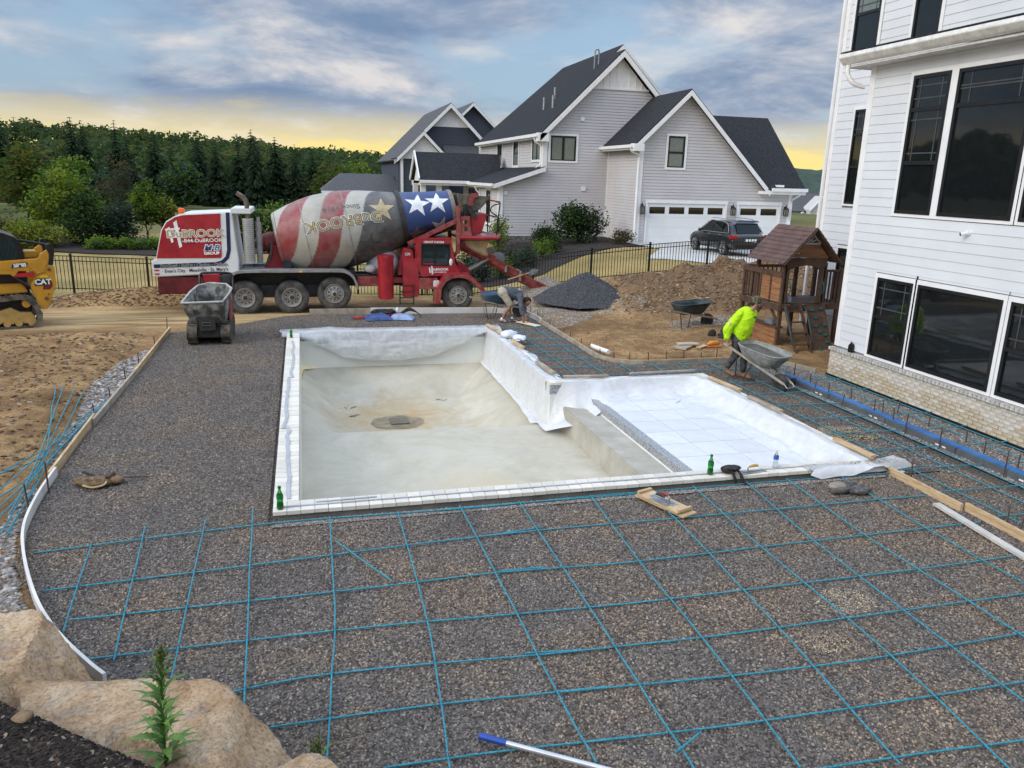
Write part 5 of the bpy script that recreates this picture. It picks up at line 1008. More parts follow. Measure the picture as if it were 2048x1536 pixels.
# ================================================================== BLACK FENCE
FENCE_PTS = [(-12.6, 30.1), (-10.2, 30.1), (-7.80, 30.1), (-5.38, 30.1), (-2.95, 30.1), (-.5, 30.1), (1.95, 30.1), (4.4, 30.1), (6.35, 30.0), (8.8, 29.8), (11.15, 29.6), (13.62, 29.5), (16.2, 29.45), (18.8, 29.4), (21.3, 29.4)]
TOPZ = [1.12, 1.05, .97, .87, .78, .72, .66, .62, .66, .98, 1.29, 1.53, 1.72, 1.86, 1.98]
fn = empty('metal_fence', (3, 30, -.4), 'long black metal picket fence running behind the truck and heaps', 'fence')
BF = mat('black_fence', (.010, .010, .011), .45, var=.2)
pk = MB().box((-.0095, -.0095, 0), (.0095, .0095, 1)).mesh('picket'); pk.materials.append(BF)
O_ = Vector(fn.location)
for i, ((x_, y_), zt) in enumerate(zip(FENCE_PTS, TOPZ)):
    q = local(fn); q.box((x_-.035, y_-.035, zt-1.5), (x_+.035, y_+.035, zt+.05)); q.box((x_-.042, y_-.042, zt+.05), (x_+.042, y_+.042, zt+.075)); q.build('post', BF, fn)
    if i+1 < len(FENCE_PTS):
        (x2, y2), z2 = FENCE_PTS[i+1], TOPZ[i+1]
        for dz_ in (0, -.16, -1.12):
            q = local(fn); q.bar((x_+.036, y_, zt+dz_-.014), (x2-.036, y2, z2+dz_-.014), .026, .028); q.build('rail', BF, fn)
        n = 20
        for k in range(1, n):
            f = k/n; X_, Y_, Z_ = x_+(x2-x_)*f, y_+(y2-y_)*f, zt+(z2-zt)*f; inst('picket', pk, Vector((X_, Y_, Z_-1.2))-O_, fn, scale=(1, 1, 1.17))
# ================================================================== CONCRETE MIXER TRUCK
tk = empty('mixer_truck', (0, 26.5, -.36), 'red and white front discharge concrete mixer truck with flag painted drum', 'truck')
TR = mat('truck_red', (.30, .012, .022), .35, var=.25, scale=3, coat=.3, c2=(.40, .025, .035))
TRD = mat('dusty_red', (.22, .03, .03), .6, c2=(.34, .10, .09), scale=5)
TW_ = mat('truck_white', (.72, .73, .72), .4, var=.05, scale=2); TB = mat('truck_navy', (.012, .022, .07), .4); TG = mat('truck_grey', (.20, .20, .195), .6, c2=(.32, .31, .29), scale=5)
GOLD = mat('gold_lettering', (.42, .33, .14), .5); LBLK = mat('black_lettering', (.02, .02, .025), .5); LBLU = mat('blue_lettering', (.05, .12, .35), .4); LWHT = mat('white_lettering', (.80, .80, .78), .5)
Yn, Yf, Yc = 25.3, 27.7, 26.5
hood = [(-4.40, .80), (-1.95, .92), (-1.93, 1.3), (-2.06, 2.76), (-3.45, 2.68), (-3.66, 2.62), (-3.92, 2.46), (-4.08, 2.2), (-4.30, 1.32), (-4.42, 1.30)]
q = local(tk); q.prism(hood, 'y', 25.42, 27.58); rh = q.build('engine_cover', TW_, tk, bevel=.03)
red = [(-4.26, 1.37), (-4.05, 2.19), (-3.9, 2.43), (-3.65, 2.585), (-3.45, 2.64), (-2.38, 2.71), (-2.42, 1.43), (-2.46, 1.38)]
q = local(tk); q.prism(red, 'y', 25.408, 25.44); q.build('red_panel', TR, rh)
q = local(tk); pth = [(-2.17, 2.74), (-2.2, 1.62), (-2.26, 1.4), (-2.4, 1.26), (-2.6, 1.2), (-4.36, 1.13)]
def ribbon(q, pts, w_, y_):
    P = [Vector(p) for p in pts]; vs = []
    for i, p in enumerate(P):
        d = (P[min(i+1, len(P)-1)]-P[max(i-1, 0)]).normalized(); n = Vector((-d.y, d.x))*w_/2; vs += [(p.x+n.x, y_, p.y+n.y), (p.x-n.x, y_, p.y-n.y)]
    q.add(vs, [(2*i, 2*i+1, 2*i+3, 2*i+2) for i in range(len(P)-1)])
ribbon(q, pth, .11, 25.412); q.build('navy_stripe', TB, rh, recalc=False)
def SM(x, z, y, ang=0): return Matrix.Translation((x, y, z)) @ Matrix.Rotation(R(90), 4, 'X') @ Matrix.Rotation(ang, 4, 'Z')
def slab_text(s, x, z, size, m, y, bold=0, sx=1, ang=0, sh=0, par=None, name='lettering'):
    vs, fs = text2d(s, size, bold, sh); b_ = MB(); b_.M = Matrix.Translation(-Vector(tk.location)) @ SM(x, z, y, ang); b_.add([(a*sx, c, 0) for a, c in vs], fs); return b_.build(name, m, par or rh, recalc=False)
T0 = 25.402
slab_text('DuBROOK', -3.12, 2.10, .31, LWHT, T0, .018, 1.12, .03); slab_text('DuBROOK', -3.12, 2.10, .31, GOLD, T0-.003, .003, 1.12, .03)
slab_text('1-844-DuBROOK', -2.98, 1.90, .15, LWHT, T0, .003, 1.12, .03)
slab_text('M·B', -2.70, 1.68, .24, LWHT, T0, .022, 1.15, .03, .3); slab_text('M·B', -2.70, 1.68, .24, LBLU, T0-.003, .004, 1.15, .03, .3); slab_text('GROUP', -2.70, 1.52, .11, LWHT, T0, .006, 1.2, .03)
slab_text('Bradford · Butler · Clarion · Dubois', -3.22, 1.16, .135, LWHT, T0, .007, .98, .035); slab_text('Bradford · Butler · Clarion · Dubois', -3.22, 1.16, .135, LBLK, T0-.003, .002, .98, .035); slab_text("· Evan's City · Meadville · St. Mary's", -3.2, 1.01, .135, LBLK, T0, .002, .98, .035)
q = local(tk)       # slanted double bar emblem over the name
for pts in ([(-3.72, 2.42), (-3.62, 2.50), (-3.52, 1.72), (-3.60, 1.68)], [(-3.90, 2.26), (-3.83, 2.30), (-3.75, 1.86), (-3.81, 1.82)]): q.add([(a, T0-.001, c) for a, c in pts], [(0, 1, 2, 3)])
for pts in ([(-3.96, 2.24), (-3.55, 2.28), (-3.55, 2.22), (-3.95, 2.18)], [(-3.9, 2.02), (-3.5, 2.06), (-3.5, 2.0), (-3.88, 1.96)]): q.add([(a, T0-.0005, c) for a, c in pts], [(0, 1, 2, 3)])
q.build('emblem', LWHT, rh, recalc=False)
q = local(tk); q.box((-2.1, 25.5, 2.70), (-1.5, 27.5, 2.86)); q.build('cowl', TW_, tk, bevel=.02)
q = local(tk); q.box((-4.30, 25.45, .28), (-3.0, 27.55, .80)); q.build('bumper', mat('dark_red', (.12, .012, .015), .6, var=.3), tk, bevel=.02)
q = local(tk); q.lathe([(0, .07), (.03, .09), (.15, .09), (.17, .06)], (-3.53, 25.9, 2.66), (0, 0, 1), 14); q.build('beacon', mat('orange_beacon', (.75, .13, .02), .3), tk, smooth=True)
q = local(tk); q.box((-4.36, 25.404, .99), (-4.22, 25.41, 1.03)); q.box((-4.36, 25.404, .88), (-4.22, 25.41, .92)); q.build('marker_light', mat('red_lens', (.5, .02, .02), .2), rh)
q = local(tk); q.cyl((-1.62, 25.62, 1.22), (-1.62, 25.62, 2.56), .165, 24); mf = q.build('muffler', mat('muffler_shield', (.42, .42, .40), .5, metal=.4, c2=(.52, .52, .50), scale=4), tk, smooth=True)
dots = local(tk)      # perforated heat shield
for r in range(22):
    for k in range(10):
        a = math.pi*(1+(k+.5*(r % 2))/10); z_ = 1.28+r*.058; c_, s_ = math.cos(a), math.sin(a); p = Vector((-1.62+.1665*c_, 25.62+.1665*s_, z_)); t_ = Vector((-s_, c_, 0))
        dots.add([p+t_*.014, p+Vector((0, 0, .014)), p-t_*.014, p-Vector((0, 0, .014))], [(0, 1, 2, 3)])
tag(dots.build('shield_holes', DARK, mf, recalc=False), kind='stuff')
q = local(tk); q.tube(spline([(-1.62, 25.62, 2.5), (-1.62, 25.62, 2.86), (-1.63, 25.62, 3.05), (-1.72, 25.62, 3.2), (-1.90, 25.62, 3.32)], 4), .068, 12); q.build('exhaust_stack', mat('rusty_pipe', (.16, .12, .09), .6, metal=.4, var=.3), tk, smooth=True)
q = local(tk); q.cyl((-1.32, 25.7, 1.2), (-1.32, 25.7, 2.45), .09, 14); q.cyl((-1.32, 25.7, 2.45), (-1.32, 25.7, 2.6), .05, 10); q.build('air_filter', TG, tk, smooth=True)
q = local(tk)
for k in range(4): q.tube(spline([(-1.55, 25.7, 1.15-.02*k), (-1.1, 25.6, 1.2), (-.95, 25.75, 1.45+.1*k), (-1.05, 25.9, 1.75)], 5), .022, 6)
q.build('hoses', RUBBER, tk, smooth=True)
# chassis
q = local(tk); q.box((-4.0, 25.95, .42), (5.3, 26.15, .78)); q.box((-4.0, 26.85, .42), (5.3, 27.05, .78)); q.box((-2.4, 25.9, .75), (1.6, 27.1, .95)); q.box((-3.0, 25.7, .3), (-2.3, 27.3, .8)); q.build('chassis', DARK, tk)
q = local(tk)
for x_ in (-1.8, -.4, .9, 4.9): q.cyl((x_, 25.5, .16), (x_, 27.5, .16), .09, 10)
for x_ in (-1.1, .25): q.box((x_-.25, 25.75, .1), (x_+.25, 25.95, .5))
q.build('axles', DARK, tk)
# wheels
TY = mat('dusty_tyre', (.030, .029, .028), .85, c2=(.12, .115, .105), scale=3, bump=.3); RIM = mat('steel_rim', (.30, .29, .27), .5, metal=.3, c2=(.42, .41, .39), scale=8)
def wheel_mesh():
    ty = MB(); ty.lathe([(.0, .30), (.02, .33), (.0, .42), (.02, .49), (.05, .515), (.25, .515), (.28, .49), (.30, .42), (.28, .30)], (0, 0, 0), (0, 1, 0), 48, cap=False)
    for k in range(48):
        a = 2*math.pi*k/48; c_, s_ = math.cos(a), math.sin(a)
        for y_ in (.035, .175):
            p = Vector((c_*.52, y_+.045, s_*.52)); t_ = Vector((-s_, 0, c_))*.020; n = Vector((c_, 0, s_))*.012; w_ = Vector((0, .05, 0))
            ty.add([p-t_-w_-n, p+t_-w_-n, p+t_+w_-n, p-t_+w_-n, p-t_-w_+n, p+t_-w_+n, p+t_+w_+n, p-t_+w_+n], [(4, 5, 6, 7), (0, 1, 5, 4), (1, 2, 6, 5), (2, 3, 7, 6), (3, 0, 4, 7)])
    return ty
tyo = wheel_mesh().build('tyre', TY, smooth=35); tym = tyo.data; bpy.data.objects.remove(tyo)
def rim(flat):
    r_ = MB(); r_.lathe([(.03, .31), (.0, .30), (.0, .285), (.05, .27), (.10 if not flat else .03, .24), (.10 if not flat else .02, .12), (.05 if not flat else -.02, .10), (.04 if not flat else -.06, .0)], (0, 0, 0), (0, 1, 0), 32, cap=False); return r_
rmA = rim(False).build('rim', RIM, smooth=35); rA = rmA.data; bpy.data.objects.remove(rmA); rmB = rim(True).build('rim', RIM, smooth=35); rB = rmB.data; bpy.data.objects.remove(rmB)
def holes(flat, n=10, r0=.185, rr=.026):
    h_ = MB(); y_ = .098 if not flat else .022
    for k in range(n):
        a = 2*math.pi*(k+.5)/n; h_.cyl((r0*math.cos(a), y_-.008, r0*math.sin(a)), (r0*math.cos(a), y_+.01, r0*math.sin(a)), rr, 10)
    for k in range(10):
        a = 2*math.pi*k/10; h_.cyl((.125*math.cos(a), y_-.03, .125*math.sin(a)), (.125*math.cos(a), y_, .125*math.sin(a)), .012, 6)
    m_ = h_.mesh('hand_holes'); m_.materials.append(DARK); return m_
hA, hB = holes(False), holes(True)
hub = MB(); hub.lathe([(-.06, .0), (-.06, .04), (-.03, .065), (.03, .075), (.06, .08)], (0, 0, 0), (0, 1, 0), 16, cap=False); hm = hub.mesh('hub'); hm.materials.append(DARK)
def put_wheel(x, z, flat, near=True, dual=False):
    y_ = Yn if near else Yf; L_ = Vector(tk.location); s_ = 1 if near else -1
    w_ = inst('wheel', rB if flat else rA, Vector((x, y_, z))-L_, tk, scale=(1, s_, 1))
    inst('tyre', tym, (0, 0, 0), w_); inst('hand_holes', hB if flat else hA, (0, 0, 0), w_); inst('hub', hm, (0, .0 if flat else .05, 0), w_)
    if dual: inst('tyre', tym, (0, .34, 0), w_)
for n_ in (True, False):
    put_wheel(-1.81, .155, False, n_, True); put_wheel(-.41, .155, False, n_, True); put_wheel(.90, .26, True, n_); put_wheel(4.90, .17, True, n_)
# rear fenders
def strip_y(q, pts, y0, y1, th):
    P = [Vector(p) for p in pts]; vs = []
    for i, p in enumerate(P):
        d = (P[min(i+1, len(P)-1)]-P[max(i-1, 0)]).normalized(); n = Vector((-d.y, d.x))*th
        for (y_) in (y0, y1): vs += [(p.x, y_, p.y), (p.x+n.x, y_, p.y+n.y)]
    for i in range(len(P)-1):
        a, c = i*4, i*4+4; q_ = [(a, c, c+2, a+2), (a+1, a+3, c+3, c+1), (a, a+1, c+1, c), (a+2, c+2, c+3, a+3)]; q.add([], []); fs.extend(q_)
    return vs
for y0, y1 in ((25.22, 25.95), (27.05, 27.78)):
    q = local(tk); fs = []; vs = strip_y(q, spline([(-2.42, .40), (-2.3, .66), (-2.1, .86), (-1.8, .94), (-.4, .95), (1.0, .95), (1.3, .90), (1.5, .72), (1.6, .40)], 4), y0, y1, .07); q.add(vs, fs); q.build('rear_fender', TG, tk, smooth=50)
q = local(tk); q.ell((-.1, 25.21, .97), (.05, .02, .03)); q.build('side_marker', mat('amber_lens', (.7, .35, .03), .2), tk)
# drum
AX0 = Vector((-.83, 26.5, 1.80)); AXD = Vector((.9826, 0, .1857)); AXU = Vector((-.1857, 0, .9826)); AXN = Vector((0, -1, 0))
PROF = [(0, .40), (.03, .86), (.07, .90), (.45, 1.03), (.9, 1.15), (1.35, 1.23), (2.1, 1.245), (2.6, 1.19), (3.1, 1.09), (4.05, .88), (5.0, .74), (5.85, .64)]
def prad(s):
    for (a, ra), (c, rc) in zip(PROF, PROF[1:]):
        if a <= s <= c: return ra+(rc-ra)*(s-a)/(c-a)
    return PROF[-1][1]
def dpt(s, th, off=0):
    r_ = prad(max(0, min(5.85, s)))+off; return AX0+AXD*s+AXU*(r_*math.cos(th))+AXN*(r_*math.sin(th))
q = local(tk); ns_, nt_ = 190, 180; sv = []
ss = sorted(set([5.85*i/ns_ for i in range(ns_+1)]+[p[0] for p in PROF]))
for s in ss:
    for j in range(nt_): q.v.append(tuple(dpt(s, 2*math.pi*j/nt_)-Vector(tk.location))); sv.append((s, 2*math.pi*j/nt_))
for i in range(len(ss)-1):
    for j in range(nt_): q.f.append((i*nt_+j, i*nt_+(j+1) % nt_, (i+1)*nt_+(j+1) % nt_, (i+1)*nt_+j)); q.mi.append(0)
q.f.append(tuple(range(nt_-1, -1, -1))); q.mi.append(0)
def paint(s, th):
    d = math.degrees(th); d = d if d <= 180 else 360-d
    ph = s+d/180*1.8+.10*math.sin(d/180*6.5+.6)+.03*nz(s*2, d*.02, 1)
    RED, CRM, NVY, BLU = (.27, .035, .04), (.46, .44, .38), (.045, .050, .062), (.02, .05, .17)
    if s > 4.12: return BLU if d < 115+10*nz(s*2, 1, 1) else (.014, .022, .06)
    if ph > 3.5: return NVY
    return RED if (.80 < ph < 1.52 or 2.15 < ph < 2.88) else CRM
drum = q.build('drum', None, tk, smooth=35, recalc=True); drum.data.materials.clear()
ca = drum.data.color_attributes.new('paint', 'FLOAT_COLOR', 'POINT')
for i, (s, th) in enumerate(sv):
    c_ = paint(s, th); ca.data[i].color = (*c_, 1)
dm = bpy.data.materials.new('drum_paint'); dm.use_nodes = True; t = dm.node_tree; bs = t.nodes['Principled BSDF']; bs.inputs['Roughness'].default_value = .42
at = N(t, 'ShaderNodeVertexColor'); at.layer_name = 'paint'; tcn = N(t, 'ShaderNodeTexCoord'); nn = N(t, 'ShaderNodeTexNoise'); nn.inputs['Scale'].default_value = 1.6; nn.inputs['Detail'].default_value = 9; nn.inputs['Roughness'].default_value = .68; t.links.new(tcn.outputs['Object'], nn.inputs['Vector'])
rr_ = ramp(t, [(.38, 0), (.66, .62)]); t.links.new(nn.outputs[0], rr_.inputs[0])
sx_ = N(t, 'ShaderNodeSeparateXYZ'); t.links.new(tcn.outputs['Object'], sx_.inputs[0]); mr = N(t, 'ShaderNodeMapRange'); mr.inputs[1].default_value = 2.9; mr.inputs[2].default_value = 3.4; mr.inputs[3].default_value = 1; mr.inputs[4].default_value = .12; t.links.new(sx_.outputs[0], mr.inputs[0])
t.links.new(mixc(t, mth(t, 'MULTIPLY', rr_.outputs[0], mr.outputs[0]), at.outputs[0], (.27, .245, .205)), bs.inputs['Base Color']); drum.data.materials.append(dm)
def band(s0, s1, off, name, m, n=64):
    q = local(tk); q.lathe([(s0, prad(s0)), (s0, prad(s0)+off), (s1, prad(s1)+off), (s1, prad(s1))], AX0, AXD, n, cap=False); return q.build(name, m, drum, smooth=35)
band(4.0, 4.14, .05, 'roller_ring', DARK); band(5.72, 5.86, .03, 'mouth_ring', mat('dusty_ring', (.22, .20, .17), .7, var=.2)); band(2.28, 2.31, .006, 'weld_seam', TG); band(.95, .97, .006, 'weld_seam', TG); band(.02, .12, .02, 'head_ring', TG)
def decal(pts, faces, s0, th0, m, off, name):
    q = local(tk); q.add([dpt(s0+u_, th0+v_/prad(s0+u_), off) for u_, v_ in pts], faces); return q.build(name, m, drum, recalc=False)
def star(r_, rot, n=4):     # subdivided five point star, (u along axis, v downwards)
    pts = [(0, 0)]; fs = []
    out = []
    for k in range(10):
        a = rot+math.pi*k/5; rr2 = r_ if k % 2 == 0 else r_*.40; out.append((rr2*math.sin(a), -rr2*math.cos(a)))
    pts = []
    for k in range(10):
        a, c = out[k], out[(k+1) % 10]
        for i in range(n):
            for j in range(n-i):
                P_ = lambda i_, j_: (a[0]*i_/n+c[0]*j_/n, a[1]*i_/n+c[1]*j_/n)
                b0 = len(pts); pts += [P_(i, j), P_(i+1, j), P_(i, j+1)]; fs.append((b0, b0+1, b0+2))
                if i+j < n-1: pts += [P_(i+1, j+1)]; fs.append((b0+1, b0+3, b0+2))
    return pts, fs
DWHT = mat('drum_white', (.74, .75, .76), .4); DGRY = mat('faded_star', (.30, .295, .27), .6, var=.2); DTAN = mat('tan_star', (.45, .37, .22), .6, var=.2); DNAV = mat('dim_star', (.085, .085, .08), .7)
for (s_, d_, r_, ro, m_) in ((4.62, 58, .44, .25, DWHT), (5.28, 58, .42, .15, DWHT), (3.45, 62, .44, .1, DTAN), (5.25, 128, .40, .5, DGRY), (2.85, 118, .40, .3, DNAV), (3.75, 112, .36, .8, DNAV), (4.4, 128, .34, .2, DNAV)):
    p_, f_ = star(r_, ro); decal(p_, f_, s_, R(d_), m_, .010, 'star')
for st, s_, d_, sz, lay in (('DuBROOK', 2.2, 74, .46, ((LWHT, .03, .008), (MATS['black_lettering'], .016, .012), (GOLD, .0, .016))), ('Since 1916', 2.2, 53, .24, ((mat('grey_script', (.12, .12, .12), .6), .0, .01),))):
    for m_, bd, of in lay:
        vs, fs = text2d(st, sz, bd); decal([(-x*1.12, y) for x, y in vs], [tuple(reversed(f)) for f in fs], s_, R(d_), m_, of, 'lettering')
# drum drive and pedestals
q = local(tk); q.lathe([(-.62, .16), (-.60, .24), (-.36, .26), (-.34, .32), (-.12, .34), (.02, .30)], AX0, AXD, 20); q.cyl(AX0+AXD*-.8, AX0+AXD*-.6, .1, 10); q.build('drum_motor', TRD, tk, smooth=35)
q = local(tk); q.prism([(-1.25, .95), (-.35, .95), (-.55, 1.6), (-.95, 1.75)], 'y', 26.0, 27.0); q.build('rear_pedestal', TR, tk); q = local(tk); q.box((-.62, 25.75, .97), (-.38, 26.0, 1.32)); q.build('oil_tank', mat('blue_black', (.02, .03, .045), .4), tk, bevel=.02)
q = local(tk); q.bar((-.75, 25.75, 1.6), (-.2, 25.75, .97), .06, .05); q.build('brace', DARK, tk)
q = local(tk); q.prism([(2.95, .8), (3.55, .8), (3.45, 1.62), (3.15, 1.70)], 'y', 25.65, 27.35); fp = q.build('front_pedestal', TR, tk, bevel=.02)
q = local(tk); q.box((3.1, 25.5, .1), (3.62, 25.7, 1.35)); q.build('side_box', TR, tk, bevel=.02)
slab_text('CM', 3.28, 1.48, .12, LWHT, 25.64, .004, par=fp)
# water tank and dust bin in front of the drum
q = local(tk); q.lathe([(0, .22), (.02, .255), (1.25, .255), (1.30, .27), (1.40, .27), (1.42, .24)], (2.55, 25.55, .05), (0, 0, 1), 24); q.build('red_canister', TR, tk, smooth=35)
q = local(tk); q.ell((2.55, 26.45, 1.12), (.55, .6, .5), 20, 12); q.build('water_tank', TW_, tk, smooth=True)
q = local(tk); q.ell((2.1, 25.95, .98), (.2, .1, .14), 14, 8); q.build('tank_end', TW_, tk, smooth=True)
q = local(tk); q.box((1.65, 25.6, .45), (2.3, 25.9, .75)); q.box((2.3, 25.62, .55), (4.2, 25.92, .72)); q.box((3.6, 25.5, .35), (4.25, 25.6, .72)); q.build('red_frame_box', TRD, tk, bevel=.01); q = local(tk); q.box((4.1, 25.46, .42), (4.3, 25.6, .64)); q.build('washer_tank', TW_, tk, bevel=.02)
q = local(tk)
for x_ in (3.0, 3.45): q.box((x_-.02, 25.48, -.15), (x_+.02, 25.52, .5))
for k in range(4): q.box((3.0, 25.48, -.14+k*.2), (3.45, 25.54, -.11+k*.2))
q.build('ladder', DARK, tk)
# cab
cab = [(3.50, 1.97), (4.70, 1.97), (4.84, 1.2), (4.98, 1.0), (4.98, .82), (3.72, .76), (3.62, 1.0)]
wn = [(3.74, 1.80), (4.62, 1.80), (4.62, 1.16), (3.76, 1.22)]
q = local(tk); q.prism(cab, 'y', 25.50, 25.58, [wn]); q.prism(cab, 'y', 27.42, 27.50, [wn]); q.box((3.5, 25.5, 1.96), (4.72, 27.5, 2.02)); q.box((3.52, 25.58, .78), (3.6, 27.42, 1.96)); q.box((3.6, 25.58, .76), (4.9, 27.42, .84)); cb = q.build('cab', TR, tk, bevel=.012)
q = local(tk); q.box((3.72, 25.525, 1.16), (4.14, 25.535, 1.82)); q.box((4.16, 25.53, 1.16), (4.64, 25.54, 1.82)); q.build('side_window', mat('cab_glass', (.03, .05, .05), .04, trans=.55, var=.1), cb)
q = local(tk); q.add([(4.70, 25.58, 1.95), (4.70, 27.42, 1.95), (4.95, 27.42, 1.05), (4.95, 25.58, 1.05)], [(0, 1, 2, 3)]); q.build('windscreen', GLASS, cb, recalc=False)
q = local(tk); F_ = Face((0, 25.5, 0), (1, 0, 0), (0, -1, 0)); F_.ring(q, 3.70, 4.66, 1.12, 1.84, .045, -.0, .015); F_.box(q, 4.13, 4.17, 1.16, 1.80, -.02, .012); q.build('window_seal', BLACK, cb)
q = local(tk); q.box((3.8, 26.2, .84), (4.2, 26.8, 1.35)); q.box((3.75, 26.25, 1.3), (3.9, 26.75, 1.75)); q.build('seat', DARK, cb)
slab_text('USDOT 2182204', 4.12, 1.885, .085, LWHT, 25.495, .004, 1.1, par=cb); slab_text('DuBROOK', 4.32, 1.0, .11, LWHT, 25.495, .004, 1.1, par=cb); slab_text('1-844-DuBROOK', 4.32, .91, .055, LWHT, 25.495, .002, 1.1, par=cb)
q = local(tk); q.add([(a, 25.494, c) for a, c in ((4.02, 1.12), (4.07, 1.14), (4.10, .85), (4.05, .83))], [(0, 1, 2, 3)]); q.add([(a, 25.494, c) for a, c in ((3.95, 1.05), (3.99, 1.07), (4.02, .9), (3.98, .88))], [(0, 1, 2, 3)]); q.build('emblem', LWHT, cb, recalc=False)
q = local(tk); q.prism([(4.9, .80), (5.45, .72), (5.40, .95), (5.15, 1.18), (4.9, 1.22)], 'y', 25.9, 27.1); q.build('nose', TR, tk, bevel=.03)
q = local(tk); q.ell((4.66, 25.36, 1.25), (.06, .05, .12)); q.bar((4.66, 25.4, 1.25), (4.7, 25.55, 1.3), .03); q.build('mirror', TW_, cb, smooth=True)
# front fenders: faceted red arches
arch = [(4.16, -.10), (4.20, .42), (4.48, .88), (5.22, .86), (5.62, .52), (5.80, .28), (5.76, .02), (5.66, .02), (5.68, .26), (5.52, .46), (5.34, .62), (5.1, .73), (4.9, .76), (4.68, .73), (4.48, .62), (4.34, .40), (4.28, -.10)]
for y0, y1 in ((25.18, 25.24), (27.76, 27.82)): q = local(tk); q.prism(arch, 'y', y0, y1); q.build('front_fender_skirt', TRD, tk, bevel=.01)
for y0, y1 in ((25.20, 25.9), (27.1, 27.80)):
    q = local(tk); fs = []; vs = strip_y(q, [(4.17, -.10), (4.21, .42), (4.49, .88), (5.22, .86), (5.62, .52), (5.80, .28)], y0, y1, .03); q.add(vs, fs); q.build('front_fender', TR, tk)
q = local(tk); q.box((5.72, 25.3, .08), (5.78, 25.55, .24)); q.build('headlight', mat('lens_clear', (.7, .6, .45), .15), tk)
# front tower: posts, sloping arms, plate with holes, platform, bucket, hopper, railing
for y_ in (25.72, 27.28):
    q = local(tk); q.bar((4.96, y_, 1.5), (4.96, y_, 3.05), .13, .12); q.bar((4.96, y_, 1.6), (4.75, y_, 1.3), .11, .1); q.build('tower_post', TRD, tk, bevel=.01)
    q = local(tk); q.bar((3.3, y_, 1.80), (4.98, y_, 2.60), .10, .14); q.build('tower_arm', TRD, tk, bevel=.01)
q = local(tk); hol = [[(5.2+.075*math.cos(a), z_+.075*math.sin(a)) for a in [k*math.pi/8 for k in range(16)]] for z_ in (2.3, 2.53, 2.16-.02)]
q.prism([(5.05, 2.05), (5.42, 2.05), (5.33, 2.72), (5.05, 2.72)], 'y', 25.68, 25.72, hol[:2]); q.build('holed_plate', TRD, tk)
q = local(tk); q.box((5.0, 25.7, 1.98), (6.30, 27.3, 2.06)); q.tube([(5.0, 25.7, 2.02), (6.28, 25.7, 2.02), (6.36, 25.8, 2.05), (6.36, 27.2, 2.05)], .07, 8); q.build('platform', TR, tk)
q = local(tk); q.prism([(5.40, 2.75), (5.98, 2.80), (5.78, 2.12), (5.45, 2.12)], 'y', 25.85, 27.1); q.build('collector', TR, tk, bevel=.03)
HOP = mat('caked_hopper', (.085, .075, .055), .85, c2=(.18, .165, .13), scale=6, bump=.6)
q = local(tk); q.prism([(5.0, 3.46), (5.1, 3.40), (5.95, 3.36), (6.12, 3.30), (6.0, 3.22), (5.75, 2.95), (5.5, 2.80), (5.12, 2.75), (5.0, 3.0)], 'y', 25.9, 27.1); q.build('charge_hopper', HOP, tk, bevel=.04)
q = local(tk); q.prism([(5.36, 3.44), (5.62, 3.46), (5.70, 3.34), (5.52, 3.30), (5.46, 3.02), (5.34, 3.05)], 'y', 25.82, 25.9); q.build('hopper_bracket', TRD, tk, bevel=.01); q = local(tk); q.prism([(5.25, 3.0), (5.45, 3.0), (5.62, 2.7), (5.5, 2.62)], 'y', 25.8, 25.86); q.cyl((5.2, 25.8, 2.7), (5.2, 25.8, 3.1), .06, 8); q.build('linkage', DARK, tk)
q = local(tk)
for pts in ([(5.98, 25.75, 2.75), (6.3, 25.75, 2.7), (6.28, 25.75, 2.1)], [(6.22, 25.75, 3.20), (6.38, 25.75, 3.16), (6.32, 25.75, 2.7), (6.28, 25.75, 2.1)], spline([(6.38, 25.75, 3.14), (6.15, 25.75, 3.08), (6.05, 25.75, 2.95), (6.10, 25.75, 2.85), (6.28, 25.75, 2.74)], 3), [(6.0, 25.75, 3.25), (6.0, 25.75, 2.75)], [(6.3, 27.2, 2.1), (6.3, 27.2, 3.2), (6.36, 25.75, 3.2)], [(6.3, 27.2, 2.7), (6.3, 25.75, 2.7)]): q.tube(pts, .022, 6)
q.build('railing', BLACK, tk, smooth=True)
q = local(tk); q.bar((6.0, 25.75, 3.26), (6.36, 25.75, 3.20), .03); q.build('top_rail', TR, tk)
q = local(tk)      # tan rubber boot below the bucket
prb = [(5.25, 1.95), (6.08, 1.95), (6.05, 1.75), (5.98, 1.62), (6.12, 1.45), (6.08, 1.36), (5.9, 1.40), (5.5, 1.60), (5.25, 1.78)]; q.prism(prb, 'y', 26.0, 26.9); q.build('rubber_boot', mat('tan_boot', (.42, .32, .16), .7, c2=(.58, .46, .26), scale=3), tk, bevel=.05, smooth=True)
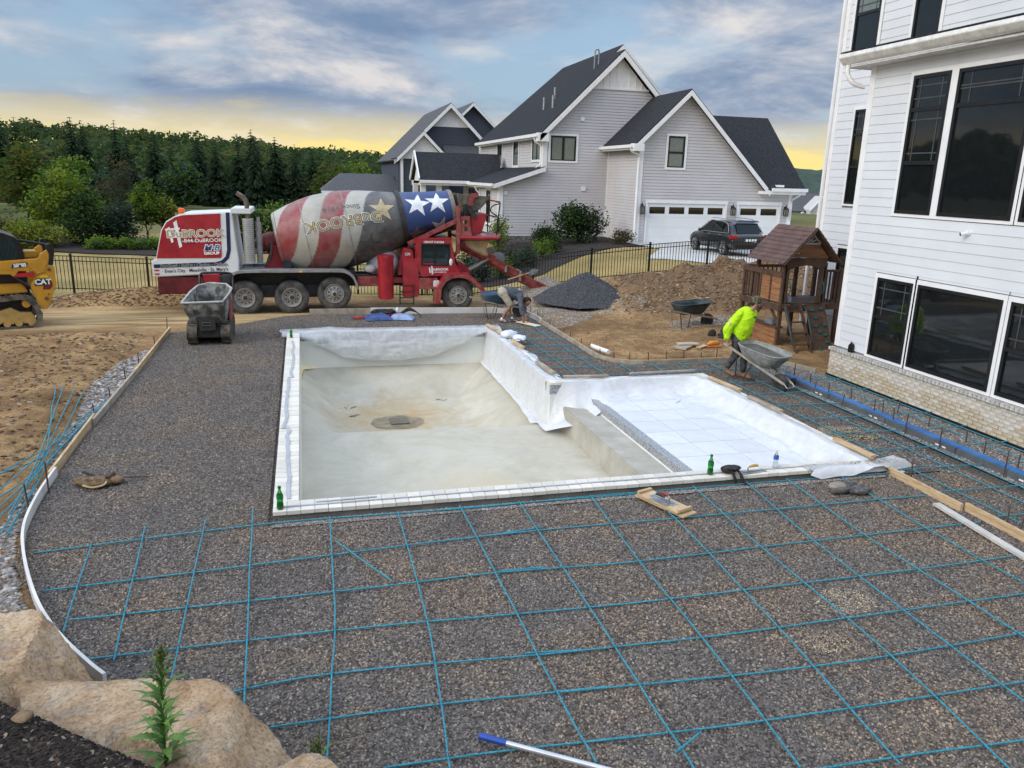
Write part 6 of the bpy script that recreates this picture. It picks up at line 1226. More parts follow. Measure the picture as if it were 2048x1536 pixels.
# discharge chute: red troughs in three lengths
def chute(a, c, w_, h_):
    a = Vector(a); c = Vector(c); d = (c-a).normalized(); s_ = Vector((0, 1, 0)); u_ = d.cross(s_)*-1
    if u_.z < 0: u_ = -u_
    prof = [(-w_/2, h_), (-w_/2-.03, h_), (-w_/2-.03, h_-.05), (-w_/2, h_-.06), (-w_*.42, h_*.35), (-w_*.2, 0), (w_*.2, 0), (w_*.42, h_*.35), (w_/2, h_-.06), (w_/2, h_)]
    inn = [(w_/2-.02, h_), (w_*.40, h_*.38), (w_*.19, .025), (-w_*.19, .025), (-w_*.40, h_*.38), (-w_/2+.02, h_)]
    for pr, m_, nm in ((prof, TRD, 'chute_section'), (inn, mat('worn_chute', (.16, .15, .13), .6, metal=.2, c2=(.28, .26, .23), scale=6), 'chute_lining')):
        q = local(tk); n = len(pr); q.add([e+s_*x+u_*z for e in (a, c) for x, z in pr], [(i, i+1, i+1+n, i+n) for i in range(n-1)]); q.build(nm, m_, tk, recalc=False, smooth=30)
chute((5.05, 26.4, 1.60), (6.2, 26.35, 1.08), .62, .34); chute((6.15, 26.35, 1.05), (7.25, 26.3, .50), .55, .32); chute((7.2, 26.3, .47), (8.55, 26.2, -.14), .50, .32)
q = local(tk); q.ell((6.55, 26.65, 1.25), (.25, .05, .22)); q.bar((6.7, 25.98, .95), (6.7, 26.62, 1.0), .05, .2); q.bar((7.22, 25.98, .70), (7.22, 26.6, .72), .06, .34); q.build('chute_hinge', TG, tk)
for dy in (0, .16): q = local(tk); q.cyl((5.35, 26.0+dy, .90), (5.75, 26.05+dy, 1.10), .055, 10); q.cyl((5.75, 26.05+dy, 1.10), (6.1, 26.1+dy, 1.28), .03, 8); q.build('lift_ram', TG, tk, smooth=True)
# shovel across the chute
sh = empty('shovel', (7.3, 26.2, .9), 'shovel with pale handle resting across the red mixer chute', 'shovel')
q = local(sh); q.cyl((6.72, 25.75, .62), (7.55, 26.1, .80), .022, 8); q.build('handle', WOOD, sh); q = local(sh); q.prism([(7.55, .76), (7.62, .70), (7.80, .78), (7.90, .92), (7.72, .94), (7.60, .88)], 'y', 26.1, 26.12); q.build('blade', STEEL, sh)
# ================================================================== WHEELBARROWS
def wheelbarrow(name, loc, rz, pitch, traym, lab, insidem, handm=WOODG):
    w = empty(name, loc, lab, 'wheelbarrow', 'wheelbarrows on the site'); w.rotation_euler = (0, pitch, rz)
    n = 32; lev = [(0, .07, .585, .355, .735), (.12, .06, .55, .325, .66), (.45, .05, .46, .27, .53), (.8, .045, .385, .215, .43), (1, .04, .30, .15, .40)]
    def sup(cx, rx, ry, a): c_, s_ = math.cos(a), math.sin(a); return (cx+rx*math.copysign(abs(c_)**.62, c_), ry*math.copysign(abs(s_)**.62, s_))
    vs = []
    for (t, cx, rx, ry, z) in lev:
        for i in range(n): x, y = sup(cx, rx, ry, 2*math.pi*i/n); vs.append((x, y, z+.035*(1-t)*(x-.07)/.58))
    fs = [(k*n+i, k*n+(i+1) % n, (k+1)*n+(i+1) % n, (k+1)*n+i) for k in range(4) for i in range(n)]+[tuple(range(5*n-1, 4*n-1, -1))]
    q = MB(); q.add(vs, fs); tray = q.build('tray', traym, w, smooth=60); sol = tray.modifiers.new('thickness', 'SOLIDIFY'); sol.thickness = .012
    q = MB(); q.tube([Vector(v) for v in vs[:n]]+[Vector(vs[0])], .016, 6); q.build('rim', traym, w, smooth=True)
    for s in (-1, 1):
        q = MB(); q.bar((-.82, s*.28, .57), (.86, s*.11, .27), .04, .05); q.build('handle', handm, w, bevel=.008)
        q = MB(); q.tube([(-.02, s*.17, .40), (-.12, s*.22, .02), (-.34, s*.24, .0), (-.42, s*.25, .48)], .014, 6); q.build('leg', STEEL if s > 0 else DARK, w, smooth=True)
        q = MB(); q.bar((.42, s*.14, .50), (.66, s*.12, .26), .03, .01); q.build('brace', STEEL, w)
    q = MB(); q.tube([(.86, -.12, .28), (.95, -.11, .22), (.95, .11, .22), (.86, .12, .28)], .014, 6); q.build('nose_guard', STEEL, w)
    q = MB(); q.lathe([(-.045, .09), (-.05, .16), (-.03, .20), (.03, .20), (.05, .16), (.045, .09)], (.66, 0, .20), (0, 1, 0), 24, cap=False); wl = q.build('wheel', RUBBER, w, smooth=35)
    q = MB(); q.lathe([(-.04, .10), (-.02, .09), (-.02, .02), (.02, .02), (.02, .09), (.04, .10)], (.66, 0, .20), (0, 1, 0), 16); q.build('hub', DARK, wl, smooth=35)
    return w
GTRAY = mat('cement_smeared_steel', (.20, .21, .20), .6, metal=.2, c2=(.36, .36, .34), scale=5)
BTRAY = mat('blue_tray', (.03, .075, .13), .5, c2=(.07, .12, .17), scale=4); NTRAY = mat('dark_green_tray', (.012, .03, .035), .45, c2=(.05, .065, .07), scale=4)
wb1 = wheelbarrow('wheelbarrow', (9.12, 14.58, -.11), math.atan2(-.93, .36), R(7), GTRAY, 'grey wheelbarrow heaped with wet concrete pushed by the worker in yellow', GTRAY, mat('cement_wood', (.30, .27, .22), .85, c2=(.42, .39, .34), scale=6))
wb1.location = (9.27, 14.32, -.075); wb1.rotation_euler = (0, R(9), math.atan2(-.97, .25))
q = MB(); vs = []; n = 26
for j in range(9):
    for i in range(n):
        a = 2*math.pi*i/n; t = j/8; rx, ry = (.545, .32); c_, s_ = math.cos(a), math.sin(a); x = .06+rx*t*math.copysign(abs(c_)**.62, c_); y = ry*t*math.copysign(abs(s_)**.62, s_); vs.append((x, y, .655+.045*(1-t)+.018*fbm(x*4, y*4, 1.4, 3)))
q.add(vs, [(j*n+i, (j+1)*n+i, (j+1)*n+(i+1) % n, j*n+(i+1) % n) for j in range(8) for i in range(n)])
ld = q.build('wet_concrete', mat('wet_concrete', (.075, .068, .056), .5, c2=(.135, .122, .10), scale=9, bump=.7, bscale=18), smooth=True); ld.location = wb1.location; ld.rotation_euler = wb1.rotation_euler
tag(ld, 'wet grey concrete load inside the pushed wheelbarrow', 'concrete')
wheelbarrow('wheelbarrow', (10.72, 20.3, -.10), .10, 0, NTRAY, 'dark green wheelbarrow parked empty in front of the soil mound', mat('tray_wet', (.16, .165, .17), .3, var=.3, scale=3))
wheelbarrow('wheelbarrow', (5.62, 22.75, -.12), -.05, 0, BTRAY, 'blue wheelbarrow standing behind the bending worker', BTRAY)
# ================================================================== TRACKED CONCRETE BUGGY
bg_ = empty('concrete_buggy', (-2.29, 20.4, -.13), 'small tracked concrete buggy with dirty grey tub standing on the stone', 'buggy')
TUB = mat('cement_caked_tub', (.055, .052, .045), .8, c2=(.24, .235, .21), scale=5, bump=.6, bscale=14, lo=.42, hi=.6); TRK = mat('muddy_track', (.035, .033, .03), .85, c2=(.13, .11, .08), scale=6, bump=.4)
q = local(bg_)
rimP = [(-2.84, 19.60, .92), (-1.92, 19.62, .94), (-1.80, 19.95, 1.08), (-1.78, 20.6, 1.12), (-1.95, 21.1, 1.16), (-2.35, 21.2, 1.18), (-2.62, 21.0, 1.14), (-2.70, 20.2, 1.10)]
botP = [(-2.66, 19.78, .40), (-1.92, 19.80, .40), (-1.86, 20.1, .40), (-1.86, 20.5, .42), (-2.0, 20.85, .46), (-2.35, 20.9, .46), (-2.58, 20.8, .44), (-2.64, 20.2, .40)]
n = 8; mid = [tuple((a*.55+c*.45) for a, c in zip(p, r_)) for p, r_ in zip(rimP, botP)]
mid = [(x+(x+2.29)*.06, y, z) for x, y, z in mid]
q.add(rimP+mid+botP, [(i, (i+1) % n, n+(i+1) % n, n+i) for i in range(n)]+[(n+i, n+(i+1) % n, 2*n+(i+1) % n, 2*n+i) for i in range(n)]+[tuple(range(3*n-1, 2*n-1, -1))])
tub = q.build('tub', TUB, bg_, smooth=50); so_ = tub.modifiers.new('thickness', 'SOLIDIFY'); so_.thickness = .02; so_.offset = -1
q = local(bg_); q.tube([Vector(p) for p in rimP]+[Vector(rimP[0])], .026, 8); q.build('tub_rim', mat('pale_rim', (.42, .41, .37), .6, var=.2, scale=9), bg_, smooth=True)
for x0, x1 in ((-2.78, -2.55), (-2.01, -1.80)):
    q = local(bg_); prof = [(19.72, .0), (19.62, .12), (19.66, .26), (19.95, .40), (20.9, .40), (21.15, .25), (21.18, .1), (21.05, -.0), (20.9, -.11), (19.9, -.11)]
    q.prism(prof, 'x', x0+.012, x1-.012); tr_ = q.build('track', TRK, bg_)
    L = spline([Vector(p) for p in prof+[prof[0]]], 4); acc = 0; last = L[0]; q2 = MB()
    for p, r_ in zip(L, L[1:]):
        d = (r_-p); k = max(1, int(d.length/.085))
        for i in range(k):
            c_ = p+d*(i+.5)/k; a = math.atan2(d.y, d.x); u_ = Vector((math.cos(a), math.sin(a)))*.03; w_ = Vector((-u_.y, u_.x))*.8
            P4 = [c_-u_-w_, c_+u_-w_, c_+u_*.8+w_*0, c_-u_*.8+w_*0]; P4 = [c_-u_+w_*.9, c_+u_+w_*.9, c_+u_-w_*.9, c_-u_-w_*.9]
            g_ = local(bg_); g_.prism([(v.x, v.y) for v in P4], 'x', x0, x1); g_.build('cleat', TRK, tr_)
q = local(bg_); q.box((-2.56, 19.72, .05), (-2.0, 20.9, .30)); q.build('deck_frame', DARK, bg_, bevel=.02)
q = local(bg_); q.prism([(-2.50, .50), (-2.13, .50), (-2.10, .24), (-2.47, .22)], 'y', 19.62, 19.72); pl_ = q.build('front_plate', DARK, bg_, bevel=.015); q = local(bg_); Face((0, 19.62, 0), (1, 0, 0), (0, -1, 0)).ring(q, -2.42, -2.21, .36, .45, .018, 0, .02); q.build('plate_grip', mat('grip_grey', (.09, .09, .08), .6), pl_)
q = local(bg_); q.box((-2.56, 19.7, .50), (-2.06, 19.8, .56)); q.bar((-2.54, 19.75, .55), (-2.52, 19.75, .25), .03); q.bar((-2.06, 19.75, .55), (-2.04, 19.75, .25), .03); q.box((-2.0, 19.72, .40), (-1.83, 19.80, .45)); q.build('tilt_hinge', DARK, bg_)
q = local(bg_); q.tube(spline([(-2.6, 21.2, .9), (-2.6, 21.3, 1.25), (-2.58, 21.35, 1.38), (-2.45, 21.35, 1.42), (-1.95, 21.35, 1.42), (-1.82, 21.35, 1.36), (-1.8, 21.3, 1.2), (-1.8, 21.2, .9)], 3), .03, 8); q.build('operator_bar', BLACK, bg_, smooth=True); q = local(bg_); q.box((-2.52, 21.3, 1.15), (-2.1, 21.5, 1.38)); q.build('red_cowl', TR, bg_, bevel=.03); q = local(bg_); q.box((-2.1, 21.28, 1.12), (-1.84, 21.5, 1.36)); q.build('control_box', DARK, bg_, bevel=.03)
q = local(bg_); q.box((-1.83, 20.0, .42), (-1.79, 20.6, 1.0)); q.build('red_side_plate', TRD, bg_)
# ================================================================== TRACK LOADER
sk = empty('track_loader', (-8, 23.8, -.24), 'yellow compact track loader with black cab at the left edge', 'loader')
YEL = mat('loader_yellow', (.62, .31, .025), .45, c2=(.50, .24, .025), scale=2, var=.1); YD = mat('dusty_yellow', (.40, .25, .08), .8, c2=(.55, .34, .10), scale=3)
for y0, y1 in ((22.95, 23.27), (24.6, 24.92)):
    tp = [(-9.45, .30), (-9.25, .50), (-8.0, .62), (-7.25, .68), (-7.05, .63), (-6.86, .40), (-6.80, .08), (-6.86, -.12), (-7.0, -.24), (-9.2, -.24), (-9.4, -.12)]
    inner = [(-9.25, .25), (-8.0, .50), (-7.28, .56), (-7.12, .52), (-6.96, .30), (-6.93, .06), (-6.98, -.06), (-7.08, -.14), (-9.1, -.14), (-9.25, 0)]
    q = local(sk); q.prism(tp, 'y', y0, y1, [inner]); tr_ = q.build('track', mat('dusty_track', (.05, .048, .045), .9, c2=(.20, .165, .12), scale=5, bump=.3), sk)
    P = [Vector(p) for p in tp]
    for a, c in zip(P, P[1:]+P[:1]):
        k = max(1, int((c-a).length/.11)); d = (c-a).normalized(); nn_ = Vector((d.y, -d.x))
        for i in range(k):
            m_ = a+(c-a)*(i+.5)/k; 
            if m_.x < -8.3: continue
            u_ = d*.032; w_ = nn_*-.022; g_ = local(sk); g_.prism([tuple(m_-u_-w_*.2), tuple(m_+u_-w_*.2), tuple(m_+u_*.7+w_), tuple(m_-u_*.7+w_)], 'y', y0-.004, y1+.004); g_.build('tread_lug', MATS['dusty_track'], tr_)
    ys = y0+.06
    q = local(sk); q.prism([(-9.1, .05), (-8.2, .15), (-7.5, .35), (-7.3, .22), (-7.05, .20), (-6.98, .08), (-7.08, .0), (-7.2, -.08), (-7.35, .0), (-7.5, -.08), (-7.65, .02), (-7.8, -.08), (-8, .02), (-9, -.05)], 'y', ys, y1-.06); q.build('track_frame', YD, sk)
    for x_, z_, r_ in ((-7.14, .44, .10), (-7.06, -.04, .11), (-7.36, -.06, .085), (-7.62, -.06, .085), (-7.9, -.06, .085)):
        q = local(sk); q.cyl((x_, ys-.03, z_), (x_, y1-.03, z_), r_, 18); q.build('roller', YEL if z_ > .3 else YD, sk, smooth=35)
q = local(sk); q.box((-9.6, 23.3, .15), (-7.0, 24.6, .95)); q.build('hull', DARK, sk, bevel=.03)
q = local(sk); q.prism([(-9.6, .6), (-7.05, .72), (-7.15, .95), (-9.6, 1.0)], 'y', 23.1, 24.75); q.build('fender', YEL, sk, bevel=.03)
q = local(sk); q.prism([(-9.0, .95), (-7.03, .95), (-7.02, 1.55), (-7.08, 2.02), (-7.2, 2.15), (-7.45, 2.26), (-7.9, 2.31), (-9.0, 2.31)], 'y', 23.25, 24.65); cbk = q.build('cab', BLACK, sk, bevel=.05)
q = local(sk); q.prism([(-8.7, 1.45), (-7.28, 1.45), (-7.18, 1.7), (-7.18, 1.98), (-7.32, 2.1), (-8.7, 2.12)], 'y', 23.236, 23.245); q.build('side_glass', mat('loader_glass', (.02, .045, .045), .06, var=.2), cbk)
q = local(sk)
for i in range(16):
    x_ = -8.6+i*.095
    for dx in (.22, -.22): q.bar((x_, 23.232, 1.45), (x_+dx, 23.232, 2.1), .010, .008)
q.build('window_mesh', BLACK, cbk)
q = local(sk); q.box((-9.0, 23.2, 2.30), (-7.55, 24.7, 2.34)); q.build('cab_roof', mat('roof_grey', (.25, .25, .25), .4), cbk, bevel=.02)
for y0, s_ in ((22.98, 1), (24.78, -1)):
    q = local(sk); q.prism([(-9.6, 1.25), (-8.2, 1.25), (-7.40, 1.22), (-7.36, 1.16), (-7.30, 1.18), (-7.22, 1.30), (-6.78, 1.26), (-6.70, 1.20), (-6.62, 1.26), (-6.52, 1.5), (-6.48, 1.68), (-6.52, 1.83), (-6.68, 1.72), (-6.75, 1.60), (-7.2, 1.58), (-9.6, 1.46)], 'y', y0, y0+.14); arm = q.build('lift_arm', YEL, sk, bevel=.02)
    q = local(sk); q.prism([(-7.02, 1.46), (-6.80, 1.20), (-6.66, 1.25), (-6.56, 1.50), (-6.66, 1.66)], 'y', y0-.015*s_, y0); q.build('arm_gusset', YEL, arm, bevel=.005)
    q = local(sk); q.prism([(-6.58, 1.42), (-6.40, 1.39), (-6.40, .9), (-6.66, .27), (-6.80, .27), (-7.00, .86), (-6.96, .98)], 'y', y0+.02, y0+.10); plt = q.build('coupler_plate', YEL, sk, bevel=.012)
    for x_, z_, r_ in ((-6.52, 1.31, .045), (-6.66, .55, .05), (-6.6, .66, .02)): q = local(sk); q.cyl((x_, y0-.0, z_), (x_, y0+.03, z_), r_, 14); q.build('pin', mat('pin_brown', (.16, .075, .02), .6), plt, smooth=35)
    q = local(sk); q.prism([(-6.54, 1.95), (-6.44, 1.99), (-6.36, 1.92), (-6.36, 1.75), (-6.42, 1.42), (-6.52, 1.42), (-6.50, 1.75)], 'y', y0+.0, y0+.16); q.build('tilt_cylinder', BLACK, sk, bevel=.015)
    if s_ > 0:
        for t_, x_, z_, sz_, sub_ in (('25903', -7.17, 1.445, .115, 'n'), ('CAT', -6.70, .985, .19, 'c')):
            if sub_ == 'n':
                q = local(sk); q.prism([(-7.36, 1.38), (-7.02, 1.42), (-6.99, 1.50), (-7.06, 1.53), (-7.34, 1.49)], 'y', y0-.018, y0-.012); q.build('number_plate', BLACK, arm)
            else:
                q = local(sk); q.prism([(-6.72, .80), (-6.56, .79), (-6.49, .87), (-6.49, .98), (-6.55, 1.06), (-6.66, 1.05)], 'y', y0+.012, y0+.018); q.build('badge_back', mat('badge_red', (.16, .02, .02), .4), plt); q = local(sk); q.prism([(-6.90, .90), (-6.56, .90), (-6.53, 1.07), (-6.86, 1.09)], 'y', y0+.008, y0+.013); q.build('badge_plate', BLACK, plt)
            vs, fs = text2d(t_, sz_, .008); b_ = MB(); b_.M = Matrix.Translation(-Vector(sk.location)) @ SM(x_, z_+.005, y0-(.020 if sub_ == 'n' else -.005), .06 if sub_ == 'n' else 0); b_.add([(a, c, 0) for a, c in vs], fs); b_.build('lettering', LWHT, arm if sub_ == 'n' else plt, recalc=False)
        q = local(sk); q.prism([(-6.76, 1.10), (-6.56, 1.10), (-6.58, 1.17), (-6.73, 1.18)], 'y', y0+.008, y0+.019); q.build('warning_label', mat('label_yellow', (.75, .50, .03), .5), plt)
q = local(sk); q.cyl((-7.1, 23.4, 2.06), (-6.46, 23.3, 1.93), .035, 10); q.build('hydraulic_tube', BLACK, sk, smooth=True); q = local(sk); q.cyl((-7.35, 23.05, 1.15), (-6.9, 23.05, .78), .045, 10); q.build('ram', BLACK, sk, smooth=True)
q = local(sk); q.box((-7.36, 23.0, 1.14), (-6.87, 23.2, 1.24)); q.build('red_lock_bar', mat('safety_red', (.5, .02, .02), .4), sk, bevel=.01); q = local(sk); q.box((-7.0, 23.9, 1.55), (-6.7, 24.5, 1.72)); q.build('front_plate', YEL, sk, bevel=.02)
sk.rotation_euler = (0, 0, R(20)); sk.location = (-8.19, 23.35, -.24)
# ================================================================== SUV on the drive
car = empty('suv', (20.55, 35.7, height(20.5, 35.7)+.03), 'dark grey estate style SUV parked on the concrete drive behind the fence', 'car')
CG = mat('dark_grey_paint', (.030, .034, .036), .22, metal=.4, var=.08, coat=.6); CGL = mat('car_glass', (.008, .010, .010), .03, var=.1)
sec = [(-2.33, .45, .62, .92, .86), (-2.28, .32, 1.02, .93, .84), (-2.05, .30, 1.06, .945, .70), (-1.75, .25, 1.60, .95, .70), (-1.2, .22, 1.655, .95, .72), (-.3, .22, 1.66, .95, .73), (.25, .22, 1.60, .95, .72), (.95, .22, 1.08, .95, .82), (1.5, .22, 1.02, .945, .80), (2.0, .25, .95, .92, .74), (2.25, .32, .85, .82, .66), (2.36, .42, .62, .70, .55)]
def car_sections():
    q = MB(); n = 15; rings = []
    for (y, z0, z1, wd, wt) in sec:
        belt = min(1.0, z1*.98) if z1 > 1.2 else z1*.86
        pr = [(-wd*.80, z0), (-wd*.97, z0+.12), (-wd, (z0+belt)/2), (-wd*.985, belt-.05), (-wd*.94, belt)]
        if z1 > 1.2: pr += [(-wt*1.02, z1-.10), (-wt*.80, z1-.015)]
        else: pr += [(-wt*.98, z1-.02), (-wt*.7, z1)]
        pr += [(0, z1+.01)]; pr = pr+[(-x, z) for x, z in reversed(pr[:-1])]
        rings.append([(x, y, z) for x, z in pr])
    k = len(rings[0]); vs = [v for r_ in rings for v in r_]; fs = []
    for i in range(len(rings)-1):
        for j in range(k-1): fs.append((i*k+j, i*k+j+1, (i+1)*k+j+1, (i+1)*k+j))
        fs.append((i*k+k-1, i*k, (i+1)*k, (i+1)*k+k-1))
    fs += [tuple(range(k)), tuple(range((len(rings)-1)*k, len(rings)*k))]; q.add(vs, fs); return q
body = car_sections().build('body', CG, car, smooth=30); sb_ = body.modifiers.new('s', 'SUBSURF'); sb_.levels = 1; sb_.render_levels = 2
for s in (-1, 1):
    q = MB(); P_ = lambda y, z: (s*(.957-.20*max(0, z-1.02)/.6), y, z)
    q.add([P_(.98, 1.06), P_(.30, 1.52), P_(-.25, 1.57), P_(-.25, 1.06)], [(0, 1, 2, 3)]); q.build('side_window', CGL, car, recalc=False); q = MB(); q.add([P_(-.30, 1.06), P_(-.30, 1.57), P_(-1.15, 1.54), P_(-1.25, 1.06)], [(0, 1, 2, 3)]); q.add([P_(-1.30, 1.06), P_(-1.22, 1.53), P_(-1.5, 1.45), P_(-1.80, 1.12)], [(0, 1, 2, 3)]); q.build('side_window', CGL, car, recalc=False)
    q = MB(); q.tube(spline([P_(1.02, 1.05), P_(.32, 1.55), P_(-.4, 1.60), P_(-1.2, 1.57), P_(-1.6, 1.42), P_(-1.86, 1.10)], 4), .016, 6); q.tube([P_(1.02, 1.04), P_(-1.86, 1.08)], .014, 6); q.build('chrome_trim', STEEL, car, smooth=True)
    q = MB(); q.tube([(s*.62, .3, 1.70), (s*.66, .1, 1.72), (s*.66, -1.2, 1.71), (s*.64, -1.4, 1.67)], .018, 6); q.build('roof_rail', STEEL, car, smooth=True)
    q = MB(); q.ell((s*1.03, .80, 1.08), (.11, .07, .08)); q.build('mirror', CG, car, smooth=True)
    q = MB(); q.box((s*.955-.02, -.15, .92), (s*.955+.02, .02, .95)); q.box((s*.955-.02, -1.2, .94), (s*.955+.02, -1.03, .97)); q.build('door_handle', STEEL, car)
    q = MB(); q.prism([(-2.33, .80), (-2.1, .78), (-1.88, .92), (-2.0, 1.0), (-2.31, .98)], 'x', s*.80-.14, s*.80+.14); q.build('tail_light', mat('tail_red', (.35, .012, .015), .15), car, bevel=.02)
    for y in (1.42, -1.44):
        q = MB(); q.lathe([(-.11, .22), (-.12, .30), (-.09, .355), (.09, .355), (.12, .30), (.11, .22)], (s*.86, y, .355), (1, 0, 0), 32, cap=False); wl = q.build('wheel', RUBBER, car, smooth=35)
        q = MB(); xo = s*.965
        for k in range(5):
            a = 2*math.pi*k/5+.3
            for da in (-.13, .13): q.bar((xo, y, .355), (xo, y+.235*math.cos(a+da), .355+.235*math.sin(a+da)), .045, .02, up=(1, 0, 0))
        q.lathe([(-.01, .225), (.01, .245), (.02, .245), (.02, .22)], (xo-.01*s, y, .355), (s, 0, 0), 28, cap=False); q.build('rim', mat('alloy', (.45, .46, .47), .35, metal=.6), wl)
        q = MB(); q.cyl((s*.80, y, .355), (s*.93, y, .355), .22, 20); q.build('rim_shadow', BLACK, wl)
        q = MB(); q.prism([(y+.42*math.cos(a), .355+.42*math.sin(a)) for a in [math.pi*(k/14) for k in range(15)]]+[(y-.42, .24), (y-.365, .24)]+[(y-.365*math.cos(a), .355+.365*math.sin(a)) for a in [math.pi*(k/14) for k in range(15)]]+[(y+.365, .24), (y+.42, .24)], 'x', s*.955-.012, s*.955+.02); q.build('arch_lining', BLACK, car)
q = MB(); q.add([(-.62, -2.10, 1.08), (.62, -2.10, 1.08), (.58, -1.83, 1.54), (-.58, -1.83, 1.54)], [(0, 1, 2, 3)]); q.M = Matrix.Translation((0, -.035, .01)); rg = q.build('rear_window', CGL, car, recalc=False); rg.location = (0, -.03, .01)
q = MB(); q.box((-.3, -2.375, .70), (.3, -2.36, .84)); q.build('licence_plate', TRIM, car); q = MB(); q.box((-.75, -2.37, .38), (.75, -2.30, .52)); q.build('bumper_trim', BLACK, car, bevel=.02); q = MB(); q.box((-.7, -2.385, .33), (.7, -2.36, .37)); q.build('chrome_strip', STEEL, car); q = MB(); q.add([(-.70, 1.0, 1.10), (.70, 1.0, 1.10), (.64, .33, 1.55), (-.64, .33, 1.55)], [(0, 1, 2, 3)]); ws_ = q.build('windscreen', CGL, car, recalc=False); ws_.location = (0, .05, .03)
q = MB(); q.prism([(-1.95, 1.60), (-1.70, 1.66), (-1.70, 1.68), (-1.98, 1.63)], 'x', -.6, .6); q.build('spoiler', CG, car, bevel=.008)
# ================================================================== PLAYSET
ps = empty('playset', (12.35, 18.2, -.1), 'brown wooden playset with pitched roof, ladder and climbing wall', 'playset')
PB = mat('dark_brown_stain', (.062, .034, .022), .7, c2=(.105, .060, .040), scale=4, rnd=.1); PO = mat('cedar_panel', (.22, .10, .042), .65, c2=(.33, .165, .075), scale=3, stretch=(1, 1, 6), rnd=.1); PR = mat('maroon_roof_board', (.088, .046, .038), .7, c2=(.135, .078, .064), scale=4, rnd=.12); GRN = mat('green_plastic', (.012, .09, .10), .4)
def pb(name, a, c, m=PB, w_=None, h_=None, bev=.004):
    q = local(ps); q.box(a, c) if w_ is None else q.bar(a, c, w_, h_); return q.build(name, m, ps, bevel=bev)
X0, X1, Y0, Y1, ZD_ = 11.78, 12.95, 17.40, 18.6, 1.06; Y2 = 19.2
for (x, y, zt) in ((X0, Y0, 2.1), (X1, Y0, 2.1), (X0, Y1, 2.15), (X1, Y1, 2.1), (X0, Y2, 1.85), (13.57, Y0+.15, 1.95), (13.55, Y1, 1.9)): pb('post', (x-.045, y-.045, -.2), (x+.045, y+.045, zt))
for i in range(9): pb('deck_board', (X0, Y0+i*.2+.005, ZD_-.03), (X1, Y0+i*.2+.195, ZD_)); 
for i in range(6): pb('deck_board', (X1+.003, Y0+.15+i*.2+.005, ZD_-.03), (13.6, Y0+.15+i*.2+.195, ZD_))
pb('beam', (X0-.06, Y0-.08, ZD_-.20), (X1+.06, Y0-.04, ZD_-.032)); pb('beam', (X0-.085, Y0-.04, ZD_-.20), (X0-.045, Y2+.05, ZD_-.032)); pb('beam', (X1+.045, Y0+.1, ZD_-.2), (13.6, Y0+.14, ZD_-.032))
pb('top_rail', (X0-.07, Y0, 1.72), (X0-.045, Y2, 1.86)); pb('top_rail', (X1+.05, Y0+.12, 1.84), (13.6, Y0+.18, 1.90)); pb('top_rail', (X0, Y2-.02, 1.78), (X1, Y2+.02, 1.86))
for i in range(4): pb('wall_board', (X0-.04, Y0+.05, ZD_+.02+i*.162), (X0-.015, Y0+.92, ZD_+.02+i*.162+.158), PO)
pb('panel_stile', (X0-.055, Y0+.45, ZD_), (X0-.04, Y0+.52, 1.72)); pb('panel_stile', (X0-.055, Y0+.92, ZD_), (X0-.015, Y0+1.0, 1.72))
for i in range(5): pb('slat', (X0-.03, Y0+1.10+i*.14, ZD_), (X0, Y0+1.17+i*.14, 1.72))
for i in range(6): pb('baluster', (X1+.08+i*.10, Y0+.135, ZD_), (X1+.125+i*.10, Y0+.165, 1.84))
for i in range(8): pb('baluster', (X0+.1+i*.14, Y2-.01, ZD_), (X0+.14+i*.14, Y2+.01, 1.80))
# front wall with arched doorway and gable boards
pb('front_stile', (X0, Y0-.045, ZD_), (X0+.12, Y0-.02, 2.1)); pb('front_stile', (X1-.2, Y0-.045, ZD_), (X1, Y0-.02, 2.1))
q = local(ps); q.prism([(X0, 2.02), (X0+.12, 1.92), (X0+.3, 2.0), (X0+.58, 2.03), (X0+.86, 2.0), (X1-.2, 1.92), (X1, 2.02), (X1, 2.22), (X0, 2.22)], 'y', Y0-.06, Y0-.03); q.build('arch_board', PB, ps)
xm = (X0+X1)/2; zr = 2.98; ze = 2.10; ov = .26; slope = (zr-ze)/(xm-X0+ov)
for i in range(3):
    z0 = 2.225+i*.115; z1 = z0+.11; hw0 = (zr-.1-z0)/slope; hw1 = (zr-.1-z1)/slope; q = local(ps); q.prism([(xm-hw0, z0), (xm+hw0, z0), (xm+hw1, z1), (xm-hw1, z1)], 'y', Y0-.05, Y0-.03); q.build('gable_board', PO, ps)
q = local(ps); q.box((xm-.33, Y0-.07, 2.56), (xm+.33, Y0-.04, 2.60)); 
for a in (25, 58, 90, 122, 155): q.bar((xm, Y0-.055, 2.60), (xm+.26*math.cos(R(a)), Y0-.055, 2.60+.26*math.sin(R(a))*.95), .035, .02, up=(0, 1, 0))
q.bar((xm-.33, Y0-.055, 2.58), (xm, Y0-.055, 2.90), .035, .03, up=(0, 1, 0)); q.bar((xm+.33, Y0-.055, 2.58), (xm, Y0-.055, 2.90), .035, .03, up=(0, 1, 0)); q.build('sunburst', mat('cream_sunburst', (.62, .60, .55), .6), ps)
nb = 9
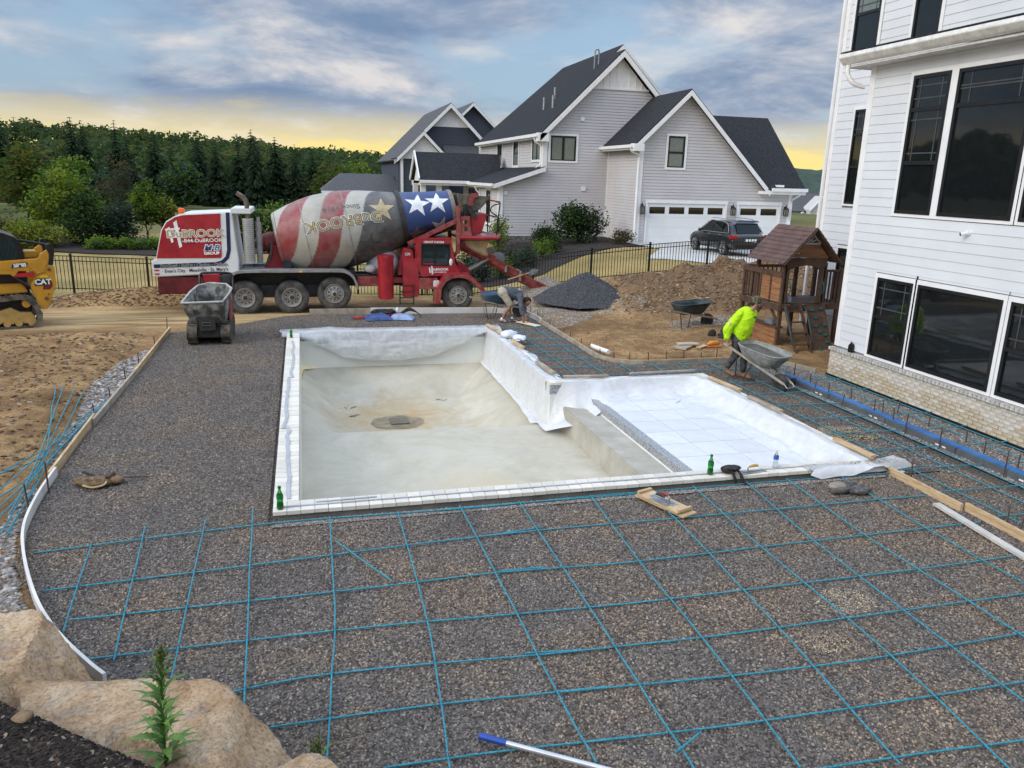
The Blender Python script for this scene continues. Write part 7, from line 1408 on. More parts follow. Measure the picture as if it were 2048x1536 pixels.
for s in (-1, 1):
    for i in range(nb):
        t0, t1 = i/nb, (i+1.12)/nb; L_ = xm-X0+ov
        a = (xm+s*L_*t0, zr-(zr-ze)*t0); c = (xm+s*L_*min(t1, 1.02), zr-(zr-ze)*min(t1, 1.02)); nn_ = Vector((s*slope, 1)).normalized(); th = .014; lift = .012
        P4 = [(a[0], a[1]), (c[0]+nn_.x*lift, c[1]+nn_.y*lift), (c[0]+nn_.x*(lift+th), c[1]+nn_.y*(lift+th)), (a[0]+nn_.x*th, a[1]+nn_.y*th)]
        q = local(ps); q.prism(P4, 'y', 17.08, 18.78); q.build('roof_board', PR, ps)
    q = local(ps); q.bar((xm, 17.10, zr-.03), (xm+s*(xm-X0+ov), 17.10, ze-.03), .03, .10, up=(0, 1, 0)); q.build('barge_board', PB, ps)
# ladder, climbing wall, knee braces, lower counter
for x in (X0+.08, X0+.52): pb('ladder_rail', (x, Y0-.06, ZD_-.02), (x+.04, Y0-.72, -.14), PB, .04, .09)
for k in range(4): t = (k+.6)/4.4; pb('rung', (X0+.08, Y0-.06-.66*t, ZD_-.02-1.15*t), (X0+.54, Y0-.06-.66*t, ZD_-.02-1.15*t), PB, .09, .03)
for s, x in ((0, X0+.03), (1, X0+.62)): q = local(ps); q.tube(spline([(x, Y0-.05, 1.0), (x, Y0-.25, .85), (x, Y0-.6, .2), (x, Y0-.5, .1)], 4), .013, 6); q.build('grab_rail', GRN, ps, smooth=True)
cw0, cw1 = (Y0-.06, ZD_-.02), (Y0-.66, -.16)
for k in range(7):
    t0, t1 = k/7, (k+.97)/7; q = local(ps); ya, za = cw0[0]+(cw1[0]-cw0[0])*t0, cw0[1]+(cw1[1]-cw0[1])*t0; yb, zb = cw0[0]+(cw1[0]-cw0[0])*t1, cw0[1]+(cw1[1]-cw0[1])*t1
    q.add([(x, y, z) for d in (0, .025) for (x, y, z) in ((X0+.68, ya+d, za), (X1+.08, ya+d, za), (X1+.08, yb+d, zb), (X0+.68, yb+d, zb))], [(0, 1, 2, 3), (7, 6, 5, 4), (0, 4, 5, 1), (1, 5, 6, 2), (2, 6, 7, 3), (3, 7, 4, 0)]); q.build('climbing_board', PB, ps)
for (u_, t_) in ((.15, .12), (.42, .10), (.22, .28), (.18, .44), (.46, .42), (.28, .56), (.42, .62), (.44, .76), (.22, .9), (.5, .88), (.3, 1.02)):
    x, y, z = X0+.68+u_, cw0[0]+(cw1[0]-cw0[0])*t_, cw0[1]+(cw1[1]-cw0[1])*t_; q = local(ps); q.lathe([(0, .05), (.02, .055), (.04, .045), (.042, .02), (.035, .015)], (x, y, z), (0, -.88, .47), 12); q.build('climbing_hold', GRN, ps, smooth=35)
for (a, c) in (((X0, Y0+.05, .55), (X0, Y0+.42, ZD_-.2)), ((X0, Y2-.05, .55), (X0, Y2-.42, ZD_-.2)), ((X0, Y1-.02, .55), (X0, Y1-.36, ZD_-.2))): pb('knee_brace', a, c, PB, .04, .08)
pb('counter', (X0-.10, Y0-.03, .42), (X0+.12, Y1, .46)); 
for i in range(4): pb('skirt_board', (X0-.03, Y0+.05, -.12+i*.135), (X0-.005, Y1-.05, -.12+i*.135+.13), PO)
q = local(ps); q.tube(spline([(X0+.1, Y0-.1, 1.30), (X0+.1, Y0-.17, 1.38), (X0+.1, Y0-.17, 1.55), (X0+.1, Y0-.1, 1.64)], 3), .014, 6); q.tube(spline([(X1-.1, Y0-.1, 1.30), (X1-.1, Y0-.17, 1.38), (X1-.1, Y0-.17, 1.55), (X1-.1, Y0-.1, 1.64)], 3), .014, 6); q.build('grab_handle', GRN, ps, smooth=True)
q = MB(); q.box((11.72, 17.6, .46), (11.95, 17.95, .56)); q.box((11.74, 17.63, .56), (11.93, 17.9, .60)); tag(q.build('tool_case', mat('case_grey', (.16, .18, .20), .5, var=.15), bevel=.015), 'grey tool case lying on the low counter of the playset', 'case')
q = MB(); q.box((11.98, 17.45, ZD_), (12.12, 17.58, ZD_+.16)); tag(q.build('bucket', mat('cooler_grey', (.35, .36, .40), .5), bevel=.02), 'small grey tub on the playset floor by the doorway', 'tub')
# ================================================================== SMALL THINGS
def soda(x, y, z, lab, water=False, s=1.0):
    e = empty('plastic_bottle', (x, y, z), lab, 'bottle', 'drink bottles on the coping')
    gr = mat('green_bottle', (.05, .60, .08), .08, trans=.85, var=.05) if not water else mat('clear_bottle', (.75, .80, .85), .05, trans=.9, var=.02)
    q = MB(); q.lathe([(0, .030*s), (.01*s, .036*s), (.06*s, .036*s), (.09*s, .031*s), (.12*s, .036*s), (.16*s, .035*s), (.20*s, .018*s), (.22*s, .014*s), (.235*s, .014*s)], (0, 0, 0), (0, 0, 1), 18); q.build('bottle_body', gr, e, smooth=35)
    q = MB(); q.cyl((0, 0, .235*s), (0, 0, .258*s), .017*s, 12); q.build('bottle_cap', mat('cap_green', (.01, .12, .03), .4) if not water else TRIM, e, smooth=35)
    if not water: q = MB(); q.lathe([(.005*s, .033*s), (.085*s, .031*s)], (0, 0, 0), (0, 0, 1), 16); q.build('drink', mat('lime_drink', (.30, .85, .04), .3, var=.05), e, smooth=35)
    q = MB(); q.lathe([(.12*s, .0368*s), (.165*s, .0358*s)], (0, 0, 0), (0, 0, 1), 18, cap=False); q.build('bottle_label', mat('label_green', (.01, .18, .05), .5) if not water else mat('label_blue', (.03, .12, .5), .5), e, smooth=35)
soda(-.40, 9.22, .002, 'green soda bottle at the near left corner of the coping', s=1.15); soda(-.38, 19.75, .002, 'green bottle at the far left corner of the pool', s=1.0); soda(5.45, 9.27, .002, 'green soda bottle beside the black kneepads on the front coping', s=1.15); soda(6.55, 9.35, .002, 'clear water bottle with blue label on the front coping', True, s=1.05)
FAB = mat('black_fabric', (.014, .014, .014), .9, c2=(.05, .045, .04), scale=12, bump=.4); FABG = mat('grey_fabric', (.05, .052, .06), .9, c2=(.16, .15, .14), scale=9, bump=.4); LEA = mat('worn_leather', (.085, .05, .022), .7, c2=(.22, .14, .07), scale=8, bump=.4)
e = empty('knee_pads', (5.75, 9.25, 0), 'pair of black knee pads with straps on the front coping', 'knee pads')
q = MB(); q.ell((0, .02, .06), (.13, .09, .055), 18, 10, .12, 4); q.ell((.03, -.04, .10), (.11, .08, .035), 18, 10, .12, 4, 3); q.build('pad', FAB, e, smooth=True)
q = MB()
for dx in (-.02, .09): q.tube(spline([(dx, -.05, .06), (dx+.01, -.12, .03), (dx+.03, -.15, -.04), (dx+.04, -.15, -.10)], 4), [.022]*12+[.014], 6)
q.tube([(.13, -.16, -.10), (.22, -.22, -.12)], .018, 6); q.build('strap', FAB, e, smooth=True)
def trowel(name, loc, rz, lab, L=.42, grip=None):
    e = empty(name, loc, lab, 'trowel', rz=rz); q = MB(); q.box((-L/2, -.055, 0), (L/2, .055, .004)); q.build('blade', STEEL, e); q = MB(); q.bar((-L*.42, 0, .010), (L*.42, 0, .010), .02, .012); q.tube([(-.09, 0, .01), (-.10, 0, .07), (-.07, 0, .085)], .009, 6); q.build('mount', STEEL, e); q = MB(); q.tube([(-.075, 0, .085), (-.02, 0, .095), (.04, 0, .092), (.075, 0, .085)], [.016, .022, .021, .015], 10); q.build('grip', grip or mat('yellow_grip', (.55, .32, .06), .6), e, smooth=True); return e
trowel('finishing_trowel', (6.12, 9.24, .004), .15, 'steel finishing trowel with yellow handle right of the knee pads')
q = MB(); q.bar((4.28, 8.98, -.075), (4.60, 8.20, -.075), .26, .025); tag(q.build('kneeling_board', WOOD, bevel=.004), 'lower of two wooden kneeling boards stacked on the rebar grid', 'board')
e = empty('kneeling_board', (4.42, 8.6, -.06), 'upper wooden kneeling board with end blocks carrying a red handled trowel', 'board')
q = local(e); q.bar((4.30, 8.94, -.044), (4.55, 8.26, -.044), .27, .025); q.build('plank', WOOD, e, bevel=.004)
for p in ((4.55, 8.27), (4.30, 8.93)): q = local(e); d = Vector((.94, .34, 0)); c_ = Vector((p[0], p[1], -.016)); q.bar(c_-d*.12, c_+d*.12, .05, .035); q.build('end_block', WOOD, e, bevel=.004)
trowel('finishing_trowel', (4.43, 8.62, -.030), 1.95, 'steel trowel with red handle lying on the kneeling board', .40, mat('red_grip', (.28, .05, .03), .6)); trowel('margin_trowel', (4.36, 8.58, -.029), 2.0, 'narrow steel trowel lying beside the red handled one', .30, DARK)
e = empty('knee_pads', (7.2, 8.5, -.12), 'pair of grey worn knee pads lying on the rebar at right', 'knee pads')
q = MB(); q.ell((-.12, .06, .07), (.17, .11, .07), 18, 10, .25, 4); q.ell((.12, -.02, .06), (.18, .10, .065), 18, 10, .25, 4, 3); q.ell((.0, .1, .10), (.16, .07, .04), 14, 8, .3, 4, 5); q.build('pad', FABG, e, smooth=True)
q = MB(); q.ell((-.16, .07, .10), (.14, .09, .06), 16, 9, .2, 4, 7); q.build('sock_lining', mat('beige_sock', (.30, .26, .21), .9, var=.2), e, smooth=True)
e = empty('tool_belt', (-2.8, 10.72, -.12), 'brown leather tool belt with hammer lying on the stone at left', 'tool belt')
q = MB(); q.ell((0, 0, .06), (.20, .13, .075), 18, 10, .3, 3); q.ell((-.16, .10, .05), (.12, .09, .06), 14, 8, .3, 3, 4); q.ell((.22, .08, .05), (.12, .10, .06), 14, 8, .3, 3, 8); q.build('pouch', LEA, e, smooth=True); q = MB(); q.tube(spline([(-.12, -.12, .07), (.0, -.17, .05), (.13, -.13, .06), (.14, -.05, .09), (.0, -.03, .12), (-.1, -.06, .1)], 4), .013, 6); q.build('belt_loop', mat('pale_leather', (.45, .33, .18), .6), e, smooth=True); q = MB(); q.tube([(-.18, .20, .14), (.08, .0, .10)], .016, 8); q.build('tool_handle', FAB, e); q = MB(); q.tube([(.20, .08, .08), (.62, .16, .03)], .010, 6); q.cyl((.14, .02, .10), (.22, .10, .13), .03, 8); q.build('hammer', RUST, e)
# bags and long handles by the back form
for i, (x, y, rz, m, lab) in enumerate(((2.05, 22.75, .1, mat('blue_bag', (.035, .075, .21), .5, var=.2), 'folded dark blue bag lying on the stone near the back form'), (2.72, 22.72, -.3, mat('pale_blue_bag', (.24, .32, .50), .4, var=.2), 'pale blue plastic bag beside the dark blue one'))):
    q = MB(); k = 14
    for a in range(k+1):
        for c in range(k+1): u_, v_ = a/k*2-1, c/k*2-1; q.v.append((u_*.40*(1-.1*i), v_*.30*(1-.2*i), .02+.14*max(0, (1-u_**4)*(1-v_**4))*(1+.3*fbm(u_*2, v_*2, 1, i))))
    q.f = [(a*(k+1)+c, a*(k+1)+c+1, (a+1)*(k+1)+c+1, (a+1)*(k+1)+c) for a in range(k) for c in range(k)]; q.mi = [0]*len(q.f); o = q.build('bag', m, smooth=True); o.location = (x, y, -.13); o.rotation_euler = (0, 0, rz); tag(o, lab, 'bag')
for i, (a, c) in enumerate((((1.30, 22.9), (2.9, 23.45)), ((1.36, 22.78), (2.75, 23.25)))): q = MB(); q.cyl((a[0], a[1], -.10), (c[0], c[1], -.06), .022, 8); tag(q.build('red_handle', mat('red_handle', (.38, .02, .03), .45, var=.15)), ['upper red tool handle lying by the blue bags', 'lower red tool handle lying by the blue bags'][i], 'tool handle')
q = MB(); q.ell((2.25, 23.3, -.03), (.38, .18, .12), 16, 9, .4, 3); tag(q.build('tool_bag', FAB, smooth=True), 'black tool bag lying on the red handles', 'bag')
q = MB()
for k in range(4): q.tube(spline([(2.7, 23.1+.08*k, -.10), (3.0, 23.3, .02+.03*k), (3.25, 23.1, -.02), (3.3, 22.85, -.11)], 4), .015, 6)
tag(q.build('hose_coil', FAB, smooth=True), 'black cord loop lying right of the blue bags', 'cord')
q = MB(); q.cyl((2.62, 23.4, -.1), (2.70, 23.42, .10), .05, 10); tag(q.build('tin_can', TRIM, smooth=35), 'small white can standing behind the tool bag', 'can')
# bull float pole in the foreground
e = empty('float_pole', (1.6, 4.5, -.08), 'silver extension pole with blue end lying across the foreground', 'pole')
q = local(e); q.cyl((1.30, 4.73, -.06), (2.6, 3.86, -.055), .021, 14); q.build('tube', mat('brushed_aluminium', (.55, .56, .58), .35, metal=.6, var=.08), e, smooth=35); q = local(e); q.cyl((1.13, 4.845, -.06), (1.31, 4.724, -.06), .025, 14); q.build('blue_grip', mat('blue_end', (.015, .06, .30), .4), e, smooth=35)
# white pipes, boards and tools on the soil near the playset
for a, c, lab in (((6.88, 17.95), (7.05, 17.2), 'white plastic pipe lying behind the S shaped form'), ((10.42, 17.2), (10.72, 16.85), 'white plastic pipe behind the worker in yellow')): q = MB(); q.cyl((a[0], a[1], -.03), (c[0], c[1], -.03), .055, 14); tag(q.build('plastic_pipe', TRIM, smooth=35), lab, 'pipe')
q = MB(); q.bar((9.05, 17.45, -.05), (9.6, 17.95, -.05), .36, .05); tag(q.build('wood_board', WOODG, bevel=.005), 'wide pale board lying on the soil left of the playset', 'board'); q = MB(); q.bar((9.15, 17.75, .0), (9.7, 17.7, .0), .2, .04); tag(q.build('wood_board', mat('pale_board', (.50, .42, .32), .8), bevel=.005), 'narrower pale board lying across the wide one', 'board'); q = MB(); q.bar((9.6, 17.5, -.06), (9.95, 17.75, -.06), .14, .03); tag(q.build('wood_board', WOOD, bevel=.005), 'small board offcut beside the orange tool', 'board')
e = empty('orange_saw', (10.1, 17.62, -.08), 'orange power tool lying on the soil beside the boards', 'power tool'); q = local(e); q.tube([(9.92, 17.6, -.0), (10.0, 17.61, .02), (10.2, 17.64, .02), (10.28, 17.66, .0)], [.03, .065, .06, .03], 10); q.build('tool_body', mat('safety_orange', (.75, .26, .02), .45), e, smooth=True); q = local(e); q.box((9.85, 17.52, -.1), (10.3, 17.56, -.06)); q.build('tool_foot', mat('orange_red', (.4, .08, .02), .5), e)
e = empty('tool_pile', (11.0, 18.6, -.1), 'heap of black power tools and leads on the soil left of the playset', 'tools')
for k, (x, y, sx_, sy_, h_) in enumerate(((10.75, 18.9, .12, .1, .22), (11.05, 18.75, .2, .15, .16), (11.2, 18.95, .14, .14, .3), (10.9, 18.55, .15, .1, .12), (11.3, 18.45, .2, .12, .14))): q = local(e); q.ell((x, y, -.1+h_/2), (sx_, sy_, h_/2), 12, 8, .35, 4, k); q.build('tool', FAB, e, smooth=True)
q = local(e); q.box((10.95, 18.1, -.1), (11.35, 18.45, .06)); q.build('dark_case', FAB, e, bevel=.02); q = local(e); q.box((10.93, 18.12, .062), (11.33, 18.43, .09)); q.build('case_lid', mat('case_white', (.42, .45, .50), .5), e, bevel=.01)
q = local(e); q.tube(spline([(11.4, 18.9, -.05), (11.9, 18.6, .3), (11.6, 19.0, .1), (11.0, 18.9, -.05)], 5), .012, 6); q.build('power_lead', FAB, e, smooth=True)
q = MB(); q.ell((10.02, 14.05, -.06), (.12, .07, .07), 12, 8, .3, 4); tag(q.build('camera_box', FAB, smooth=True), 'small black and white object at the end of the channel drain', 'object')
q = MB(); q.tube([(-5.35, 12.9, height(-5.35, 12.9)+.05), (-4.75, 12.1, height(-4.75, 12.1)+.03)], .03, 7, r2=.012); tag(q.build('dead_stick', mat('dead_wood', (.05, .035, .025), .9)), 'dark dead stick lying on the soil at left', 'stick')
# ================================================================== TREES, SHRUBS, WOODS
def leafm(name, c, v=.35):
    if name in MATS: return MATS[name]
    m = mat(name, tuple(x*(1-v) for x in c), .75, c2=tuple(x*(1+v) for x in c), scale=1.2, spec=.2, pos=True); t = m.node_tree; bs = t.nodes['Principled BSDF']; src = bs.inputs['Base Color'].links[0].from_socket
    tl = N(t, 'ShaderNodeBsdfTranslucent'); g = N(t, 'ShaderNodeHueSaturation'); g.inputs['Saturation'].default_value = 1.1; g.inputs['Value'].default_value = 1.5; t.links.new(src, g.inputs['Color']); t.links.new(g.outputs[0], tl.inputs[0])      # light passing through the leaf
    mx = N(t, 'ShaderNodeMixShader'); mx.inputs[0].default_value = .42; t.links.new(bs.outputs[0], mx.inputs[1]); t.links.new(tl.outputs[0], mx.inputs[2]); t.links.new(mx.outputs[0], t.nodes['Material Output'].inputs[0]); return m
LG = leafm('leaf_bright', (.15, .22, .03)); LM = leafm('leaf_mid', (.06, .108, .025)); LD = leafm('leaf_dark', (.016, .034, .013)); LO = leafm('leaf_olive', (.095, .095, .022)); LB = leafm('leaf_bluegreen', (.035, .060, .040)); LY = leafm('leaf_yellowgreen', (.19, .215, .035)); LBR = leafm('leaf_brown', (.085, .065, .030)); BARK = mat('bark', (.06, .045, .032), .9, var=.3, scale=8, bump=.5)
def leaves(q, blobs, n, size, rs, clump=14, up=.25, mats=1):
    tot = sum(b_[3]*b_[4]*b_[5] for b_ in blobs)
    for (cx, cy, cz, rx, ry, rz) in blobs:
        k = int(n*rx*ry*rz/tot); nc = max(4, k//clump)
        for c in range(nc):
            d = Vector((rs.gauss(0, 1), rs.gauss(0, 1), rs.gauss(0, 1))).normalized(); rr = rs.random()**.38; bump_ = 1+.22*mnoise.noise(d*2.1+Vector((cx, cy, cz)))
            C_ = Vector((cx+d.x*rx*rr*bump_, cy+d.y*ry*rr*bump_, cz+d.z*rz*rr*bump_)); q.cur = rs.randrange(mats); sp = .20*min(rx, ry, rz)+size*.7
            for l in range(clump):
                p = C_+Vector((rs.gauss(0, sp), rs.gauss(0, sp), rs.gauss(0, sp*.8))); a = Vector((rs.gauss(0, 1), rs.gauss(0, 1), rs.gauss(0, .6))).normalized(); nn_ = (Vector((rs.gauss(0, 1), rs.gauss(0, 1), rs.gauss(0, 1)+up))).normalized(); b_ = nn_.cross(a)
                if b_.length < .1: continue
                b_.normalize(); s = size*rs.uniform(.6, 1.3); o = len(q.v); q.v += [tuple(p-a*s), tuple(p+b_*s*.5), tuple(p+a*s), tuple(p-b_*s*.5)]; q.f.append((o, o+1, o+2, o+3)); q.mi.append(q.cur)
    q.cur = 0
def trunk(q, h, r0, rs, limbs, ch, spread):
    q.tube([(0, 0, -.2), (rs.uniform(-.05, .05)*h*.3, 0, h*.4), (rs.uniform(-.05, .05)*h, rs.uniform(-.03, .03)*h, h)], [r0, r0*.75, r0*.3], 8)
    for i in range(limbs): a = 2*math.pi*i/limbs+rs.random(); z = h*(.35+.5*i/limbs); q.tube([(0, 0, z), (math.cos(a)*spread*.5, math.sin(a)*spread*.5, z+ch*.14), (math.cos(a)*spread*.9, math.sin(a)*spread*.9, z+ch*.3)], [r0*.45, r0*.3, r0*.1], 5)
def tree(name, loc, blobs, n, size, mats, lab, cat, seed, trunk_h=0, tr=.1, group=None):
    rs = random.Random(seed); e = empty(name, loc, lab, cat, group)
    q = MB(); leaves(q, blobs, n, size, rs, mats=len(mats)); q.build('crown' if trunk_h else 'foliage', mats, e, recalc=False)
    q = MB(); h = trunk_h or max(b_[2] for b_ in blobs); trunk(q, h, tr, rs, 6, max(b_[2]+b_[5] for b_ in blobs)-h*.3, max(b_[3] for b_ in blobs)); q.build('trunk' if trunk_h else 'stems', BARK, e, recalc=False); return e
H_ = lambda x, y: height(x, y)+.02
def T_(name, x, y, *a, **k): return tree(name, (x, y, H_(x, y)), *a, **k)
GT = 'garden trees and shrubs beyond the lawn'
T_('maple_tree', -12.7, 48.5, [(0, 0, 2.0, 1.5, 1.4, 1.1), (.2, 0, 3.0, 1.0, 1.0, .95), (1.2, 0, 1.6, .9, .9, .8), (-.9, 0, 1.5, .9, .9, .8)], 5200, .12, [LG, LM, LY], 'bright green bushy maple beyond the lawn at left', 'tree', 1, 1.6, .09, GT)
T_('ornamental_tree', -17.2, 58, [(0, 0, 3.2, 1.6, 1.5, 1.7), (.3, 0, 4.6, 1.0, 1.0, 1.1)], 3200, .16, [LO, LM], 'olive green ornamental tree behind the bright maple', 'tree', 2, 2.4, .1, GT)
T_('dark_shrub', -11.1, 46.3, [(0, 0, 1.0, 1.05, 1.0, 1.1), (.1, 0, 1.9, .7, .7, .8)], 4200, .09, [LD, LD, LM], 'dense dark evergreen shrub right of the maple', 'shrub', 3, group=GT)
T_('spreading_shrub', -13.0, 44.6, [(0, 0, .55, 1.45, 1.0, .62), (-.5, 0, .8, .8, .7, .5)], 4200, .075, [LY, LG, LO], 'low yellow green spreading shrub on the mulch bank', 'shrub', 4, group=GT)
for i, (x, y, h) in enumerate(((-15.6, 45.5, .75), (-14.7, 45.9, .7), (-16.9, 46, .8))): T_('flowering_shrub', x, y, [(0, 0, h, .75, .7, h)], 1800, .085, [LO, LM, LBR], ['rusty green flowering shrub at the far left of the mulch bank', 'rusty green shrub between the far left one and the yellow green one', 'rusty shrub cut by the left edge of the picture'][i], 'shrub', 5+i, group=GT)
T_('blue_shrub', -9.7, 47.0, [(0, 0, .9, 1.0, .9, .95), (.3, 0, 1.6, .6, .6, .6)], 3000, .09, [LB, LB, LD], 'grey green shrub in the middle of the mulch bed', 'shrub', 9, group=GT)
T_('young_tree', -8.45, 48.2, [(0, 0, 2.0, .62, .6, .95), (.0, 0, 2.8, .42, .4, .6)], 2600, .10, [LG, LM], 'slim upright young tree standing left of the truck', 'tree', 10, 1.4, .05, GT)
T_('young_tree', -7.55, 48.6, [(0, 0, 1.7, .6, .55, .7)], 1800, .10, [LY, LBR, LG], 'yellowing young tree just above the truck cover', 'tree', 11, 1.1, .05, GT)
for i, (x, y, w_) in enumerate(((-10.0, 44.2, .7), (-8.7, 44.4, .8), (-7.4, 44.9, .7))): T_('juniper', x, y, [(0, 0, .28, w_, .6, .30)], 1500, .07, [LG, LM], ['low juniper under the grey green shrub', 'low juniper in front of the young tree', 'low juniper nearest the truck'][i], 'shrub', 20+i, group=GT)
T_('grey_tree', -14.2, 70, [(0, 0, 2.9, 1.5, 1.4, 1.9), (.2, 0, 4.3, .8, .8, 1.0)], 1500, .12, [LBR, LB], 'thin brownish tree in front of the far cottage', 'tree', 30, 3.2, .12, GT)
for i, (x, y, h, m) in enumerate(((-3.2, 50, 1.1, [LD, LM]), (-1.4, 49, 1.3, [LD, LM, LG]), (.6, 50, 1.0, [LM, LG]), (2.4, 50, 1.2, [LD, LM]))): T_('back_shrub', x, y, [(0, 0, h, 1.3, 1.0, h), (.5, .2, h*1.4, .7, .6, .5)], 2400, .10, m, ['dark shrub behind the truck muffler', 'dark shrub just left of the mixer drum', 'green shrub half hidden behind the rear of the drum', 'dark shrub hidden behind the middle of the drum'][i], 'shrub', 40+i, group='shrubs behind the truck')
# shrubs by the grey house
GH2 = 'shrubs by the grey house'
T_('round_shrub', 14.9, 41.9, [(0, 0, .95, 1.25, 1.0, 1.0), (-.35, 0, 1.65, .75, .7, .6), (.75, 0, 1.2, .7, .7, .75)], 5000, .085, [LD, LD, LM], 'large round dark green shrub against the grey house wall', 'shrub', 50, group=GH2)
T_('small_shrub', 13.2, 42.6, [(0, 0, .5, .75, .6, .55)], 1900, .07, [LM, LD], 'small green shrub left of the large round one', 'shrub', 51, group=GH2)
T_('airy_shrub', 10.6, 43.2, [(0, 0, .9, .55, .5, .8), (.1, 0, 1.7, .4, .4, .5)], 1200, .075, [LO, LG], 'airy yellow green bush at the corner of the grey house', 'shrub', 52, group=GH2)
T_('low_shrub', 17.0, 40.4, [(0, 0, .35, .7, .5, .4)], 1000, .06, [LO, LBR], 'low brownish shrub left of the garage corner', 'shrub', 53, group=GH2)
for i, (x, y, h) in enumerate(((6.6, 33.2, .45), (7.6, 33.6, .5), (8.6, 34.2, .4), (9.4, 35.2, .55), (10.4, 36.4, .5), (11.6, 37.8, .5), (12.6, 39.2, .45), (7.2, 35.5, .6))): T_('bed_plant', x, y, [(0, 0, h, .45, .4, h)], 800, .06, [[LM, LD], [LD, LB], [LM, LG]][i % 3], nth[i]+' low plant of the mulch bed curving behind the chute, from the left', 'plant', 60+i, group='low plants in the curved mulch bed')
# conifers at the wood's edge
def conifer_mesh(h, r, seed):
    rs = random.Random(seed); q = MB(); z = h*.05
    while z < h*.97:
        f = 1-z/h; rr = r*(f**.8)*rs.uniform(.8, 1.12)+.12; nb = max(5, int(8+10*f))
        for k in range(nb):
            a = rs.random()*6.283; L = rr*rs.uniform(.65, 1.1); dx, dy = math.cos(a), math.sin(a); q.cur = rs.randrange(2)
            for j in range(4):
                t0, t1 = j/4, (j+1)/4; w0, w1 = L*.20*(1-t0*.5), L*.20*(1-t1*.6); drp = lambda t: z-L*.42*t**1.4+.06*h*.1*t
                p0 = Vector((dx*L*t0, dy*L*t0, drp(t0))); p1 = Vector((dx*L*t1, dy*L*t1, drp(t1))); s_ = Vector((-dy, dx, 0)); hang = Vector((0, 0, -L*.16*rs.uniform(.5, 1.6)))
                o = len(q.v); q.v += [tuple(p0-s_*w0+hang*.6), tuple(p0), tuple(p0+s_*w0+hang*.6), tuple(p1+s_*w1+hang), tuple(p1), tuple(p1-s_*w1+hang)]; q.f += [(o, o+1, o+4, o+5), (o+1, o+2, o+3, o+4)]; q.mi += [q.cur]*2
        z += h*.030*(1.2-.4*f)
    q.cur = 0; m = q.mesh('crown'); m.materials.append(LD); m.materials.append(leafm('needle_dark', (.030, .055, .024))); return m
cms = [conifer_mesh(11, 2.6, 1), conifer_mesh(11, 3.2, 2), conifer_mesh(11, 2.2, 3)]
trm = MB(); trm.tube([(0, 0, -.3), (0, 0, 5), (0, 0, 10.6)], [.22, .14, .03], 8); trm = trm.mesh('trunk'); trm.materials.append(BARK)
cpos = [(-37, 118, 1.0), (-33.5, 112, .95), (-30.5, 108, .78), (-27.8, 114, .98), (-25.2, 108, .84), (-22.6, 113, .96), (-20.4, 108, .82), (-17.8, 111, .84), (-15.2, 106, .70), (-12.6, 112, .82), (-10.2, 108, .74), (-7.8, 112, .86), (-5.3, 105, .80), (-3.0, 107, .82), (-.6, 106, .74), (1.6, 110, .74), (3.6, 112, .62), (-29, 124, 1.0), (-14, 122, .9), (-6.5, 120, .95)]
for i, (x, y, s) in enumerate(cpos):
    e = empty('spruce_tree', (x, y, height(x, y)), nth[i]+' dark spruce of the row at the edge of the woods', 'tree', 'spruces at the edge of the woods', rz=i*1.7)
    e.scale = (s, s, s); inst('crown', cms[i % 3], (0, 0, 0), e); inst('trunk', trm, (0, 0, 0), e)
# broadleaf trees among the spruces
for i, (x, y, h, w_, m_) in enumerate(((-43, 96, 9, 3.4, [LM, LO]), (-36.5, 90, 7.5, 3.0, [LO, LM]), (-24.5, 98, 5.2, 2.2, [LM, LG]), (-13.5, 100, 4.8, 2.0, [LM, LB]), (-30, 84, 5.5, 2.4, [LD, LM]), (4.2, 104, 5.4, 2.6, [LM, LO]), (7.2, 118, 6, 3.0, [LM, LG]), (-20, 90, 3.4, 1.8, [LB, LM]))):
    T_('broadleaf_tree', x, y, [(0, 0, h*.55, w_, w_, h*.36), (w_*.2, 0, h*.82, w_*.6, w_*.6, h*.2), (-w_*.5, 0, h*.5, w_*.6, w_*.6, h*.25)], 2400, .26, m_, nth[i]+' broadleaf tree standing in front of the dark spruces', 'tree', 200+i, h*.5, .16, 'broadleaf trees at the edge of the woods')
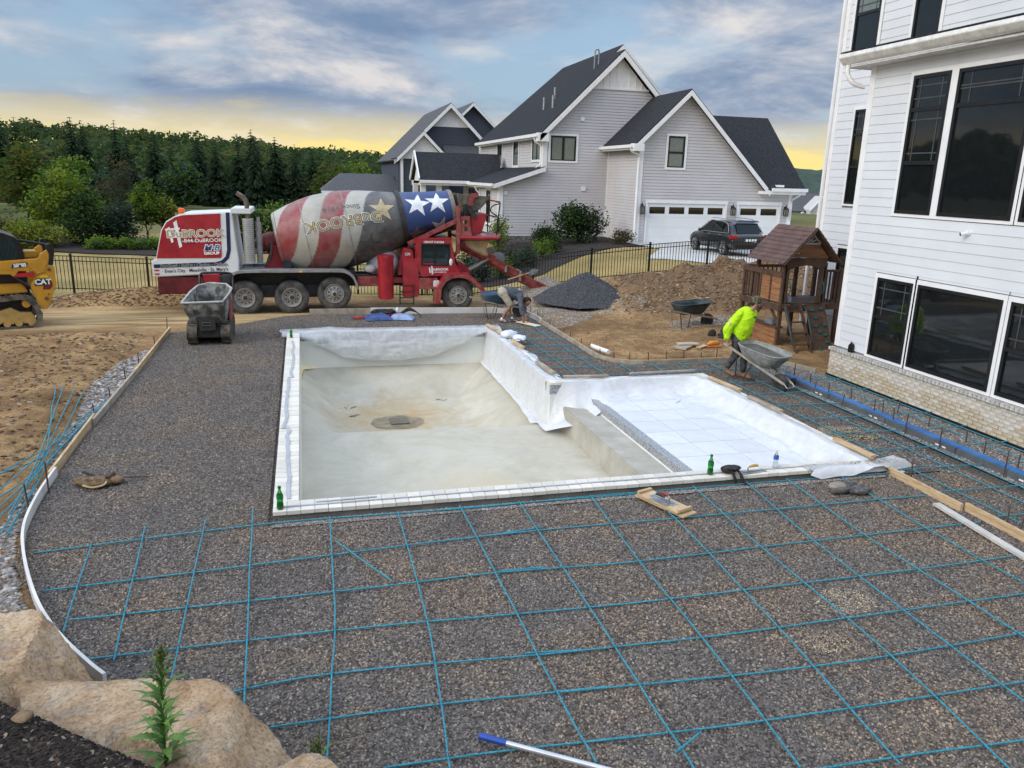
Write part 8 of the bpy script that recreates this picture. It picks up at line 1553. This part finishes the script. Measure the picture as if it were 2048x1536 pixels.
# wooded hills: one mass
def wz(x, y): return -1.5+9.5*sst(135, 300, y)*(1-.62*sst(-70, 50, x*300/max(150, y)))*(1+.30*nz(x, y, .018, 3))
hm_ = MB(); xs = [-260+i*12 for i in range(40)]; ys = [128+j*12 for j in range(26)]
hm_.v = [(x, y, wz(x, y)-(2 if x > 60 else 0)) for y in ys for x in xs]
for j in range(len(ys)-1):
    for i in range(len(xs)-1): hm_.f.append((j*len(xs)+i, j*len(xs)+i+1, (j+1)*len(xs)+i+1, (j+1)*len(xs)+i)); hm_.mi.append(0)
tag(hm_.build('hill', mat('wood_floor', (.018, .03, .012), .9, c2=(.05, .055, .022), scale=.1, pos=True), smooth=True, recalc=False), kind='structure')
rs = random.Random(5); wq = MB()
def crown(x, y, z, r, n=70, sz=.75):
    wq.cur = rs.randrange(4)
    for k in range(n):
        d = Vector((rs.gauss(0, 1), rs.gauss(0, 1), abs(rs.gauss(0, 1))*.9+.05)).normalized(); rr = r*rs.uniform(.75, 1.05); p = Vector((x+d.x*rr, y+d.y*rr, z+d.z*rr*.95)); a = Vector((rs.gauss(0, 1), rs.gauss(0, 1), rs.gauss(0, .5))).normalized(); b_ = (d+Vector((rs.gauss(0, .5), rs.gauss(0, .5), rs.gauss(0, .5)))).cross(a)
        if b_.length < .05: continue
        b_.normalize(); s = sz*rs.uniform(.6, 1.3); o = len(wq.v); wq.v += [tuple(p-a*s), tuple(p+b_*s*.7), tuple(p+a*s), tuple(p-b_*s*.7)]; wq.f.append((o, o+1, o+2, o+3)); wq.mi.append(wq.cur if rs.random() < .8 else rs.randrange(4))
for k in range(900):
    y = 132+rs.random()**1.0*190; x = rs.uniform(-.62, .26)*y*1.05; r = rs.uniform(1.8, 4.8); crown(x, y, wz(x, y)+4.3-r*.1+rs.uniform(-1.3, 1.6), r, int(28*r), .58)
for k in range(170):      # the same woods run on round the left of the site
    a = rs.uniform(R(125), R(205)); d = rs.uniform(62, 95); x, y = d*math.cos(a)-5, d*math.sin(a)+20
    if y > .55*abs(x)+60 or x > -30: continue
    r = rs.uniform(2.5, 4); crown(x, y, rs.uniform(3, 7), r, 80, .9)
for k in range(120):      # wood seen past the right of the grey house
    y = rs.uniform(150, 230); x = y*rs.uniform(.62, .98); crown(x, y, -4.2+.012*(y-150)+rs.uniform(-1, 1), rs.uniform(2.5, 4), 55, .9)
tag(wq.build('woods', [leafm('wood_mid', (.052, .086, .026)), leafm('wood_dark', (.034, .060, .022)), leafm('wood_olive', (.080, .094, .028)), leafm('wood_deep', (.040, .072, .030))], recalc=False), 'far wooded hillside of mixed trees closing the view', 'woods', kind='stuff')
fh = MB(); xs = [250+i*18 for i in range(24)]; ys = [500+j*14 for j in range(16)]
def fz(x, y): return 26*math.exp(-((y-640)/75)**2)*(.8+.14*nz(x, 1, .012))-4+2.4*nz(x, y, .09)+1.2*nz(x, y, .3)
fh = MB(); xs = [230+i*6 for i in range(70)]; ys = [500+j*8 for j in range(26)]; fh.v = [(x, y, fz(x, y)) for y in ys for x in xs]
for j in range(len(ys)-1):
    for i in range(len(xs)-1): fh.f.append((j*len(xs)+i, j*len(xs)+i+1, (j+1)*len(xs)+i+1, (j+1)*len(xs)+i)); fh.mi.append(0)
tag(fh.build('far_hill', mat('far_forest', (.022, .042, .030), .9, c2=(.042, .066, .040), scale=.12, pos=True, bump=1, bscale=.4), recalc=False), kind='structure')
# ================================================================== FOREGROUND ROCKS AND PLANTS
def rockmat():
    m = bpy.data.materials.new('sandstone'); m.use_nodes = True; t = m.node_tree; bs = t.nodes['Principled BSDF']; bs.inputs['Roughness'].default_value = .92; bs.inputs['Specular IOR Level'].default_value = .15
    P = N(t, 'ShaderNodeNewGeometry').outputs['Position']
    def noi(sc, d=8, ro=.65, di=0):
        n = N(t, 'ShaderNodeTexNoise'); n.inputs['Scale'].default_value = sc; n.inputs['Detail'].default_value = d; n.inputs['Roughness'].default_value = ro; n.inputs['Distortion'].default_value = di; t.links.new(P, n.inputs['Vector']); return n.outputs[0]
    a = noi(2.4, 9, .7, .6); r1 = ramp(t, [(.30, (.27, .16, .088)), (.42, (.46, .30, .17)), (.55, (.60, .43, .27)), (.70, (.70, .56, .40))]); t.links.new(a, r1.inputs[0])
    r2 = ramp(t, [(.52, 0), (.60, .55)]); t.links.new(noi(5, 9, .75), r2.inputs[0]); o = mixc(t, r2.outputs[0], r1.outputs[0], (.36, .30, .26))
    r3 = ramp(t, [(.35, .55), (.5, 1), (.7, 1.15)]); t.links.new(noi(38, 5, .7), r3.inputs[0]); o = mixc(t, 1, o, r3.outputs[0], 'MULTIPLY')
    vo = N(t, 'ShaderNodeTexVoronoi', feature='DISTANCE_TO_EDGE'); vo.inputs['Scale'].default_value = 2.3
    dv = N(t, 'ShaderNodeVectorMath', operation='ADD'); n9 = N(t, 'ShaderNodeTexNoise'); n9.inputs['Scale'].default_value = 4; t.links.new(P, n9.inputs['Vector']); sc9 = N(t, 'ShaderNodeVectorMath', operation='SCALE'); sc9.inputs['Scale'].default_value = .35; t.links.new(n9.outputs['Color'], sc9.inputs[0]); t.links.new(P, dv.inputs[0]); t.links.new(sc9.outputs[0], dv.inputs[1]); t.links.new(dv.outputs[0], vo.inputs['Vector'])
    cr = ramp(t, [(0, 0), (.03, 1)]); t.links.new(vo.outputs['Distance'], cr.inputs[0]); o = mixc(t, mth(t, 'MULTIPLY', mth(t, 'SUBTRACT', 1.0, cr.outputs[0]), .14), o, (.16, .10, .06))
    t.links.new(o, bs.inputs['Base Color'])
    bp = N(t, 'ShaderNodeBump'); bp.inputs['Strength'].default_value = 1; bp.inputs['Distance'].default_value = .05
    t.links.new(mth(t, 'ADD', mth(t, 'ADD', noi(7, 9, .7), mth(t, 'MULTIPLY', noi(30, 6, .7), .35)), mth(t, 'MULTIPLY', cr.outputs[0], .10)), bp.inputs['Height']); t.links.new(bp.outputs[0], bs.inputs['Normal']); return m
ROCK = rockmat()
ROCKD = mat('brown_stone', (.16, .10, .055), .9, c2=(.30, .20, .11), scale=5, bump=.6, bscale=14)
def boulder(name, c, r, rz, lab, seed, m=ROCK, n=110, mm=70, tilt=0):
    q = MB(); vs = []; rs_ = random.Random(seed); pls = []
    for k in range(42):      # fracture planes give the block its facets
        d = Vector((rs_.gauss(0, 1), rs_.gauss(0, 1), rs_.gauss(0, .9))).normalized(); pls.append((d, rs_.uniform(.72, .97)))
    pls.append((Vector((rs_.uniform(-.15, .15), rs_.uniform(-.15, .15), 1)).normalized(), .72))
    for i in range(mm+1):
        t = math.pi*i/mm
        for j in range(n):
            a = 2*math.pi*j/n; d = Vector((math.sin(t)*math.cos(a), math.sin(t)*math.sin(a), math.cos(t))); s_ = Vector((seed*3.1, seed, 0)); L_ = 1.12
            for pn, pd in pls:
                dt = d.dot(pn)
                if dt > .05: L_ = min(L_, (pd+.022*mnoise.noise(d*4+s_+pn*3))/dt)
            f = L_*(1+.035*mnoise.noise(d*3.0+s_)+.022*mnoise.noise(d*8+s_)+.014*mnoise.noise(d*17+s_)+.008*mnoise.noise(d*36+s_)); vs.append((d.x*r[0]*f*1.12, d.y*r[1]*f*1.12, d.z*r[2]*f*1.12))
    q.add(vs, [(i*n+j, (i+1)*n+j, (i+1)*n+(j+1) % n, i*n+(j+1) % n) for i in range(mm) for j in range(n)]); o = q.build(name, m, smooth=24); o.location = c; o.rotation_euler = (tilt, 0, rz); return tag(o, lab, 'boulder', 'retaining boulders in the foreground' if r[0] > .3 else None)
boulder('boulder', (-2.42, 5.95, .12), (.82, .56, .56), -.72, 'tan sandstone boulder at the left edge beside the curved white form', 2)
boulder('boulder', (-1.10, 4.76, .14), (1.24, .60, .55), -.74, 'long pitted sandstone boulder in the bottom left corner', 5)
boulder('boulder', (-.12, 4.02, .08), (.62, .45, .48), -.55, 'smaller sandstone boulder at the bottom edge beside the small weed', 9)
boulder('boulder', (-3.1, 6.9, .0), (.5, .45, .42), .2, 'half hidden sandstone boulder cut by the left edge', 11)
mb = MB(); st = .08; xs = [-2.7+i*st for i in range(26)]; ys = [3.3+i*st for i in range(28)]
mb.v = [(x, y, height(x, y)+.09+.03*fbm(x, y, 3, 2)) for y in ys for x in xs]
for j in range(len(ys)-1):
    for i in range(len(xs)-1):
        x, y = xs[i], ys[j]; t = Vector((x+1.75, y-5.5)).dot(Vector((-.62, -.78)))
        if t > .30: mb.f.append((j*len(xs)+i, j*len(xs)+i+1, (j+1)*len(xs)+i+1, (j+1)*len(xs)+i)); mb.mi.append(0)
o = mb.build('mulch', MULCHM, smooth=True, recalc=False); tag(o, 'dark shredded mulch behind the foreground boulders', 'mulch', kind='stuff'); scatter(o, 2600, .004, .026, stone_mat('mulch_chip', [(0, (.010, .009, .008)), (.6, (.030, .022, .017)), (.93, (.07, .05, .035)), (1, (.25, .20, .15))]), 21, .35)
boulder('flat_stone', (-1.72, 4.93, height(-1.72, 4.93)+.20), (.20, .09, .045), -.2, 'flat brown stone slab lying on the mulch', 21, ROCKD, 28, 16); boulder('small_stone', (-1.66, 4.38, height(-1.66, 4.38)+.12), (.055, .05, .03), .4, 'small tan stone on the mulch', 23, ROCKD, 18, 10)
WLEAF = mat('weed_leaf', (.07, .15, .025), .5, c2=(.14, .25, .05), scale=14, spec=.4); WSTEM = mat('weed_stem', (.06, .12, .03), .6); WBUD = mat('weed_bud', (.09, .10, .03), .8, var=.3)
def leaf_mesh(L, w_):
    q = MB(); n = 14; vs = []
    for i in range(n+1):
        t = i/n; hw = w_*math.sin(math.pi*min(1, t*1.02)**.75)*(1-.15*t)*(1.0+(.22 if i % 2 else -.12)*(0 < i < n)); x = L*t; z = .18*L*math.sin(t*2.2)-.22*L*t*t
        vs += [(x, -max(hw, .001), z+hw*.35), (x, 0, z), (x, max(hw, .001), z+hw*.35)]
    q.add(vs, [(3*i+k, 3*i+k+1, 3*i+k+4, 3*i+k+3) for i in range(n) for k in (0, 1)]); m = q.mesh('leaf'); m.materials.append(WLEAF); m.shade_smooth(); return m
lms = [leaf_mesh(.27, .026), leaf_mesh(.19, .020), leaf_mesh(.12, .013)]
def weed(loc, h, nl, lab, seed, lean=(0, 0), big=1):
    rs = random.Random(seed); e = empty('weed', loc, lab, 'weed'); q = MB(); P_ = lambda t: Vector((lean[0]*t*t, lean[1]*t*t, h*t)); q.tube([P_(i/8) for i in range(9)], [.009-.0007*i for i in range(9)], 6); q.build('stem', WSTEM, e, smooth=True)
    for i in range(nl):
        t = .06+.86*(i/nl)**.9; p = P_(t); inst('leaf', lms[0 if t < .35 else (1 if t < .7 else 2)], p, e, (rs.uniform(-.2, .2), -R(18+34*t)+rs.uniform(-.2, .2), i*2.4+rs.uniform(-.3, .3)), (big*rs.uniform(.5, 1.1), big*rs.uniform(.6, 1.2), big*rs.uniform(.4, 1.4)))
    q = MB()
    for k in range(46): t = rs.uniform(.78, 1.02); p = P_(t)+Vector((rs.gauss(0, .022), rs.gauss(0, .022), rs.gauss(0, .012))); q.ell(p, (.007, .007, .011), 6, 4); q.tube([P_(t-.04), p], .002, 4)
    q.build('flower_buds', WBUD, e, recalc=False); return e
weed((-.92, 4.30, .47), .84, 64, 'tall leafy green weed with budding top growing among the boulders', 4, (.03, .02)); weed((-.06, 4.5, -.02), .42, 14, 'small green weed at the foot of the boulder on the stone', 8, (.02, 0), .8)
# ================================================================== PEOPLE
SKIN = mat('skin', (.36, .19, .125), .55, var=.08, scale=8); SKT = mat('tanned_skin', (.30, .15, .095), .55, var=.08, scale=8)
FOLD = bpy.data.textures.new('cloth_folds', 'CLOUDS'); FOLD.noise_scale = .09; FOLD.noise_depth = 2
def blob(name, q, m, parent, vox=.014, it=5, fold=0):
    o = q.build(name, m, parent, smooth=True); r_ = o.modifiers.new('join', 'REMESH'); r_.mode = 'VOXEL'; r_.voxel_size = vox; r_.use_smooth_shade = True
    s = o.modifiers.new('soft', 'SMOOTH'); s.iterations = it; s.factor = .5
    if fold: dsp = o.modifiers.new('folds', 'DISPLACE'); dsp.texture = FOLD; dsp.strength = fold; dsp.mid_level = .5; dsp.texture_coords = 'LOCAL'
    return o
def V(*a): return Vector(a)
def hand(q, w_, d, up, side, curl=.5, s=1):       # palm at wrist w_, pointing d; up = back of hand; thumb towards side
    d = Vector(d).normalized(); up = Vector(up); up = (up-d*up.dot(d)).normalized(); sd = d.cross(up)*side; w_ = Vector(w_)
    for k in range(4): q.cap(w_+sd*(.026-.017*k)*s, w_+d*.085*s+sd*(.032-.021*k)*s, .015*s, .013*s, 8)
    for k, L in enumerate((.038, .044, .040, .030)):
        b_ = w_+d*.085*s+sd*(.032-.021*k)*s; d1 = (d*math.cos(curl)-up*math.sin(curl)); d2 = (d*math.cos(curl*2.4)-up*math.sin(curl*2.4)); m_ = b_+d1*L*s; q.cap(b_, m_, .0095*s, .009*s, 8); q.cap(m_, m_+d2*L*.95*s, .009*s, .0075*s, 8)
    t0 = w_+d*.025*s+sd*.030*s; t1 = t0+(d*.6+sd*.6-up*.3).normalized()*.045*s; q.cap(t0, t1, .012*s, .0105*s, 8); q.cap(t1, t1+(d*.8-up*.6).normalized()*.034*s, .010*s, .008*s, 8)
def head(q, c, f, up, s=1):       # cranium, jaw, nose, ears, brow ; f = facing
    f = Vector(f).normalized(); up = Vector(up); up = (up-f*up.dot(f)).normalized(); sd = f.cross(up); c = Vector(c)
    q.cap(c+up*.045*s-f*.02*s, c+up*.04*s+f*.018*s, .088*s, .082*s, 16); q.cap(c+f*.030*s-up*.005*s, c-up*.075*s+f*.050*s, .066*s, .040*s, 14)
    q.cap(c+f*.100*s+up*.015*s, c+f*.122*s-up*.022*s, .010*s, .015*s, 8); q.cap(c+f*.088*s-up*.058*s+sd*.018*s, c+f*.088*s-up*.058*s-sd*.018*s, .010*s, .010*s, 8)
    q.cap(c+f*.086*s+up*.030*s+sd*.03*s, c+f*.086*s+up*.030*s-sd*.03*s, .012*s, .012*s, 8)
    for k in (-1, 1): q.cap(c+sd*k*.086*s+up*.018*s, c+sd*k*.090*s-up*.022*s, .015*s, .011*s, 8)
    return f, up, sd
def eyes(parent, c, f, up, sd, s=1):
    for k in (-1, 1): q = MB(); q.ell(c+f*.090*s+up*.012*s+sd*k*.031*s, (.011, .011, .008), 8, 6); q.build('eye', mat('eye_dark', (.03, .025, .02), .3), parent, smooth=True)
# ---- worker in the yellow hoodie pushing the wheelbarrow
wk = empty('person', (0, 0, 0), 'person in fluorescent yellow hoodie and camouflage cap pushing a wheelbarrow', 'person')
fd = V(.25, -.97, 0); lt = V(.97, .25, 0)
hip = V(9.17, 14.94, .79); ch_ = hip+V(.05, -.10, .44); nk = hip+V(.09, -.17, .56); hd = nk+V(.10, -.06, .185)
hr, hl = wb1.matrix_basis @ V(-.72, -.27, .56), wb1.matrix_basis @ V(-.72, .27, .56)
shr, shl = ch_-lt*.19+V(0, 0, .04), ch_+lt*.19+V(0, 0, .04)
elr = shr*.5+hr*.5-lt*.10-fd*.10; ell_ = shl*.5+hl*.5+lt*.08-fd*.10
kr, ar = hip+V(-.10, -.12, -.40), V(8.90, 14.84, .06); kl, al = hip+V(.08, -.16, -.38), V(9.17, 14.66, .0)
q = MB(); hf = V(.85, -.52, -.22)
head(q, hd, hf, V(.1, -.1, 1)); q.cap(nk-V(0, 0, .05), hd-V(.01, 0, .04), .056, .052); q.cap(hip, ch_, .12, .15); q.cap(shr, shl, .06, .06)
for sh_, el, hn, sd_ in ((shr, elr, hr, -1), (shl, ell_, hl, 1)):
    w_ = hn+V(0, 0, .03); wr_ = w_-(w_-el).normalized()*.05; q.cap(sh_, el, .052, .042); q.cap(el, wr_, .042, .028); hand(q, wr_, (w_-el).normalized()+fd*.4, -fd*.6+V(0, 0, .6), -sd_, 1.0)
for h_, k_, a_ in ((hip-lt*.09, kr, ar), (hip+lt*.09, kl, al)): q.cap(h_, k_, .085, .055); q.cap(k_, a_, .055, .036)
body = blob('body', q, SKIN, wk, .011, 3)
f_, u_, s_ = (hf.normalized(), V(.1, -.1, 1), None); f2 = f_; u2 = (u_-f2*u_.dot(f2)).normalized(); s2 = f2.cross(u2); eyes(wk, hd, f2, u2, s2)
HI = mat('hi_vis_fleece', (.42, .72, .012), .8, c2=(.52, .86, .02), scale=7, bump=.35, bscale=10, spec=.2); JEAN = mat('dark_work_trousers', (.022, .024, .032), .85, c2=(.075, .072, .075), scale=6, bump=.3)
q = MB(); q.cap(hip+V(.01, -.01, .03), hip+V(.02, -.04, .14), .20, .22, 18); q.cap(hip+V(.02, -.04, .14), ch_, .22, .21, 18); q.cap(shr, shl, .105, .105); q.cap(ch_+V(0, 0, .05), nk-V(.0, .0, .03), .14, .09)
for sh_, el, hn in ((shr, elr, hr), (shl, ell_, hl)): q.cap(sh_, el, .102, .088); q.cap(el, el+(hn-el)*.48, .090, .074)
q.cap(nk-fd*.11-V(0, 0, .03)-lt*.06, nk-fd*.11-V(0, 0, .03)+lt*.06, .05, .05); q.cap(nk-lt*.085-fd*.03, nk-lt*.05+fd*.07-V(0, 0, .05), .035, .03); q.cap(nk+lt*.085-fd*.03, nk+lt*.05+fd*.07-V(0, 0, .05), .035, .03)
hd_ = blob('hoodie', q, HI, wk, .014, 5, .045)
q = MB()
for sgn in (-1, 1): p = nk+lt*sgn*.03+fd*.09-V(0, 0, .07); q.tube([p, p+fd*.05-V(0, 0, .12)], .004, 5)
q.build('drawstring', HI, wk)
def patch(name, c, n, ux, w_, h_, m, par):
    n = Vector(n).normalized(); q = MB(); q.M = plane_M(c, ux, n.cross(Vector(ux))); q.box((-w_/2, -h_/2, -.004), (w_/2, h_/2, .004)); return q.build(name, m, par)
patch('sleeve_flag', shr+(elr-shr)*.55-lt*.098+fd*.02, -lt, elr-shr, .08, .05, mat('flag_patch', (.55, .25, .20), .7, c2=(.7, .68, .62), scale=40), wk); patch('chest_logo', ch_+fd*.212+lt*.06+V(0, 0, .0), fd, lt, .07, .03, mat('logo_navy', (.02, .04, .05), .7), wk)
q = MB(); q.cap(hip-lt*.05, hip+lt*.05, .150, .150, 16)
for h_, k_, a_ in ((hip-lt*.09, kr, ar), (hip+lt*.09, kl, al)): q.cap(h_, k_, .112, .085, 14); q.cap(k_, a_+V(0, 0, .07), .086, .068, 14)
blob('trousers', q, JEAN, wk, .014, 5, .035)
BOOT = mat('tan_work_boot', (.16, .085, .045), .7, c2=(.24, .14, .08), scale=8, bump=.3)
for a_, t_, hl_ in ((ar, V(.06, -.20, -.10), .0), (al, V(.07, -.24, -.055), 0)): q = MB(); q.cap(a_+V(0, 0, .07), a_-fd*.03-V(0, 0, .03), .058, .052); q.cap(a_-fd*.03-V(0, 0, .045), a_+t_*.9, .052, .044); blob('boot', q, BOOT, wk, .012, 3)
CAMO = mat('camouflage_cloth', (.035, .040, .020), .85, c2=(.13, .12, .075), scale=22, detail=2, lo=.46, hi=.54)
q = MB(); c_ = hd+u2*.058-f2*.008; q.M = plane_M(c_, s2, f2); 
for i in range(6):
    pass
q.M = Matrix.Identity(4); q.cap(c_-f2*.012, c_+f2*.006, .105, .102, 18); capo = blob('cap', q, CAMO, wk, .012, 2)
q = MB(); q.M = plane_M(c_-u2*.0, s2, f2); vs = [(.088*math.cos(a), .06+.115*math.sin(a), -.004+.016*math.cos(a)**2*-1) for a in [math.pi*k/12 for k in range(13)]]; q.add([(x, y, z) for x, y, z in vs]+[(x, y, z+.006) for x, y, z in vs], [tuple(range(13)), tuple(range(25, 12, -1))]+[(i, i+1, i+14, i+13) for i in range(12)]+[(12, 0, 13, 25)]); q.build('cap_visor', CAMO, wk)
q = MB(); q.cap(hd-u2*.02-f2*.05, hd-u2*.05-f2*.045, .065, .055); blob('hair', q, mat('dark_hair', (.025, .018, .012), .8), wk, .012, 2)
q = MB(); q.cap(hd-u2*.055+f2*.045+s2*.04, hd-u2*.085+f2*.075, .030, .026); q.cap(hd-u2*.055+f2*.045-s2*.04, hd-u2*.085+f2*.075, .030, .026); blob('beard', q, mat('stubble', (.10, .06, .04), .9), wk, .010, 2)
# ---- worker bending over at the back right corner
bk = empty('person', (0, 0, 0), 'person in grey shirt and khaki shorts bending over to lay a wooden float', 'person')
hp = V(5.60, 22.02, .74); cs = V(6.02, 21.92, .66); nk = V(6.15, 21.86, .56); hd = V(6.26, 21.80, .46); fa = V(.72, -.45, -.62)
ltb = V(.25, .95, .05).normalized()
shr, shl = cs+V(.06, 0, -.02)-ltb*.17, cs+V(.06, 0, -.02)+ltb*.17
hnr, hnl = V(6.10, 21.46, -.02), V(6.22, 21.60, -.02); elr = (shr+hnr)/2+V(-.03, -.06, 0); ell_ = (shl+hnl)/2+V(.05, .04, 0)
q = MB(); upb = V(.55, -.2, .62); head(q, hd, V(.35, -.55, -.75), upb); q.cap(cs+V(.08, -.02, -.03), hd-V(.02, 0, -.02), .055, .05); q.cap(hp, cs, .13, .14)
for sh_, el, hn, sd_ in ((shr, elr, hnr, -1), (shl, ell_, hnl, 1)): w_ = hn+(el-hn).normalized()*.09; q.cap(sh_, el, .05, .042); q.cap(el, w_, .042, .028); hand(q, w_, (hn-w_), V(.3, -.8, .3), sd_, .7)
legs = ((hp-ltb*.10, hp+V(.20, -.18, -.38), V(5.54, 21.84, -.03)), (hp+ltb*.10, hp+V(.22, .05, -.38), V(5.86, 21.92, -.03)))
for h_, k_, a_ in legs: q.cap(h_, k_, .085, .056); q.cap(k_, k_*.5+a_*.5+V(-.03, 0, 0), .054, .058); q.cap(k_*.5+a_*.5+V(-.03, 0, 0), a_, .056, .034)
blob('body', q, SKT, bk, .012, 3)
GRS = mat('slate_shirt', (.060, .072, .092), .85, c2=(.095, .11, .135), scale=6, bump=.3); KH = mat('khaki_shorts', (.36, .31, .23), .85, c2=(.46, .41, .32), scale=6, bump=.3)
q = MB(); q.cap(hp+V(.05, 0, .02), hp*.5+cs*.5+V(0, 0, .06), .165, .165, 18); q.cap(hp*.5+cs*.5+V(0, 0, .06), cs, .165, .165, 18); q.cap(shr, shl, .09, .09); q.cap(cs, nk, .11, .075)
for sh_, el, hn in ((shr, elr, hnr), (shl, ell_, hnl)): q.cap(sh_, el, .085, .066); q.cap(el, el+(hn-el)*.45, .064, .052)
blob('shirt', q, GRS, bk, .014, 5, .04); patch('back_print', cs+V(.02, -.02, .165), (.1, -.1, 1), (1, -.2, -.2), .14, .06, mat('shirt_print', (.35, .30, .30), .8, c2=(.55, .5, .5), scale=40), bk)
q = MB(); q.cap(hp-ltb*.06, hp+ltb*.06, .160, .160, 16)
for h_, k_, a_ in legs: q.cap(h_, k_*.85+h_*.15, .118, .10, 14)
blob('shorts', q, KH, bk, .014, 5, .03)
q = MB(); hb = (hd-V(.35, -.55, -.75).normalized()*.03+V(.02, 0, .05)); q.cap(hb, hb+V(.05, 0, -.01), .098, .092, 16); q.ell(hb, (.11, .11, .10), 16, 10, .25, 5); blob('hair', q, mat('dark_curly_hair', (.030, .016, .010), .8, var=.4, scale=40, bump=.6, bscale=60), bk, .012, 2)
SHOE = mat('striped_shoe', (.06, .055, .05), .8, c2=(.42, .40, .36), scale=14, detail=1, lo=.48, hi=.52)
for h_, k_, a_ in legs:
    q = MB(); q.cap(a_-V(.04, -.01, .03), a_+V(.20, -.06, -.055), .048, .040); blob('shoe', q, SHOE, bk, .012, 2); q = MB(); q.cap(a_+V(0, 0, .02), a_-V(0, 0, .0), .042, .042); blob('sock', q, TRIM, bk, .012, 2)
e = empty('wood_float', (6.25, 21.45, -.12), 'pale wooden float board held on the stone by the bending worker', 'float'); q = local(e); q.bar((6.02, 21.72, -.085), (6.40, 20.95, -.085), .24, .022); q.build('float_board', mat('pale_pine', (.62, .48, .34), .7, c2=(.72, .58, .42), scale=3), e, bevel=.006); q = local(e); q.bar((6.1, 21.56, -.05), (6.18, 21.40, -.05), .03, .045); q.build('float_handle', WOOD, e)
